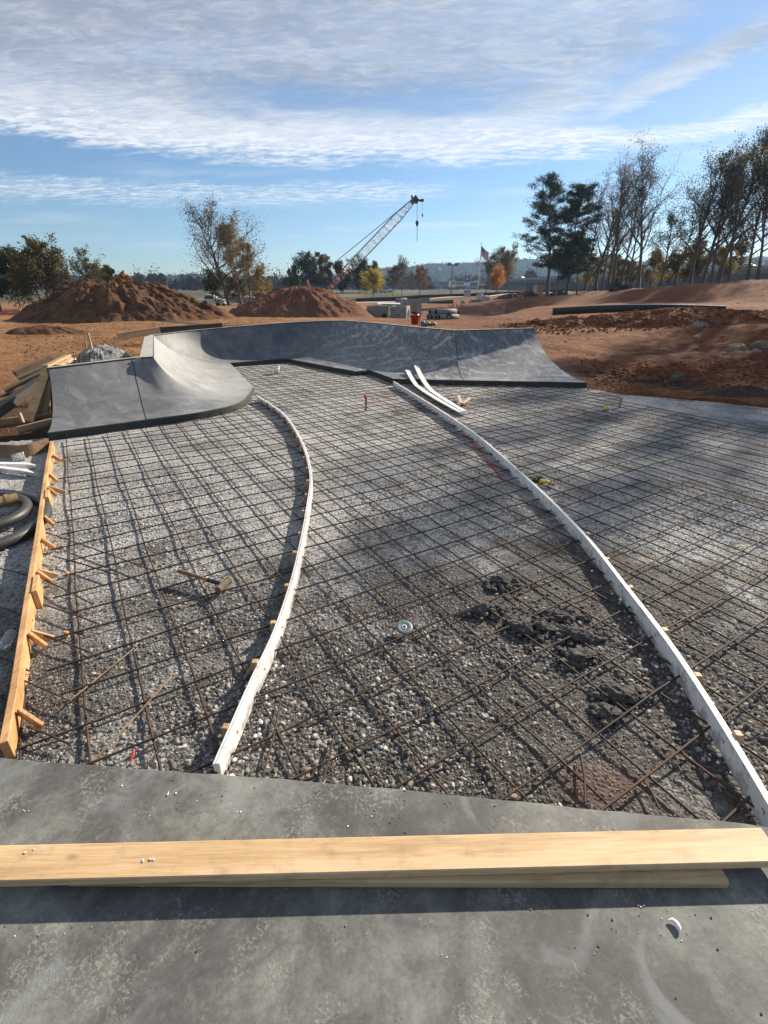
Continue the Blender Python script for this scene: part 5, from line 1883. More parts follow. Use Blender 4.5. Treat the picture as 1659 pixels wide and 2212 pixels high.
PD = Vector((.93, .37, 0))
for k, (x, y, Y, ln_, r, lab) in enumerate([(924, 684.5, 47.5, 1.5, .25, 'lower leftmost concrete pipe of the stack'), (933, 685.5, 47, 1.6, .25, 'second lower concrete pipe of the stack'), (942, 686, 46.6, 1.7, .25, 'third lower concrete pipe, mostly behind its neighbour'), (949, 686, 46.2, 1.9, .26, 'lower front concrete pipe with its whole barrel showing'), (928.5, 674, 47.2, 1.6, .26, 'upper left concrete pipe of the stack'), (942, 674.5, 46.6, 2.0, .27, 'upper right concrete pipe lying along the stack top')]):
    p = aty(x, y, Y)
    cpipe(p, PD, ln_, r, lab)
for k, (x, y, Y, lab) in enumerate([(976, 681, 47, 'dark pipe end just right of the concrete stack'), (983, 679, 48.5, 'dark pipe end second from the right of the stack'), (989, 677, 50, 'rightmost pipe end beyond the concrete stack'), (971, 684, 46.2, 'low dark pipe end touching the concrete stack')]):
    p = aty(x, y, Y)
    cpipe(p, (-.35, .94, 0), 1.4, .26, lab, 'black_hdpe' if k != 2 else 'pipe_conc', 'dark pipe ends by the stack')
cpipe(aty(855, 651, 72), (1, .12, 0), 1.5, .42, 'short wide concrete pipe lying beyond the precast boxes', group='single concrete pipes')
cpipe(aty(800, 670, 55), (1, .3, 0), .8, .24, 'small concrete pipe at the left end of the precast boxes', group='single concrete pipes')
# sheeted pile
p = aty(843, 657, 66)
root = T('wrapped_stack', 'low stack under white and green sheeting beyond the precast boxes', 'wrapped stack', p[:])
mb = MB()
n_ = 22
vs = []
for i in range(n_):
    for j in range(6):
        u, v = i / (n_ - 1), j / 5
        vs.append((p.x + (u - .5) * 3.1, p.y + (v - .5) * 1.6, p.z - .1 + .32 * math.sin(math.pi * min(max(v, .03), .97)) ** .4 * (1 - .25 * u) + .03 * math.sin(i * 2.3 + j)))
mb.add(vs, [(i * 6 + j, i * 6 + 6 + j, i * 6 + 7 + j, i * 6 + 1 + j) for i in range(n_ - 1) for j in range(5)], False)
part(mb, 'sheet', M['white_paint'], root)
mb = MB()
mb.beam((p.x - 1.0, p.y - .86, p.z - .06), (p.x + 1.4, p.y - .86, p.z - .1), .05, .22, bev=.01)
part(mb, 'green_wrap', simple('green_wrap', (.03, .30, .15), (.02, .2, .1), 3., .5, .2), root)
# red bucket
p = aty(896, 701, 19.4)
root = T('bucket', 'red plastic bucket standing on the rubble behind the far lip', 'bucket', p[:])
p = Vector((p.x, p.y, p.z))
mb = MB()
mb.lathe([(0, .0), (.125, .0), (.148, .30), (.158, .302), (.158, .325), (.152, .33), (.152, .36), (.144, .36), (.118, .02), (0, .02)], 24, Matrix.Translation(p))
part(mb, 'pail', M['red'], root)
mb = MB()
mb.tube([p + Vector((.158 * math.cos(a), .158 * math.sin(a) * .5 - .03, .31 - .16 * math.sin(a) * (1 if a > 0 else 0))) for a in np.linspace(0, math.pi, 14)], .004, 5)
part(mb, 'bail', M['steel'], root)
mb = MB()
mb.box(p + Vector((.175, .02, .14)), (.025, .1, .4), .1, .004)
part(mb, 'stirring_stick', M['pine'], root)
# crumpled plastic by the bucket
p = aty(925, 704, 18.9)
mb = MB()
for k in range(5):
    mb.rock((p.x + (k - 2) * .1, p.y + .04 * (k % 2), p.z + .06), (.13, .1, .12 - .015 * k), k + 3, 3, jag=.5)
tag(mb.build('plastic_sheet', simple('grey_plastic_film', (.20, .215, .22), (.11, .12, .125), 9., .35, .4, .02), None, p[:]), 'crumpled grey plastic sheeting right of the red bucket', 'plastic sheet')

# ------------------------------------------------------------------ person in orange
SKIN = simple('skin', (.30, .17, .11), (.26, .14, .09), 9., .55, 0)


def skin_mesh(name, V, E_, rad, m, parent, root_i=0, sub_=1):
    me = bpy.data.meshes.new(name)
    me.from_pydata(V, E_, [])
    o = bpy.data.objects.new(name, me)
    C.objects.link(o)
    sk = o.modifiers.new('skin', 'SKIN')
    sk.use_smooth_shade = True
    sv = me.skin_vertices[0].data
    for i, r_ in enumerate(rad):
        sv[i].radius = (r_, r_) if not isinstance(r_, tuple) else r_
        sv[i].use_root = i == root_i
    sb = o.modifiers.new('sub', 'SUBSURF')
    sb.levels = sb.render_levels = sub_
    dg = bpy.context.evaluated_depsgraph_get()
    m2 = bpy.data.meshes.new_from_object(o.evaluated_get(dg))
    o.modifiers.clear()
    o.data = m2
    m2.materials.clear()
    m2.materials.append(m)
    o.parent = parent
    return o


pp = aty(1085, 683, 55)
person = T('person', 'person in orange shirt and light trousers walking away across the dirt', 'person', pp[:])
K = 1.68 / 1.8
jo = {'pel': (0, 0, .95), 'waist': (0, .01, 1.1), 'chest': (0, .02, 1.32), 'neck': (0, .03, 1.5), 'head': (0, .05, 1.64), 'crown': (0, .05, 1.73),
      'shL': (-.19, .02, 1.43), 'elL': (-.27, -.04, 1.16), 'wrL': (-.28, .03, .93), 'haL': (-.28, .05, .85), 'shR': (.19, .02, 1.43), 'elR': (.27, 0, 1.16), 'wrR': (.30, .10, .95), 'haR': (.30, .13, .87),
      'hiL': (-.095, 0, .92), 'knL': (-.11, .08, .50), 'anL': (-.11, -.03, .10), 'toL': (-.11, .12, .03), 'hiR': (.095, 0, .92), 'knR': (.10, .02, .49), 'anR': (.10, -.16, .13), 'toR': (.10, -.05, .03)}
rad = {'pel': .14, 'waist': .125, 'chest': .15, 'neck': .058, 'head': .098, 'crown': .07, 'shL': .062, 'elL': .043, 'wrL': .031, 'haL': .038, 'shR': .062, 'elR': .043, 'wrR': .031, 'haR': .038, 'hiL': .085, 'knL': .058, 'anL': .04, 'toL': .042, 'hiR': .085, 'knR': .058, 'anR': .04, 'toR': .042}
ed = [('pel', 'waist'), ('waist', 'chest'), ('chest', 'neck'), ('neck', 'head'), ('head', 'crown'), ('chest', 'shL'), ('shL', 'elL'), ('elL', 'wrL'), ('wrL', 'haL'), ('chest', 'shR'), ('shR', 'elR'), ('elR', 'wrR'), ('wrR', 'haR'), ('pel', 'hiL'), ('hiL', 'knL'), ('knL', 'anL'), ('anL', 'toL'), ('pel', 'hiR'), ('hiR', 'knR'), ('knR', 'anR'), ('anR', 'toR')]
for s_, sx in (('L', -1), ('R', 1)):
    h_ = Vector(jo['ha' + s_])
    for f in range(5):
        off = Vector((.012 * sx * 0, (f - 2) * .017, 0))
        ln_ = (.05, .075, .08, .075, .06)[f]
        jo[f'f{s_}{f}'] = tuple(h_ + Vector((0, (f - 2) * .019 + (.03 if f == 4 else 0), -ln_ * .55)))
        jo[f'g{s_}{f}'] = tuple(h_ + Vector((-sx * .012, (f - 2) * .020 + (.035 if f == 4 else .004), -ln_)))
        rad[f'f{s_}{f}'] = .0088
        rad[f'g{s_}{f}'] = .0072
        ed += [('ha' + s_, f'f{s_}{f}'), (f'f{s_}{f}', f'g{s_}{f}')]
nm = list(jo)
skin_mesh('body', [tuple(c * K for c in jo[k]) for k in nm], [(nm.index(a), nm.index(b)) for a, b in ed], [rad[k] * K for k in nm], SKIN, person, nm.index('pel'))


def subset(keys, edges, gr, name, m, rt):
    ks = list(keys)
    skin_mesh(name, [tuple(c * K for c in keys[k][0]) for k in ks], [(ks.index(a), ks.index(b)) for a, b in edges], [keys[k][1] * K + gr for k in ks], m, person, ks.index(rt))


sh = {k: (jo[k], rad[k] * 1.12) for k in ('waist', 'chest', 'shL', 'elL', 'shR', 'elR')}
sh['hem'] = ((0, 0, .93), .165)
sh['nk'] = ((0, .03, 1.46), .075)
subset(sh, [('hem', 'waist'), ('waist', 'chest'), ('chest', 'nk'), ('chest', 'shL'), ('shL', 'elL'), ('chest', 'shR'), ('shR', 'elR')], .014, 'shirt', M['orange'], 'chest')
tr_ = {k: (jo[k], rad[k] * 1.15) for k in ('pel', 'hiL', 'knL', 'anL', 'hiR', 'knR', 'anR')}
subset(tr_, [('pel', 'hiL'), ('hiL', 'knL'), ('knL', 'anL'), ('pel', 'hiR'), ('hiR', 'knR'), ('knR', 'anR')], .012, 'trousers', simple('grey_trousers', (.34, .34, .33), (.24, .24, .235), 8., .8, 0), 'pel')
for a in ('L', 'R'):
    b_ = {'an': (jo['an' + a], .05), 'to': (jo['to' + a], .052)}
    subset(b_, [('an', 'to')], .008, 'boot', M['dark_wood'], 'an')
hr_ = {'a': ((0, .03, 1.67), .10), 'b': ((0, .05, 1.74), .085)}
subset(hr_, [('a', 'b')], .012, 'hair', M['dark'], 'a')
# ------------------------------------------------------------------ portable toilet, barriers, silt fence
p = aty(1160, 646, 86)
root = T('portable_toilet', 'tan portable toilet standing beside the pines', 'portable toilet', p[:])
tanp = simple('tan_plastic', (.42, .38, .30), (.36, .32, .25), 3., .5, 0)
mb = MB()
mb.box(p + Vector((0, 0, 1.05)), (1.12, 1.12, 1.95), .3, .04)
part(mb, 'cabin', tanp, root)
mb = MB()
mb.box(p + Vector((0, 0, 2.06)), (1.2, 1.2, .1), .3, .03)
mb.box(p + Vector((0, 0, 2.14)), (.95, .95, .1), .3, .04)
part(mb, 'roof', M['pipe_conc'], root)
mb = MB()
mb.box(p + Vector((.17, -.55, 1.02)), (.7, .03, 1.75), .3, .01)
part(mb, 'door', simple('tan_door', (.36, .33, .27), (.32, .29, .23), 3., .5, 0), root)
mb = MB()
mb.box(p + Vector((0, 0, .05)), (1.25, 1.25, .1), .3)
part(mb, 'skid', M['dark'], root)
p = aty(1142, 650, 84)
root = T('trench_box', 'black open steel box left of the portable toilet', 'steel box', p[:])
mb = MB()
for dy in (-.5, .5):
    mb.box(p + Vector((0, dy, .35)), (1.9, .08, .75), 0, .01)
part(mb, 'side_panel', M['dark'], root)
mb = MB()
for dx_ in (-.91, .91):
    mb.box(p + Vector((dx_, 0, .35)), (.08, .9, .74), 0, .01)
part(mb, 'end_panel', M['dark'], root)
root = T('barrier_fence', 'orange plastic barrier mesh sagging behind the dark heaps', 'barrier fence', aty(1135, 637, 92)[:], 'orange barrier mesh')
root2 = T('barrier_fence', 'orange plastic barrier mesh lying at the far left', 'barrier fence', aty(35, 682, 50)[:], 'orange barrier mesh')
for rt, xs, ys, Y, h in ((root, [1112, 1125, 1138, 1152, 1180], [640, 637, 638, 638, 640], 92, .6), (root2, [-10, 10, 25, 40, 58], [684, 683, 683, 682, 682], 50, .42)):
    mb = MB()
    vs = []
    for i, (x, y) in enumerate(zip(xs, ys)):
        q = aty(x, y, Y)
        vs += [q, q + Vector((0, .1 * (i % 2), h * (.7 + .3 * (i % 2))))]
    mb.add(vs, [(2 * i, 2 * i + 2, 2 * i + 3, 2 * i + 1) for i in range(len(xs) - 1)])
    mb.add([Vector(v) + Vector((0, .02, 0)) for v in vs], [(2 * i + 1, 2 * i + 3, 2 * i + 2, 2 * i) for i in range(len(xs) - 1)])
    part(mb, 'mesh_sheet', M['orange'], rt)
    for x, y in zip(xs, ys):
        mb = MB()
        q = aty(x, y, Y)
        mb.tube([q - Vector((0, .03, .2)), q + Vector((0, -.03, h + .15))], .025, 5)
        part(mb, 'post', M['steel'], rt)
pts = [aty(x, y, Y) for x, y, Y in [(770, 650, 96), (852, 646.5, 99), (911, 642.5, 103), (1015, 638.5, 108), (1100, 635, 112), (1165, 632, 114), (1230, 629, 114)]]
root = T('silt_fence', 'low black silt fence crossing the site below the trees', 'silt fence', pts[3][:])
cv = [Vector(q) for q in catmull([tuple(q) for q in pts], 8)]
mb = MB()
vs = []
for q in cv:
    vs += [q + Vector((0, 0, -.3)), q + Vector((0, 0, .42))]
mb.add(vs, [(2 * i, 2 * i + 2, 2 * i + 3, 2 * i + 1) for i in range(len(cv) - 1)])
mb.add([v + Vector((0, .03, 0)) for v in vs], [(2 * i + 1, 2 * i + 3, 2 * i + 2, 2 * i) for i in range(len(cv) - 1)])
part(mb, 'fabric', M['dark'], root)
for q in cv[::3]:
    mb = MB()
    mb.box(q + Vector((0, .06, .2)), (.05, .05, 1.1), 0)
    part(mb, 'post', M['old_wood'], root)
# pale sand strip in front of it
mb = MB()
vs = []
for i, q in enumerate(cv):
    w_ = 5.5 + 1.5 * math.sin(i * .7)
    for j in range(4):
        f = j / 3
        x, y = q.x * (1 - f * w_ / q.y), q.y - .4 - f * w_
        vs.append((x, y, max(gz(x, y), q.z - .32 - .06 * f * w_ * .5) + .05 - (.16 if j in (0, 3) else 0)))
mb.add(vs, [(i * 4 + j, i * 4 + 4 + j, i * 4 + 5 + j, i * 4 + 1 + j) for i in range(len(cv) - 1) for j in range(3)], True)
o = mb.build('sand_strip', simple('pale_sand', (.50, .42, .33), (.38, .30, .22), 1., .95, .3, .03))
if o.data.polygons[0].normal.z < 0:
    o.data.flip_normals()
kind(o, 'structure', 'pale graded sand strip in front of the silt fence')
p0, p1 = aty(925, 655, 84), aty(978, 652, 82)
gp = corrugated(p0, p1, .30, 0, simple('dark_green_plastic', (.02, .05, .035), (.015, .035, .025), 4., .5, .1), 'drain_pipe', 'dark green plastic pipe lying beyond the concrete stack', 'pipe', None, 30)
for k, (x, y, r_, hh, lab) in enumerate([(1024, 656, .75, .95, 'left pale boulder of the pair right of the small sign'), (1044, 654, 1.1, .95, 'right wider pale boulder right of the small sign'), (1036, 645, .8, .6, 'pale boulder behind the front two'), (999, 655, .5, .4, 'low pale boulder left of the bigger ones')]):
    p = aty(x, y, 80 + k * .8)
    mb = MB()
    mb.rock((0, 0, hh * .3), (r_ * 1.1, r_ * .7, hh * .9), k + 43, 3, jag=.6)
    o = mb.build('boulder', M['pale_rock'])
    o.location = p
    tag(o, lab, 'rock', 'pale boulders by the sign')
p = aty(990, 664, 70)
root = T('brush_heap', 'heap of broken branches with orange ribbons below the small sign', 'brush heap', p[:])
mb = MB()
rs = random.Random(3)
for k in range(26):
    q = p + Vector((rs.uniform(-1.2, 1.2), rs.uniform(-.4, .4), 0))
    mb.tube([q, q + Vector((rs.uniform(-.5, .5), rs.uniform(-.3, .3), rs.uniform(.2, .75)))], [.03, .012], 4)
part(mb, 'branches', M['bark'], root)
mb = MB()
for k in range(4):
    q = p + Vector((-.9 + k * .5, -.5, .05))
    mb.tube([q, q + Vector((.05, 0, .45))], .03, 5)
part(mb, 'ribbon', M['orange'], root)
# blue tarp and lumber at far left
p = aty(93, 667, 58)
mb = MB()
mb.rock((0, 0, .15), (.75, .6, .42), 4, 3, jag=.5)
o = mb.build('tarp_heap', simple('blue_tarp', (.10, .20, .42), (.07, .13, .28), 4., .5, .3, .03))
o.location = p
tag(o, 'blue tarp over a low heap left of the big dirt pile', 'tarp')
for k, (x0, x1, y0, y1, lab) in enumerate([(38, 68, 674, 671, 'pale plank lying on the far left spoil, lower one'), (40, 66, 669, 665, 'pale plank leaning on the far left spoil, upper one')]):
    lumber((x0, y0, 54), (x1, y1, 55), .3, .12, 'pine2', lab)
# ------------------------------------------------------------------ crane
YC = 112
cb = aty(702, 634, YC)
ct = aty(893, 434, YC)
BL = (ct - cb).length
BDIR = (ct - cb).normalized()
side = Vector((0, 1, 0))
nrm = side.cross(BDIR).normalized()
crane = T('crane', 'red and white lattice boom crane standing behind the reddish dirt pile', 'crane', (cb.x - 2, YC, gz(cb.x - 2, YC)))
CRED = simple('crane_red', (.24, .022, .016), (.16, .016, .012), 3., .5, 0)
CWH = simple('crane_white', (.46, .46, .46), (.32, .32, .33), 3., .5, 0)


def lattice(t0, t1, w0, w1, m, rc, rl, nm, nbay):
    mb = MB()
    cor = lambda t, w_, a, b: cb + BDIR * (t * BL) + side * (a * w_ / 2) + nrm * (b * w_ / 2)
    for a, b in ((-1, -1), (1, -1), (1, 1), (-1, 1)):
        mb.tube([cor(t0, w0, a, b), cor(t1, w1, a, b)], rc, 5)
    cs = [(-1, -1), (1, -1), (1, 1), (-1, 1)]
    for k in range(nbay):
        ta, tb = t0 + (t1 - t0) * k / nbay, t0 + (t1 - t0) * (k + 1) / nbay
        wa, wb = w0 + (w1 - w0) * k / nbay, w0 + (w1 - w0) * (k + 1) / nbay
        for i in range(4):
            p_, q_ = cs[i], cs[(i + 1) % 4]
            if k % 2:
                p_, q_ = q_, p_
            mb.tube([cor(ta, wa, *p_), cor(tb, wb, *q_)], rl, 4)
        if k % 3 == 0:
            for i in range(4):
                mb.tube([cor(ta, wa, *cs[i]), cor(ta, wa, *cs[(i + 1) % 4])], rl, 4)
    part(mb, nm, m, crane)


lattice(0., .30, 1.0, 1.62, CRED, .075, .06, 'boom_base', 11)
lattice(.30, .85, 1.62, 1.55, CWH, .06, .038, 'boom_lattice', 24)
lattice(.85, 1., 1.55, .75, CWH, .06, .045, 'boom_lattice', 7)
mb = MB()
for k in range(8):   # worn white lacing plates on the red base section
    t = .02 + .034 * k
    w_ = 1.0 + .62 * t / .30
    mb.beam(cb + BDIR * (t * BL) - side * (w_ / 2 + .02) - nrm * w_ / 2, cb + BDIR * ((t + .02) * BL) - side * (w_ / 2 + .02) + nrm * w_ / 2, .16, .03, BDIR)
part(mb, 'lacing_plate', CWH, crane)
mb = MB()
mb.frame_box(ct + BDIR * .2, BDIR * .75, side * .35, nrm * .45, .05)
mb.beam(ct + BDIR * .3, ct + Vector((1.75, 0, .05)), .5, .28)
mb.beam(ct + nrm * -.6, ct + Vector((1.5, 0, -.1)), .3, .15)
mb.beam(ct + Vector((-.25, 0, .1)), ct + Vector((-.35, 0, .95)), .4, .3)
part(mb, 'boom_head', M['dark'], crane)
for c_, r_ in ((ct + Vector((1.75, 0, .1)), .30), (ct + Vector((.6, 0, -.15)), .34)):
    mb = MB()
    mb.lathe([(0, -.12), (r_, -.12), (r_ * .85, 0), (r_, .12), (0, .12)], 18, Matrix.Translation(c_) @ Matrix.Rotation(R(90), 4, 'X'))
    part(mb, 'sheave', M['dark'], crane)
gan = aty(722, 568, YC)
mb = MB()
for dy in (-.4, .4):
    mb.tube([ct + Vector((-.2, dy, .3)), gan + Vector((0, dy, 0))], .038, 5)
part(mb, 'pendant_cable', M['steel'], crane)
mb = MB()
h0 = aty(900, 440, YC)
for dx_ in (-.15, .15):
    mb.tube([h0 + Vector((dx_, 0, .6)), aty(901, 478, YC) + Vector((dx_ * .3, 0, 0))], .022, 4)
part(mb, 'hoist_rope', M['steel'], crane)
mb = MB()
hb = aty(901, 483, YC)
mb.lathe([(0, -.55), (.12, -.5), (.32, .05), (.30, .42), (.1, .55), (0, .55)], 14, Matrix.Translation(hb))
part(mb, 'hook_block', M['dark'], crane)
mb = MB()
mb.tube([hb - Vector((0, 0, .5)), aty(901, 521, YC)], .06, 5)
part(mb, 'sling', M['steel'], crane)
mb = MB()
mb.tube([aty(912.5, 432, YC), aty(912.5, 462, YC)], .02, 4)
part(mb, 'whip_line', M['steel'], crane)
mb = MB()
q = aty(912.5, 465, YC)
mb.lathe([(0, -.35), (.05, -.3), (.15, .0), (.12, .22), (0, .35)], 10, Matrix.Translation(q))
part(mb, 'hook_ball', M['dark'], crane)
ga = aty(664, 606, YC)
mb = MB()
for dy in (-.8, .8):
    mb.tube([Vector((ga.x, YC + dy, ga.z)), Vector((ga.x + 1.1, YC + dy, ga.z - 3.0))], .09, 5)
    mb.tube([Vector((ga.x, YC + dy, ga.z)), Vector((ga.x - .5, YC + dy, ga.z - 3.0))], .09, 5)
    mb.tube([Vector((ga.x, YC + dy, ga.z)), gan + Vector((0, dy * .5, 0))], .03, 4)
mb.tube([Vector((ga.x, YC - .8, ga.z)), Vector((ga.x, YC + .8, ga.z))], .12, 6)
part(mb, 'gantry', CRED, crane)
mb = MB()
gzc = crane.location.z
bx0 = ga.x - .5
mb.box((bx0 + 1.6, YC, gzc + 1.9), (4.6, 2.6, 1.7), 0, .08)
part(mb, 'engine_house', CRED, crane)
mb = MB()
mb.box((bx0 + 3.2, YC - 1.8, gzc + 1.9), (1.5, 1.0, 1.8), 0, .06)
part(mb, 'cab', CRED, crane)
mb = MB()
for dy in (-1.7, 1.7):
    mb.box((bx0 + 2, YC + dy, gzc + .5), (5.2, .8, .95), 0, .3)
part(mb, 'crawler_track', M['dark'], crane)

# ------------------------------------------------------------------ trees


class Leaves:
    def __init__(s):
        s.c, s.s = [], []

    def mesh(s, name, m, seed, parent, org, aspect=1.0, flat=.0):
        rnd = np.random.RandomState(seed)
        P = np.array(s.c) - np.array(org)
        S = np.array(s.s)
        n = len(P)
        a = rnd.normal(size=(n, 3))
        a[:, 2] *= (1 - flat)
        a /= np.linalg.norm(a, axis=1)[:, None]
        b = rnd.normal(size=(n, 3))
        b -= a * (a * b).sum(1)[:, None]
        b /= np.linalg.norm(b, axis=1)[:, None]
        S = (S * rnd.uniform(.6, 1.35, n))[:, None] * .5
        A, B = a * S, b * S * aspect
        V = np.stack([P - A, P - B * .8 + A * .1, P + A, P + B * .8 + A * .1], 1).reshape(-1, 3)
        me = bpy.data.meshes.new(name)
        me.vertices.add(n * 4)
        me.vertices.foreach_set('co', V.astype(np.float32).ravel())
        me.loops.add(n * 4)
        me.loops.foreach_set('vertex_index', np.arange(n * 4, dtype=np.int32))
        me.polygons.add(n)
        me.polygons.foreach_set('loop_start', np.arange(0, n * 4, 4, dtype=np.int32))
        me.update(calc_edges=True)
        me.materials.append(m)
        return link(bpy.data.objects.new(name, me), parent)


def limb(o, d_, L, rs, bend=.15, up=.12, n=4):
    pts = [o.copy()]
    d_ = d_.normalized()
    for i in range(n):
        d_ = (d_ + Vector((rs.gauss(0, bend), rs.gauss(0, bend), rs.gauss(0, bend * .6) + up))).normalized()
        pts.append(pts[-1] + d_ * (L / n))
    return pts


def at_poly(pts, t):
    f = t * (len(pts) - 1)
    i = min(int(f), len(pts) - 2)
    return pts[i].lerp(pts[i + 1], f - i), (pts[i + 1] - pts[i]).normalized()


def tree(label, base, h, seed, kind_='bare', lean=(0, 0), width=.3, trunk_r=None, leaf='brown', nleaf=2500, lsize=.22, group=None, name=None, bark='bark', first=.35, stems=1, asp=.6, nl1=9, cluster=.5, spread_=None):
    rs = random.Random(seed)
    base = Vector(base)
    root = T(name or {'bare': 'bare_tree', 'leafy': 'broadleaf_tree', 'pine': 'pine_tree', 'bush': 'shrub'}[kind_], label, 'tree' if kind_ != 'bush' else 'shrub', base[:], group)
    mb = MB()
    tips = []
    tr = trunk_r or h * .017
    for st in range(stems):
        ln_ = Vector((lean[0] + (rs.uniform(-.22, .22) if stems > 1 else 0), lean[1] + (rs.uniform(-.15, .15) if stems > 1 else 0), 1))
        hh = h * (1 if st == 0 else rs.uniform(.72, .95))
        n = 8
        tp = [base + Vector((0, 0, -.3))]
        d_ = ln_.normalized()
        for i in range(n):
            d_ = (d_ + Vector((rs.gauss(0, .05), rs.gauss(0, .05), .03))).normalized()
            tp.append(tp[-1] + d_ * ((hh * {'bare': .90, 'pine': .99, 'leafy': .95}.get(kind_, .88) + .3) / n))
        k_ = tr * (1 if st == 0 else .75)
        mb.tube(tp, [k_ * 1.35] + [k_ * (1 - .86 * (i / n) ** .9) for i in range(1, n + 1)], 7, caps=False)
        if kind_ == 'pine':
            t = first
            while t < 1.0:
                o, _ = at_poly(tp, t)
                rel = (t - first) / (1 - first)
                L = h * width * (1.05 - .75 * rel ** 1.5) * rs.uniform(.35, 1.15) * (.65 if rel < .08 else 1)
                a = rs.uniform(0, 6.28)
                dv = Vector((math.cos(a), math.sin(a), rs.uniform(-.08, .35) + .35 * rel))
                lp = limb(o, dv, L, rs, .1, .05)
                mb.tube(lp, [h * .0042, h * .0036, h * .003, h * .002, h * .001], 4, caps=False)
                for q in (.45, .62, .8, 1.):
                    if rs.random() < .2:
                        continue
                    c, dd = at_poly(lp, q)
                    sp = Vector((-dd.y, dd.x, 0)) * rs.uniform(-.35, .35) * L * .5
                    tips.append((c + sp, h * .030 * rs.uniform(.7, 1.3)))
                t += rs.uniform(.006, .017)
            tips.append((tp[-1], h * .04))
            tips.append((tp[-1] + Vector((.2, 0, h * .02)), h * .04))
            continue
        l1 = []
        for k in range(nl1):
            t = first + (1 - first) * ((k + rs.uniform(0, .8)) / nl1)
            o, dd = at_poly(tp, min(t, .98))
            a = rs.uniform(0, 6.28) if kind_ != 'bare' else k * 2.4 + rs.uniform(-.6, .6)
            rel = (t - first) / (1 - first)
            spread = spread_ or {'bare': .85, 'leafy': 1.25, 'bush': 1.3}[kind_]
            dv = Vector((math.cos(a) * spread, math.sin(a) * spread, rs.uniform(.45, 1.1) + .4 * rel))
            L = h * width * rs.uniform(.75, 1.25) * (1.15 - .6 * rel)
            lp = limb(o, dv, L, rs, .13, .10, 5)
            r0 = tr * .50 * (1.1 - .6 * rel)
            mb.tube(lp, [r0, r0 * .8, r0 * .6, r0 * .45, r0 * .3, r0 * .16], 5, caps=False)
            l1.append((lp, r0, L))
        l1.append((tp[n // 2:], tr * .3, h * width * .8))
        for lp, r0, L in l1:
            for j in range(rs.randint(6, 9)):
                t = rs.uniform(.22, 1)
                o, dd = at_poly(lp, t)
                v = Vector((rs.gauss(0, 1), rs.gauss(0, 1), rs.gauss(.25, .6)))
                dv = dd * .9 + v.normalized() * .85
                L2 = L * rs.uniform(.25, .5)
                l2 = limb(o, dv, L2, rs, .2, .08, 3)
                r1 = max(r0 * .3, .012)
                mb.tube(l2, [r1, r1 * .75, r1 * .5, r1 * .25], 4, caps=False)
                tips.append((l2[-1], L2 * cluster))
                tips.append((l2[2], L2 * cluster))
                for m_ in range(4):
                    o3, d3 = at_poly(l2, rs.uniform(.3, 1))
                    v = Vector((rs.gauss(0, 1), rs.gauss(0, 1), rs.gauss(.2, .7)))
                    l3 = limb(o3, d3 + v.normalized() * .9, L2 * rs.uniform(.3, .6), rs, .25, .05, 2)
                    mb.tube(l3, [max(r1 * .4, .008), max(r1 * .3, .006), .004], 3, caps=False)
                    tips.append((l3[-1], L2 * cluster * .7))
    part(mb, 'trunk', M[bark], root)
    lv = Leaves()
    wts = [rs.random() ** 1.6 + .08 for _ in tips]
    tot = sum(wts)
    npr = np.random.RandomState(seed)
    for (c, r_), w_ in zip(tips, wts):
        k = max(1, int(nleaf * w_ / tot + rs.random()))
        g_ = npr.normal(size=(k, 3)) * r_ * (.55 if kind_ != 'pine' else np.array([.75, .75, .38]))
        if kind_ == 'pine':
            g_[:, 2] += r_ * .25
        lv.c.extend((np.array(c) + g_).tolist())
        lv.s.extend([lsize] * k)
    lv.mesh('crown', LM[leaf], seed, root, base[:], asp)
    return root


def stand(x, y, ytop, Y):
    """foot of a tree and its height from the photograph's rows"""
    b = aty(x, y, Y)
    return b, aty(x, ytop, Y).z - b.z


def TR(x, y, ytop, Y, label, **kw):
    b, h = stand(x, y, ytop, Y)
    return tree(label, b, h, **kw)


# left group
TR(2, 674, 540, 60, 'dark olive tree cut by the left picture edge', seed=1, kind_='leafy', leaf='dark', nleaf=9000, lsize=.30, width=.36, first=.25, nl1=12)
TR(100, 672, 539, 62, 'broad olive brown tree left of the big dirt pile', seed=2, kind_='leafy', leaf='olive', nleaf=12000, lsize=.28, width=.46, first=.18, nl1=15, stems=2)
TR(46, 672, 556, 66, 'darker tree between the edge tree and the broad olive one', seed=3, kind_='leafy', leaf='dark', nleaf=7000, lsize=.28, width=.4, first=.2, nl1=12)
TR(206, 650, 549, 70, 'thin pale tree rising behind the left end of the dirt pile top', seed=4, kind_='leafy', leaf='olive', nleaf=2600, lsize=.24, width=.42, first=.25, stems=2, nl1=9)
TR(160, 668, 580, 64, 'small bare tree leaning at the left shoulder of the dirt pile', seed=5, kind_='bare', leaf='olive', nleaf=900, lsize=.22, width=.32, lean=(.12, 0))
TR(246, 650, 580, 68, 'yellow green shrub peeking over the dirt pile', seed=6, kind_='bush', leaf='gold', nleaf=3500, lsize=.24, width=.4, first=.1, nl1=10)
TR(273, 648, 593, 66, 'orange shrub peeking over the top of the dirt pile', seed=7, kind_='bush', leaf='orange', nleaf=2200, lsize=.24, width=.34, first=.1)
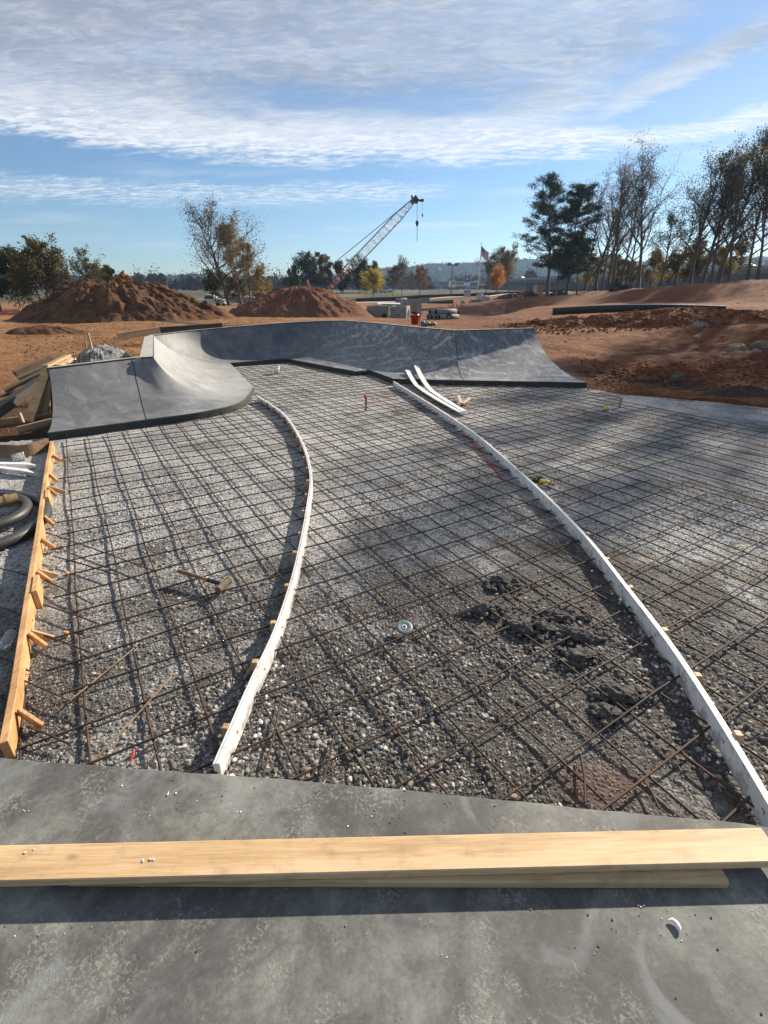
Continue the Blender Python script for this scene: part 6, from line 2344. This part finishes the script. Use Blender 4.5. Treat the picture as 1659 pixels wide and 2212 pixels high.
# lone pair between the piles
TR(497, 662, 462, 76, 'tall thin leaved tree with bare limbs reaching left, between the dirt piles', seed=11, kind_='bare', leaf='brown', nleaf=5600, lsize=.20, width=.50, lean=(-.16, 0), first=.2, nl1=15, trunk_r=.28, stems=1, spread_=1.25)
TR(522, 660, 488, 75, 'upright brown leaved tree right of the bare limbed one', seed=12, kind_='bare', leaf='tan', nleaf=8500, lsize=.21, width=.36, lean=(-.03, 0), first=.22, nl1=14, trunk_r=.24)
TR(540, 660, 518, 78, 'slimmer pale tree at the right of the pair between the piles', seed=13, kind_='bare', leaf='tan', nleaf=3600, lsize=.2, width=.26, lean=(.08, 0), first=.3, nl1=10)
TR(565, 660, 584, 80, 'golden leaved small tree behind the left end of the reddish pile', seed=14, kind_='bush', leaf='gold', nleaf=5200, lsize=.22, width=.42, first=.1, nl1=12)
TR(468, 664, 590, 82, 'dark undergrowth shrub beside the white truck', seed=15, kind_='bush', leaf='dark', nleaf=4200, lsize=.25, width=.5, first=.1, nl1=11)
TR(515, 662, 600, 84, 'olive shrub at the foot of the tree pair', seed=16, kind_='bush', leaf='olive', nleaf=4200, lsize=.25, width=.55, first=.1, nl1=11)
# wood behind the crane foot
for k, (x, yt, lf, w_, lab) in enumerate([(632, 586, 'olive', .42, 'low olive tree at the left end of the wood behind the crane'), (668, 562, 'dark', .44, 'dark rounded tree left of the crane gantry line'), (703, 560, 'olive', .40, 'olive tree just left of the crane boom foot'), (742, 574, 'dark', .36, 'dark slim tree right behind the red boom base'), (776, 568, 'dark', .46, 'dark tree behind the yellow tree'), (808, 576, 'dark', .40, 'dark tree right of the yellow tree top')]):
    TR(x, 642, yt, 135 + 3 * k, lab, seed=30 + k, kind_='leafy', leaf=lf, nleaf=6500, lsize=.42, width=w_, first=.15, nl1=13)
TR(806, 646, 592, 118, 'bright yellow tree right of the crane foot', seed=41, kind_='bush', leaf='yellow', nleaf=6500, lsize=.26, width=.52, first=.18, nl1=15)
TR(868, 642, 572, 132, 'bare grey tree, tallest of the trio left of the light pole', seed=42, kind_='bare', leaf='brown', nleaf=2600, lsize=.26, width=.46, first=.25, nl1=13, bark='bark_grey')
TR(848, 642, 584, 134, 'bare brownish tree at left of the trio', seed=43, kind_='bare', leaf='brown', nleaf=2600, lsize=.28, width=.46, first=.25, nl1=12)
TR(907, 644, 580, 126, 'rusty brown tree at right of the trio', seed=44, kind_='bare', leaf='rust', nleaf=2600, lsize=.25, width=.36, first=.3, nl1=11)
# group by the flag
TR(1050, 640, 560, 124, 'dark bare tree right behind the flagpole', seed=51, kind_='bare', leaf='brown', nleaf=2200, lsize=.26, width=.42, first=.25, nl1=11, lean=(-.08, 0))
TR(1075, 638, 549, 128, 'brown domed tree behind the orange one', seed=52, kind_='leafy', leaf='brown', nleaf=6500, lsize=.28, width=.40, first=.25, nl1=13)
TR(1098, 637, 548, 122, 'tan drooping tree at right of the group near the flag', seed=53, kind_='leafy', leaf='tan', nleaf=6500, lsize=.26, width=.36, first=.25, nl1=13)
TR(1072, 640, 588, 112, 'orange and yellow small tree near the flagpole', seed=54, kind_='bush', leaf='orange', nleaf=5000, lsize=.22, width=.50, first=.2, nl1=14)
# pines
TR(1182, 634, 386, 82, 'tall dark pine with open left side, first of the tree line', seed=61, kind_='pine', leaf='needle', nleaf=30000, lsize=.27, width=.40, first=.24, asp=.30, bark='bark')
TR(1222, 634, 402, 78, 'denser dark pine right beside the tall open one', seed=62, kind_='pine', leaf='needle', nleaf=36000, lsize=.27, width=.38, first=.18, asp=.30, lean=(.03, 0))
TR(1200, 634, 540, 80, 'low dark evergreen at the foot of the two pines', seed=63, kind_='leafy', leaf='dark', nleaf=5000, lsize=.24, width=.5, first=.2, nl1=12)
TR(1246, 632, 520, 76, 'dark trunked small tree right of the pines', seed=64, kind_='leafy', leaf='dark', nleaf=3600, lsize=.24, width=.4, first=.35, nl1=10)
# bare row
for k, (x, y, yt, Y, lx, lf, nl, w_, lab) in enumerate([
        (1262, 631, 392, 86, .0, 'brown', 3600, .22, 'pale leaved bare tree nearest the pines'),
        (1286, 630, 376, 80, -.02, 'brown', 3000, .22, 'bare tree with straight dark trunk, second right of the pines'),
        (1311, 629, 349, 82, -.06, 'rust', 3300, .22, 'bare tree with rusty tuft at its top'),
        (1322, 628, 372, 78, .02, 'brown', 2400, .22, 'thin bare tree crowded right of the rusty topped one'),
        (1336, 627, 352, 80, .03, 'brown', 2800, .22, 'slender bare tree in the middle of the clump'),
        (1350, 627, 395, 76, .07, 'brown', 2000, .22, 'bare tree leaning right in the clump'),
        (1378, 625, 309, 76, .02, 'dark', 5200, .27, 'tallest bare tree with wide crown left of the sky gap'),
        (1298, 630, 430, 88, .0, 'tan', 2200, .22, 'shorter bare tree behind the clump')]):
    TR(x, y, yt, Y, lab, seed=70 + k, kind_='bare', leaf=lf, nleaf=int(nl * .95), lsize=.16, width=w_ * 1.2, first=.3, nl1=14, lean=(lx, 0), trunk_r=.26 if k in (1, 2, 6) else .19)
for k, (x, y, yt, Y, lx, lf, nl, w_, kd, lab) in enumerate([
        (1424, 621, 478, 72, .08, 'dark', 4200, .34, 'leafy', 'dark leaning tree below the sky gap'),
        (1456, 618, 430, 74, .02, 'dark', 3800, .28, 'leafy', 'dark leaved tree right of the sky gap'),
        (1489, 614, 338, 66, .05, 'dark', 6000, .28, 'bare', 'tall dark tree with a branch fork, first of the right stand'),
        (1517, 610, 332, 64, .06, 'brown', 5200, .26, 'bare', 'tall thick trunked tree, second of the right stand'),
        (1536, 608, 345, 68, .0, 'dark', 5200, .26, 'bare', 'thinner tree between the two thick trunks of the right stand'),
        (1551, 606, 300, 62, .07, 'dark', 6500, .27, 'bare', 'big leaning tree, third thick trunk of the right stand'),
        (1575, 606, 322, 66, .0, 'brown', 4600, .26, 'bare', 'dark tree just right of the big leaning one'),
        (1613, 606, 318, 60, .03, 'dark', 5200, .28, 'bare', 'slender tree left of the white car'),
        (1636, 605, 268, 58, .04, 'dark', 5600, .27, 'bare', 'tall tree at the right edge with trunk over the white car'),
        (1668, 604, 262, 60, .02, 'dark', 5600, .28, 'bare', 'tall tree just cut by the right picture edge')]):
    TR(x, y, yt, Y, lab, seed=90 + k, kind_=kd, leaf=lf, nleaf=int(nl * .95), lsize=.17, width=w_ * 1.15, first=.24, nl1=17, lean=(lx - .06 * (x > 1500), 0), trunk_r=.25 if k in (2, 3, 5) else .17)
for k, (x, y, yt, Y, lf, lab) in enumerate([(1275, 630, 560, 92, 'gold', 'golden undergrowth behind the first bare trunks'), (1318, 629, 556, 94, 'gold', 'golden green undergrowth in the middle of the bare clump'), (1352, 627, 565, 92, 'olive', 'olive undergrowth left of the tallest bare tree'), (1402, 624, 548, 90, 'gold', 'golden undergrowth under the sky gap'), (1440, 621, 552, 84, 'gold', 'yellowish undergrowth beside the dark leaning tree'), (1472, 618, 540, 84, 'gold', 'golden green undergrowth left of the right stand'), (1505, 614, 532, 82, 'olive', 'olive undergrowth between the right stand trunks'), (1545, 612, 536, 84, 'gold', 'gold undergrowth behind the big leaning tree'), (1590, 610, 520, 92, 'olive', 'olive undergrowth left of the white car')]):
    TR(x, y + 4, yt, Y, lab, seed=120 + k, kind_='bush', leaf=lf, nleaf=3800, lsize=.30, width=.46, first=.12, nl1=12, group='undergrowth along the tree line')

for k, (x, y, h_, lf) in enumerate([(22.6, 22.0, 13.2, 'brown'), (25.2, 26, 14., 'olive'), (28.5, 30.5, 15., 'brown'), (25.2, 22.4, 13.5, 'olive'), (28.5, 27, 15., 'brown'), (29, 21, 14.5, 'olive'), (32, 33, 15.5, 'brown'), (22.0, 25.4, 15.2, 'olive'), (24.4, 29.2, 16.5, 'brown'), (27.4, 34, 17.5, 'olive')]):
    tree(['thin brown leaved tree nearest the slab, right of the frame', 'olive tree next beyond it, right of the frame', 'brown tree third along, right of the frame', 'olive tree in the second row, right of the frame', 'brown tree in the second row, right of the frame', 'olive tree farthest right beyond the gravel', 'brown tree behind the others, right of the frame', 'taller olive tree standing left in the front row, right of the frame', 'tall brown tree behind the taller olive one, right of the frame', 'tallest olive tree at the back, right of the frame'][k], (x, y, gz(x, y)), h_, seed=150 + k, kind_='bare', leaf=lf, nleaf=8500, lsize=.14, width=.25, first=.25, nl1=14, group='trees just right of the frame')

# distant wood: too far to count
lv = Leaves()
wood = MB()
rs = np.random.RandomState(9)
for k in range(520):
    a = rs.uniform(-.62, .66)
    r_ = rs.uniform(330, 620)
    if -.02 < a < .2 and r_ < 480 and rs.rand() < .6:
        continue
    x, y = math.sin(a) * r_, math.cos(a) * r_
    hh, ww = rs.uniform(6, 13), rs.uniform(4, 8)
    for q in range(4):
        wood.rock((x + rs.normal() * ww * .3, y, 1.2 + hh * rs.uniform(.25, .72)), (ww * .34, ww * .34, hh * .26), k * 5 + q, 1, jag=.3)
    n = 90
    g_ = rs.normal(size=(n, 3)) * np.array([ww * .42, ww * .42, hh * .3]) + np.array([x, y, 1.5 + hh * .5])
    lv.c.extend(g_.tolist())
    lv.s.extend([1.1] * n)
kind(wood.build('distant_crowns', LM['hill']), 'stuff', 'massed far tree crowns along the foot of the hills')
kind(lv.mesh('distant_wood', LM['hill'], 3, None, (0, 0, 0), .9), 'stuff', 'far brown woods along the foot of the hills')

# ------------------------------------------------------------------ hills
xs = np.linspace(-1500, 1500, 900)
ys = np.array([900, 960, 1020, 1080, 1140, 1190, 1230, 1260, 1300, 1400])
skyl = np.array([(-60, 600), (0, 599), (150, 596), (300, 598), (420, 592), (600, 603), (700, 596), (830, 578), (950, 571), (1060, 567), (1145, 561), (1250, 556), (1450, 572), (1600, 556), (1760, 560), (2600, 560)], float)
az_t = [math.atan2(aty(x, 600, 1).x, 1) for x, _ in skyl]
HX, HY = np.meshgrid(xs, ys)
AZ = np.arctan2(HX, HY)
topz = np.interp(AZ.ravel(), az_t, skyl[:, 1]).reshape(AZ.shape)
ridge = CAM_H + (625 - topz) * 1230 / 1270
prof_ = np.clip((HY - 880) / 350, 0, 1)
prof_ = np.where(HY > 1262, .9, np.sin(prof_ * np.pi / 2) ** 1.2)
bump_ = 4.5 * (fbm(HX / 9, HY / 9, 3, 3, .6)) + 5 * fbm(HX / 60, HY / 60, 6, 3)
HZ = ridge * prof_ + bump_ * np.clip(prof_ * 1.5, 0, 1) - 2
m_, g, b_ = newmat('wooded_hill')
v = pos(g)
f = g.m('ADD', g.m('MULTIPLY', g.noise(v, .012, 5., .6), .5), g.m('MULTIPLY', g.noise(v, .11, 4., .7), .5))
g.put(b_.inputs['Base Color'], g.ramp(f, [(.38, (.008, .012, .006)), (.5, (.026, .028, .013)), (.62, (.06, .046, .022))]))
b_.inputs['Roughness'].default_value = 1
b_.inputs['Specular IOR Level'].default_value = 0
bump(g, b_, g.noise(v, .16, 4., .7), 1., 6.)
ho = grid_mesh('hills', HX, HY, HZ, m_)
if ho.data.polygons[100].normal.z < 0:
    ho.data.flip_normals()
kind(ho, 'structure', 'low wooded hills along the horizon')
lv = Leaves()
for k in range(900):
    x = rs.uniform(-1400, 1400)
    i = int(np.abs(xs - x).argmin())
    row = rs.randint(3, 8)
    z = HZ[row, i]
    n = 26
    g_ = rs.normal(size=(n, 3)) * np.array([3.6, 3., 1.9]) + np.array([x, ys[row], z - .6])
    lv.c.extend(g_.tolist())
    lv.s.extend([2.6] * n)
kind(lv.mesh('hill_wood', LM['hill'], 5, None, (0, 0, 0), .9), 'stuff', 'tree tops breaking the skyline of the hills')

# ------------------------------------------------------------------ distant street furniture and buildings
p = aty(974.5, 640, 112)
hp = aty(974.5, 572, 112).z - p.z
root = T('light_pole', 'tall light pole with crossarm of floodlights left of the signs', 'light pole', p[:])
mb = MB()
mb.tube([p - Vector((0, 0, .3)), p + Vector((0, 0, hp))], [.13, .09], 8)
part(mb, 'pole', M['pipe_conc'], root)
mb = MB()
mb.beam(p + Vector((-1.05, 0, hp - .1)), p + Vector((1.05, 0, hp - .1)), .1, .1)
part(mb, 'crossarm', M['dark'], root)
for dx_ in (-.95, -.55, .55, .95):
    mb = MB()
    mb.box(p + Vector((dx_, -.1, hp + .15)), (.32, .3, .36), 0, .04)
    part(mb, 'floodlight', M['dark'], root)
p = aty(1031, 638, 112)
tp_ = aty(1035, 524, 112)
tp_.x = p.x + .12
root = T('flagpole', 'white flagpole right of the signs', 'flagpole', p[:])
mb = MB()
mb.tube([p - Vector((0, 0, .3)), Vector((tp_.x, tp_.y, tp_.z))], [.11, .06], 8)
part(mb, 'pole', M['white_paint'], root)
mb = MB()
mb.lathe([(0, -.1), (.09, -.05), (.1, .02), (.05, .1), (0, .11)], 10, Matrix.Translation(tp_))
part(mb, 'finial', M['brass'], root)
# flag: striped cloth hanging in a light wind
f0 = Vector((tp_.x + .06, tp_.y, aty(1035, 531, 112).z))
flag = T('flag', 'drooping national flag with red and white stripes on the white pole', 'flag', f0[:])
HF, LF_ = 1.75, 2.25


def fp(u, v):
    """u along the fly, v down the hoist"""
    return f0 + Vector((u * LF_ * .70, .14 * math.sin(u * 7 + v * 1.5) * u, -v * HF * (1 - .22 * u) - u * 1.22 - .12 * math.sin(u * 3.1)))


FR, FW, FB = simple('flag_red', (.50, .05, .06), (.42, .04, .05), 3., .8, 0), simple('flag_white', (.74, .72, .70), (.7, .68, .66), 3., .8, 0), simple('flag_blue', (.04, .06, .17), (.035, .05, .14), 3., .8, 0)
for s_ in range(13):
    mb = MB()
    u0 = .42 if s_ < 7 else 0
    us = np.linspace(u0, 1, 13)
    for off in (0, .012):
        vs = []
        for u in us:
            vs += [fp(u, s_ / 13) + Vector((0, off, 0)), fp(u, (s_ + 1) / 13) + Vector((0, off, 0))]
        fs = [(2 * i, 2 * i + 1, 2 * i + 3, 2 * i + 2) for i in range(12)]
        mb.add(vs, fs if off == 0 else [f_[::-1] for f_ in fs], True)
    part(mb, 'stripe', FR if s_ % 2 == 0 else FW, flag)
mb = MB()
us = np.linspace(0, .42, 8)
for off in (0, .012):
    vs = []
    for u in us:
        for v in np.linspace(0, 7 / 13, 4):
            vs.append(fp(u, v) + Vector((0, off, 0)))
    fs = [(4 * i + j, 4 * i + j + 1, 4 * i + 5 + j, 4 * i + 4 + j) for i in range(7) for j in range(3)]
    mb.add(vs, fs if off == 0 else [f_[::-1] for f_ in fs], True)
part(mb, 'canton', FB, flag)
mb = MB()
for i in range(5):
    for j in range(4):
        q = fp(.05 + i * .08, (.07 + j * .125)) + Vector((0, -.01, 0))
        mb.add([q + Vector((math.cos(a) * r_, 0, math.sin(a) * r_)) for a, r_ in [(math.pi / 2 + n_ * math.pi / 5, .055 if n_ % 2 == 0 else .022) for n_ in range(10)]], [tuple(range(10))])
part(mb, 'stars', FW, flag)


def text(body, size, m, name, parent, loc):
    cu = bpy.data.curves.new(name, 'FONT')
    cu.body = body
    cu.size = size
    cu.align_x = 'CENTER'
    cu.align_y = 'CENTER'
    cu.extrude = .01
    cu.offset = .012 * size
    to = bpy.data.objects.new(name, cu)
    C.objects.link(to)
    dg = bpy.context.evaluated_depsgraph_get()
    me = bpy.data.meshes.new_from_object(to.evaluated_get(dg))
    bpy.data.objects.remove(to)
    me.transform(Matrix.Rotation(R(90), 4, 'X'))
    me.materials.clear()
    me.materials.append(m)
    o = bpy.data.objects.new(name, me)
    C.objects.link(o)
    o.parent = parent
    o.location = Vector(loc) - parent.location
    return o


Y_ = 100
p = aty(1008.5, 648, Y_)
zt, zm, zb = aty(1008, 624.5, Y_).z, aty(1008, 635.5, Y_).z, aty(1008, 640.5, Y_).z
root = T('site_sign', 'small white site sign on two posts with dark lettering', 'sign', p[:])
wS = 1.32
for dx_ in (-wS / 2 + .06, wS / 2 - .06):
    mb = MB()
    mb.box((p.x + dx_, p.y + .06, (zt + p.z) / 2 - .1), (.09, .09, zt - p.z + .1), 0)
    part(mb, 'post', M['steel'], root)
mb = MB()
mb.box((p.x, p.y, (zt + zm) / 2), (wS, .04, zt - zm), 0, .005)
part(mb, 'panel', M['white_paint'], root)
mb = MB()
mb.box((p.x, p.y, (zm + zb) / 2 - .05), (wS, .04, zm - zb - .02), 0, .005)
part(mb, 'panel', simple('grey_sign', (.33, .36, .40), (.3, .33, .36), 3., .5, 0), root)
text('telm', .72, M['dark'], 'lettering', root, (p.x, p.y - .032, (zt + zm) / 2 + .0))
mb = MB()
mb.box((p.x, p.y - .028, (zm + zb) / 2 - .05), (1.05, .012, .09), 0)
part(mb, 'text_line', M['white_paint'], root)
Y_ = 210
q0, q1 = aty(1001.5, 618, Y_), aty(1016, 594, Y_)
root = T('pylon_sign', 'white and blue pylon sign with a large letter by the far store', 'sign', (0.5 * (q0.x + q1.x), Y_, q0.z - 2))
wq, hq = q1.x - q0.x, q1.z - q0.z
mb = MB()
mb.box(((q0.x + q1.x) / 2, Y_, (q0.z + q1.z) / 2), (wq, .3, hq), 0, .02)
part(mb, 'panel', M['white_paint'], root)
BLU = simple('sign_blue', (.04, .07, .24), (.035, .06, .2), 3., .5, 0)
mb = MB()
mb.box(((q0.x + q1.x) / 2, Y_ - .17, q1.z - hq * .34), (wq * .94, .06, hq * .60), 0)
part(mb, 'blue_panel', BLU, root)
text('A', 2.0, M['white_paint'], 'lettering', root, ((q0.x + q1.x) / 2, Y_ - .215, q1.z - hq * .34))
for dx_ in (-.7, .7):
    mb = MB()
    mb.box(((q0.x + q1.x) / 2 + dx_, Y_, q0.z - 1.2), (.25, .25, 2.6), 0)
    part(mb, 'post', M['steel'], root)
# far low buildings
DK = simple('far_wall_grey', (.30, .31, .33), (.22, .23, .25), .5, .8, 0)


def shed(name, lab, x0, x1, ytop, ybot, Y, m, rm, dep=14, wins=4):
    a, b = aty(x0, ybot, Y), aty(x1, ytop, Y)
    root = T(name, lab, 'building', ((a.x + b.x) / 2, Y, a.z - 1))
    h = b.z - a.z
    mb = MB()
    mb.box(((a.x + b.x) / 2, Y + dep / 2, a.z + h / 2 - .5), (b.x - a.x, dep, h + 1), 0)
    part(mb, 'wall', m, root)
    mb = MB()
    mb.box(((a.x + b.x) / 2, Y + dep / 2, b.z + .15), (b.x - a.x + .8, dep + .8, .35), 0)
    part(mb, 'roof', rm, root)
    for k in range(wins):
        mb = MB()
        mb.box((a.x + (b.x - a.x) * (k + .5) / wins, Y - .03, a.z + h * .4), ((b.x - a.x) / wins * .55, .1, h * .45), 0)
        part(mb, 'window', M['glass'], root)
    return root


shed('store', 'long low pale store building left of the pylon sign', 985, 1003, 608, 615, 300, M['pale_rock'], M['steel'])
shed('store', 'grey low store building left of the light pole', 944, 972, 609, 615, 320, DK, M['pale_rock'])
shed('store', 'small white building just right of the light pole', 976, 984, 605, 616, 280, M['white_paint'], DK)
shed('store', 'pale low shop right of the flagpole', 1036, 1052, 607, 613, 310, M['pale_rock'], DK)
shed('store', 'grey shop under the flag group of trees', 1016, 1032, 609, 618, 270, DK, M['white_paint'])
shed('house', 'small pale house behind the tree pair between the dirt piles', 484, 545, 645, 662, 110, simple('cream_wall', (.55, .45, .33), (.48, .4, .3), 1., .8, 0), DK, 8, 5)
shed('barn', 'building with blue metal roof behind the left shoulder of the dirt pile', 146, 186, 628, 650, 74, DK, simple('blue_roof', (.12, .20, .36), (.1, .16, .3), 2., .5, 0), 8, 3)
for k, (x, y) in enumerate([(862, 582), (905, 585), (935, 586), (948, 578), (1130, 582)]):
    shed('house', ['white house on the hill above the left of the bare trio', 'white house on the hill above the rusty tree', 'white house on the hill between the rusty tree and the light pole', 'white house highest on the hill left of the light pole', 'white house on the hill right of the flag trees'][k], x, x + 7, y, y + 5, 1050, M['white_paint'], DK, 9, 2)
# overpass at right
A_, B_ = aty(1112, 607, 205), aty(1659, 581, 140)
dr = (B_ - A_)
E_ = B_ + dr * .8
root = T('overpass', 'grey concrete overpass climbing behind the tree line at right', 'bridge', A_[:])
mb = MB()
mb.beam(A_ + Vector((0, 0, -.6)), E_ + Vector((0, 0, -.6)), 9., 1.0, bev=.05)
part(mb, 'deck', M['bark_grey'], root)
dn = dr.normalized()
sdv = Vector((dn.y, -dn.x, 0)).normalized()
if sdv.y > 0:
    sdv = -sdv
mb = MB()
mb.beam(A_ + sdv * 4.3 + Vector((0, 0, .30)), E_ + sdv * 4.3 + Vector((0, 0, .30)), .25, .8, bev=.02)
part(mb, 'barrier', M['grey_conc'], root)
mb = MB()
mb.beam(A_ - sdv * 4.3 + Vector((0, 0, .30)), E_ - sdv * 4.3 + Vector((0, 0, .30)), .25, .8, bev=.02)
part(mb, 'barrier', M['grey_conc'], root)
for k in range(8):
    t = .005 + .0135 * k
    q = A_ + dr * t
    mb = MB()
    for s_ in (-3.4, 3.4):
        qq = q + sdv * s_
        mb.tube([Vector((qq.x, qq.y, .5)), Vector((qq.x, qq.y, q.z - 1.))], .42, 8)
    mb.beam(q + sdv * 4 + Vector((0, 0, -1.3)), q - sdv * 4 + Vector((0, 0, -1.3)), .8, .5)
    part(mb, 'pier', M['grey_conc'], root)
mb = MB()
q0_, q1_ = A_ + dr * .115 + sdv * 4.2, E_ + sdv * 4.2
mb.add([Vector((q0_.x, q0_.y, 0)), Vector((q1_.x, q1_.y, 0)), q1_ + Vector((0, 0, -1.1)), q0_ + Vector((0, 0, -1.1))], [(0, 1, 2, 3)])
part(mb, 'retaining_wall', simple('blue_grey_wall', (.075, .08, .085), (.05, .054, .058), .4, .85, .2, .03), root)


def car(lab, p, rz, L, col, kind_='car', group=None):
    root = T('pickup_truck' if kind_ == 'pickup' else 'car', lab, 'truck' if kind_ == 'pickup' else 'car', p[:], group)
    root.rotation_euler = (0, 0, rz)
    s_ = L / 4.5
    if kind_ == 'pickup':
        side_ = [(-2.25, .45), (2.2, .45), (2.25, .95), (1.15, 1.05), (.55, 1.62), (-.55, 1.65), (-.75, 1.05), (-2.25, 1.05)]
        gl = [(1.0, 1.08), (.52, 1.55), (-.48, 1.57), (-.62, 1.08)]
    else:
        side_ = [(-2.2, .4), (2.2, .4), (2.25, .8), (1.2, .98), (.5, 1.42), (-.9, 1.45), (-1.6, 1.05), (-2.2, .98)]
        gl = [(1.05, 1.0), (.48, 1.36), (-.85, 1.38), (-1.4, 1.02)]
    mb = MB()
    n_ = len(side_)
    vs = []
    for wy, ins in ((-.88, 0), (.88, 0)):
        for x, z in side_:
            k = wy * (.84 if z > 1.2 else 1)
            vs.append((x * s_, k * s_, z * s_))
    mb.add(vs, [tuple(range(n_)), tuple(range(2 * n_ - 1, n_ - 1, -1))] + [(i, n_ + i, n_ + (i + 1) % n_, (i + 1) % n_) for i in range(n_)])
    mb.build('body', col, root)
    mb = MB()
    vs = []
    for wy in (-.87, .87):
        for x, z in gl:
            k = wy * (.87 if z > 1.2 else 1.0)
            vs.append((x * s_, (k + (.02 if wy > 0 else -.02)) * s_, z * s_))
    mb.add(vs, [(0, 1, 2, 3), (7, 6, 5, 4)])
    f_ = gl
    mb.add([(f_[0][0] * s_ + .06, -.75 * s_, f_[0][1] * s_), (f_[1][0] * s_ + .05, -.66 * s_, f_[1][1] * s_), (f_[1][0] * s_ + .05, .66 * s_, f_[1][1] * s_), (f_[0][0] * s_ + .06, .75 * s_, f_[0][1] * s_)], [(0, 1, 2, 3)])
    mb.build('windows', M['glass'], root)
    for x in (-1.4, 1.4):
        for y in (-.8, .8):
            mb = MB()
            Mx = Matrix.Translation((x * s_, y * s_, .34 * s_)) @ Matrix.Rotation(R(90), 4, 'X')
            mb.lathe([(0, -.12), (.2 * s_, -.12), (.34 * s_, -.1), (.34 * s_, .1), (.2 * s_, .12), (0, .12)], 16, Mx)
            mb.build('wheel', M['dark'], root)
    return root


car('white pickup truck parked between the big dirt pile and the tree pair', aty(459, 663, 84), R(-12), 4.9, M['white_paint'], 'pickup')
q = A_ + dr * ((1630 - 1112) / (1659 - 1112))
t_ = .955
q = A_ + dr * t_ + sdv * 2.2
car('white car driving on the overpass behind the right hand trees', q + Vector((0, 0, -.08)), math.atan2(dn.y, dn.x), 4.6, M['white_paint'])
q = A_ + dr * .055 + sdv * 2
car('white car at the far left end of the overpass', q + Vector((0, 0, -.08)), math.atan2(dn.y, dn.x), 4.4, M['white_paint'])
for k, (x, y, lab) in enumerate([(833, 633, 'white car parked beyond the yellow tree'), (822, 634, 'grey car parked left of the white one beyond the yellow tree')]):
    car(lab, aty(x, y, 160), R(10), 4.4, M['white_paint'] if k == 0 else DK)
# dark utility vehicle under the bare trees
p = aty(1338, 631, 70)
root = T('utility_vehicle', 'small dark utility vehicle parked under the bare trees', 'vehicle', p[:])
mb = MB()
mb.box(p + Vector((0, 0, .55)), (2.6, 1.3, .55), .1, .08)
mb.box(p + Vector((-.8, 0, .95)), (.9, 1.2, .3), .1, .06)
part(mb, 'body', M['dark'], root)
mb = MB()
for a in ((-.2, -.6), (.9, -.6), (-.2, .6), (.9, .6)):
    mb.tube([p + Vector((a[0], a[1], .8)), p + Vector((a[0] - .1, a[1], 1.5))], .04, 5)
mb.box(p + Vector((.3, 0, 1.55)), (1.3, 1.3, .08), .1)
part(mb, 'roll_cage', M['dark'], root)
for a in ((-.85, -.65), (.85, -.65), (-.85, .65), (.85, .65)):
    mb = MB()
    mb.lathe([(0, -.14), (.34, -.14), (.36, 0), (.34, .14), (0, .14)], 14, Matrix.Translation(p + Vector((a[0], a[1], .34))) @ Matrix.Rotation(R(90), 4, 'X'))
    part(mb, 'wheel', M['rubber'], root)
# leaning utility pole
p, q = aty(362, 632, 95), aty(358.5, 597, 95)
root = T('utility_pole', 'leaning wooden utility pole right of the big dirt pile', 'utility pole', p[:])
mb = MB()
mb.tube([p - Vector((0, 0, 1)), q], [.14, .09], 7)
part(mb, 'pole', M['bark_grey'], root)
mb = MB()
mb.beam(q + Vector((-.9, 0, -.4)), q + Vector((.9, 0, -.3)), .1, .12)
part(mb, 'crossarm', M['bark_grey'], root)

# ------------------------------------------------------------------ air
mb = MB()
mb.box((0, 0, 61), (3600, 3300, 130))
hm = bpy.data.materials.new('haze')
hm.use_nodes = True
hn = hm.node_tree
hn.nodes.clear()
pv = hn.nodes.new('ShaderNodeVolumePrincipled')
pv.inputs['Color'].default_value = (.42, .66, 1, 1)
pv.inputs['Density'].default_value = HAZE_DENSITY
pv.inputs['Anisotropy'].default_value = .35
ho_ = hn.nodes.new('ShaderNodeOutputMaterial')
hn.links.new(pv.outputs[0], ho_.inputs['Volume'])
kind(mb.build('haze', hm), 'stuff', 'pale autumn haze over the site and hills')
SC.cycles.volume_bounces = 1
SC.cycles.max_bounces = 6
SC.cycles.transparent_max_bounces = 6
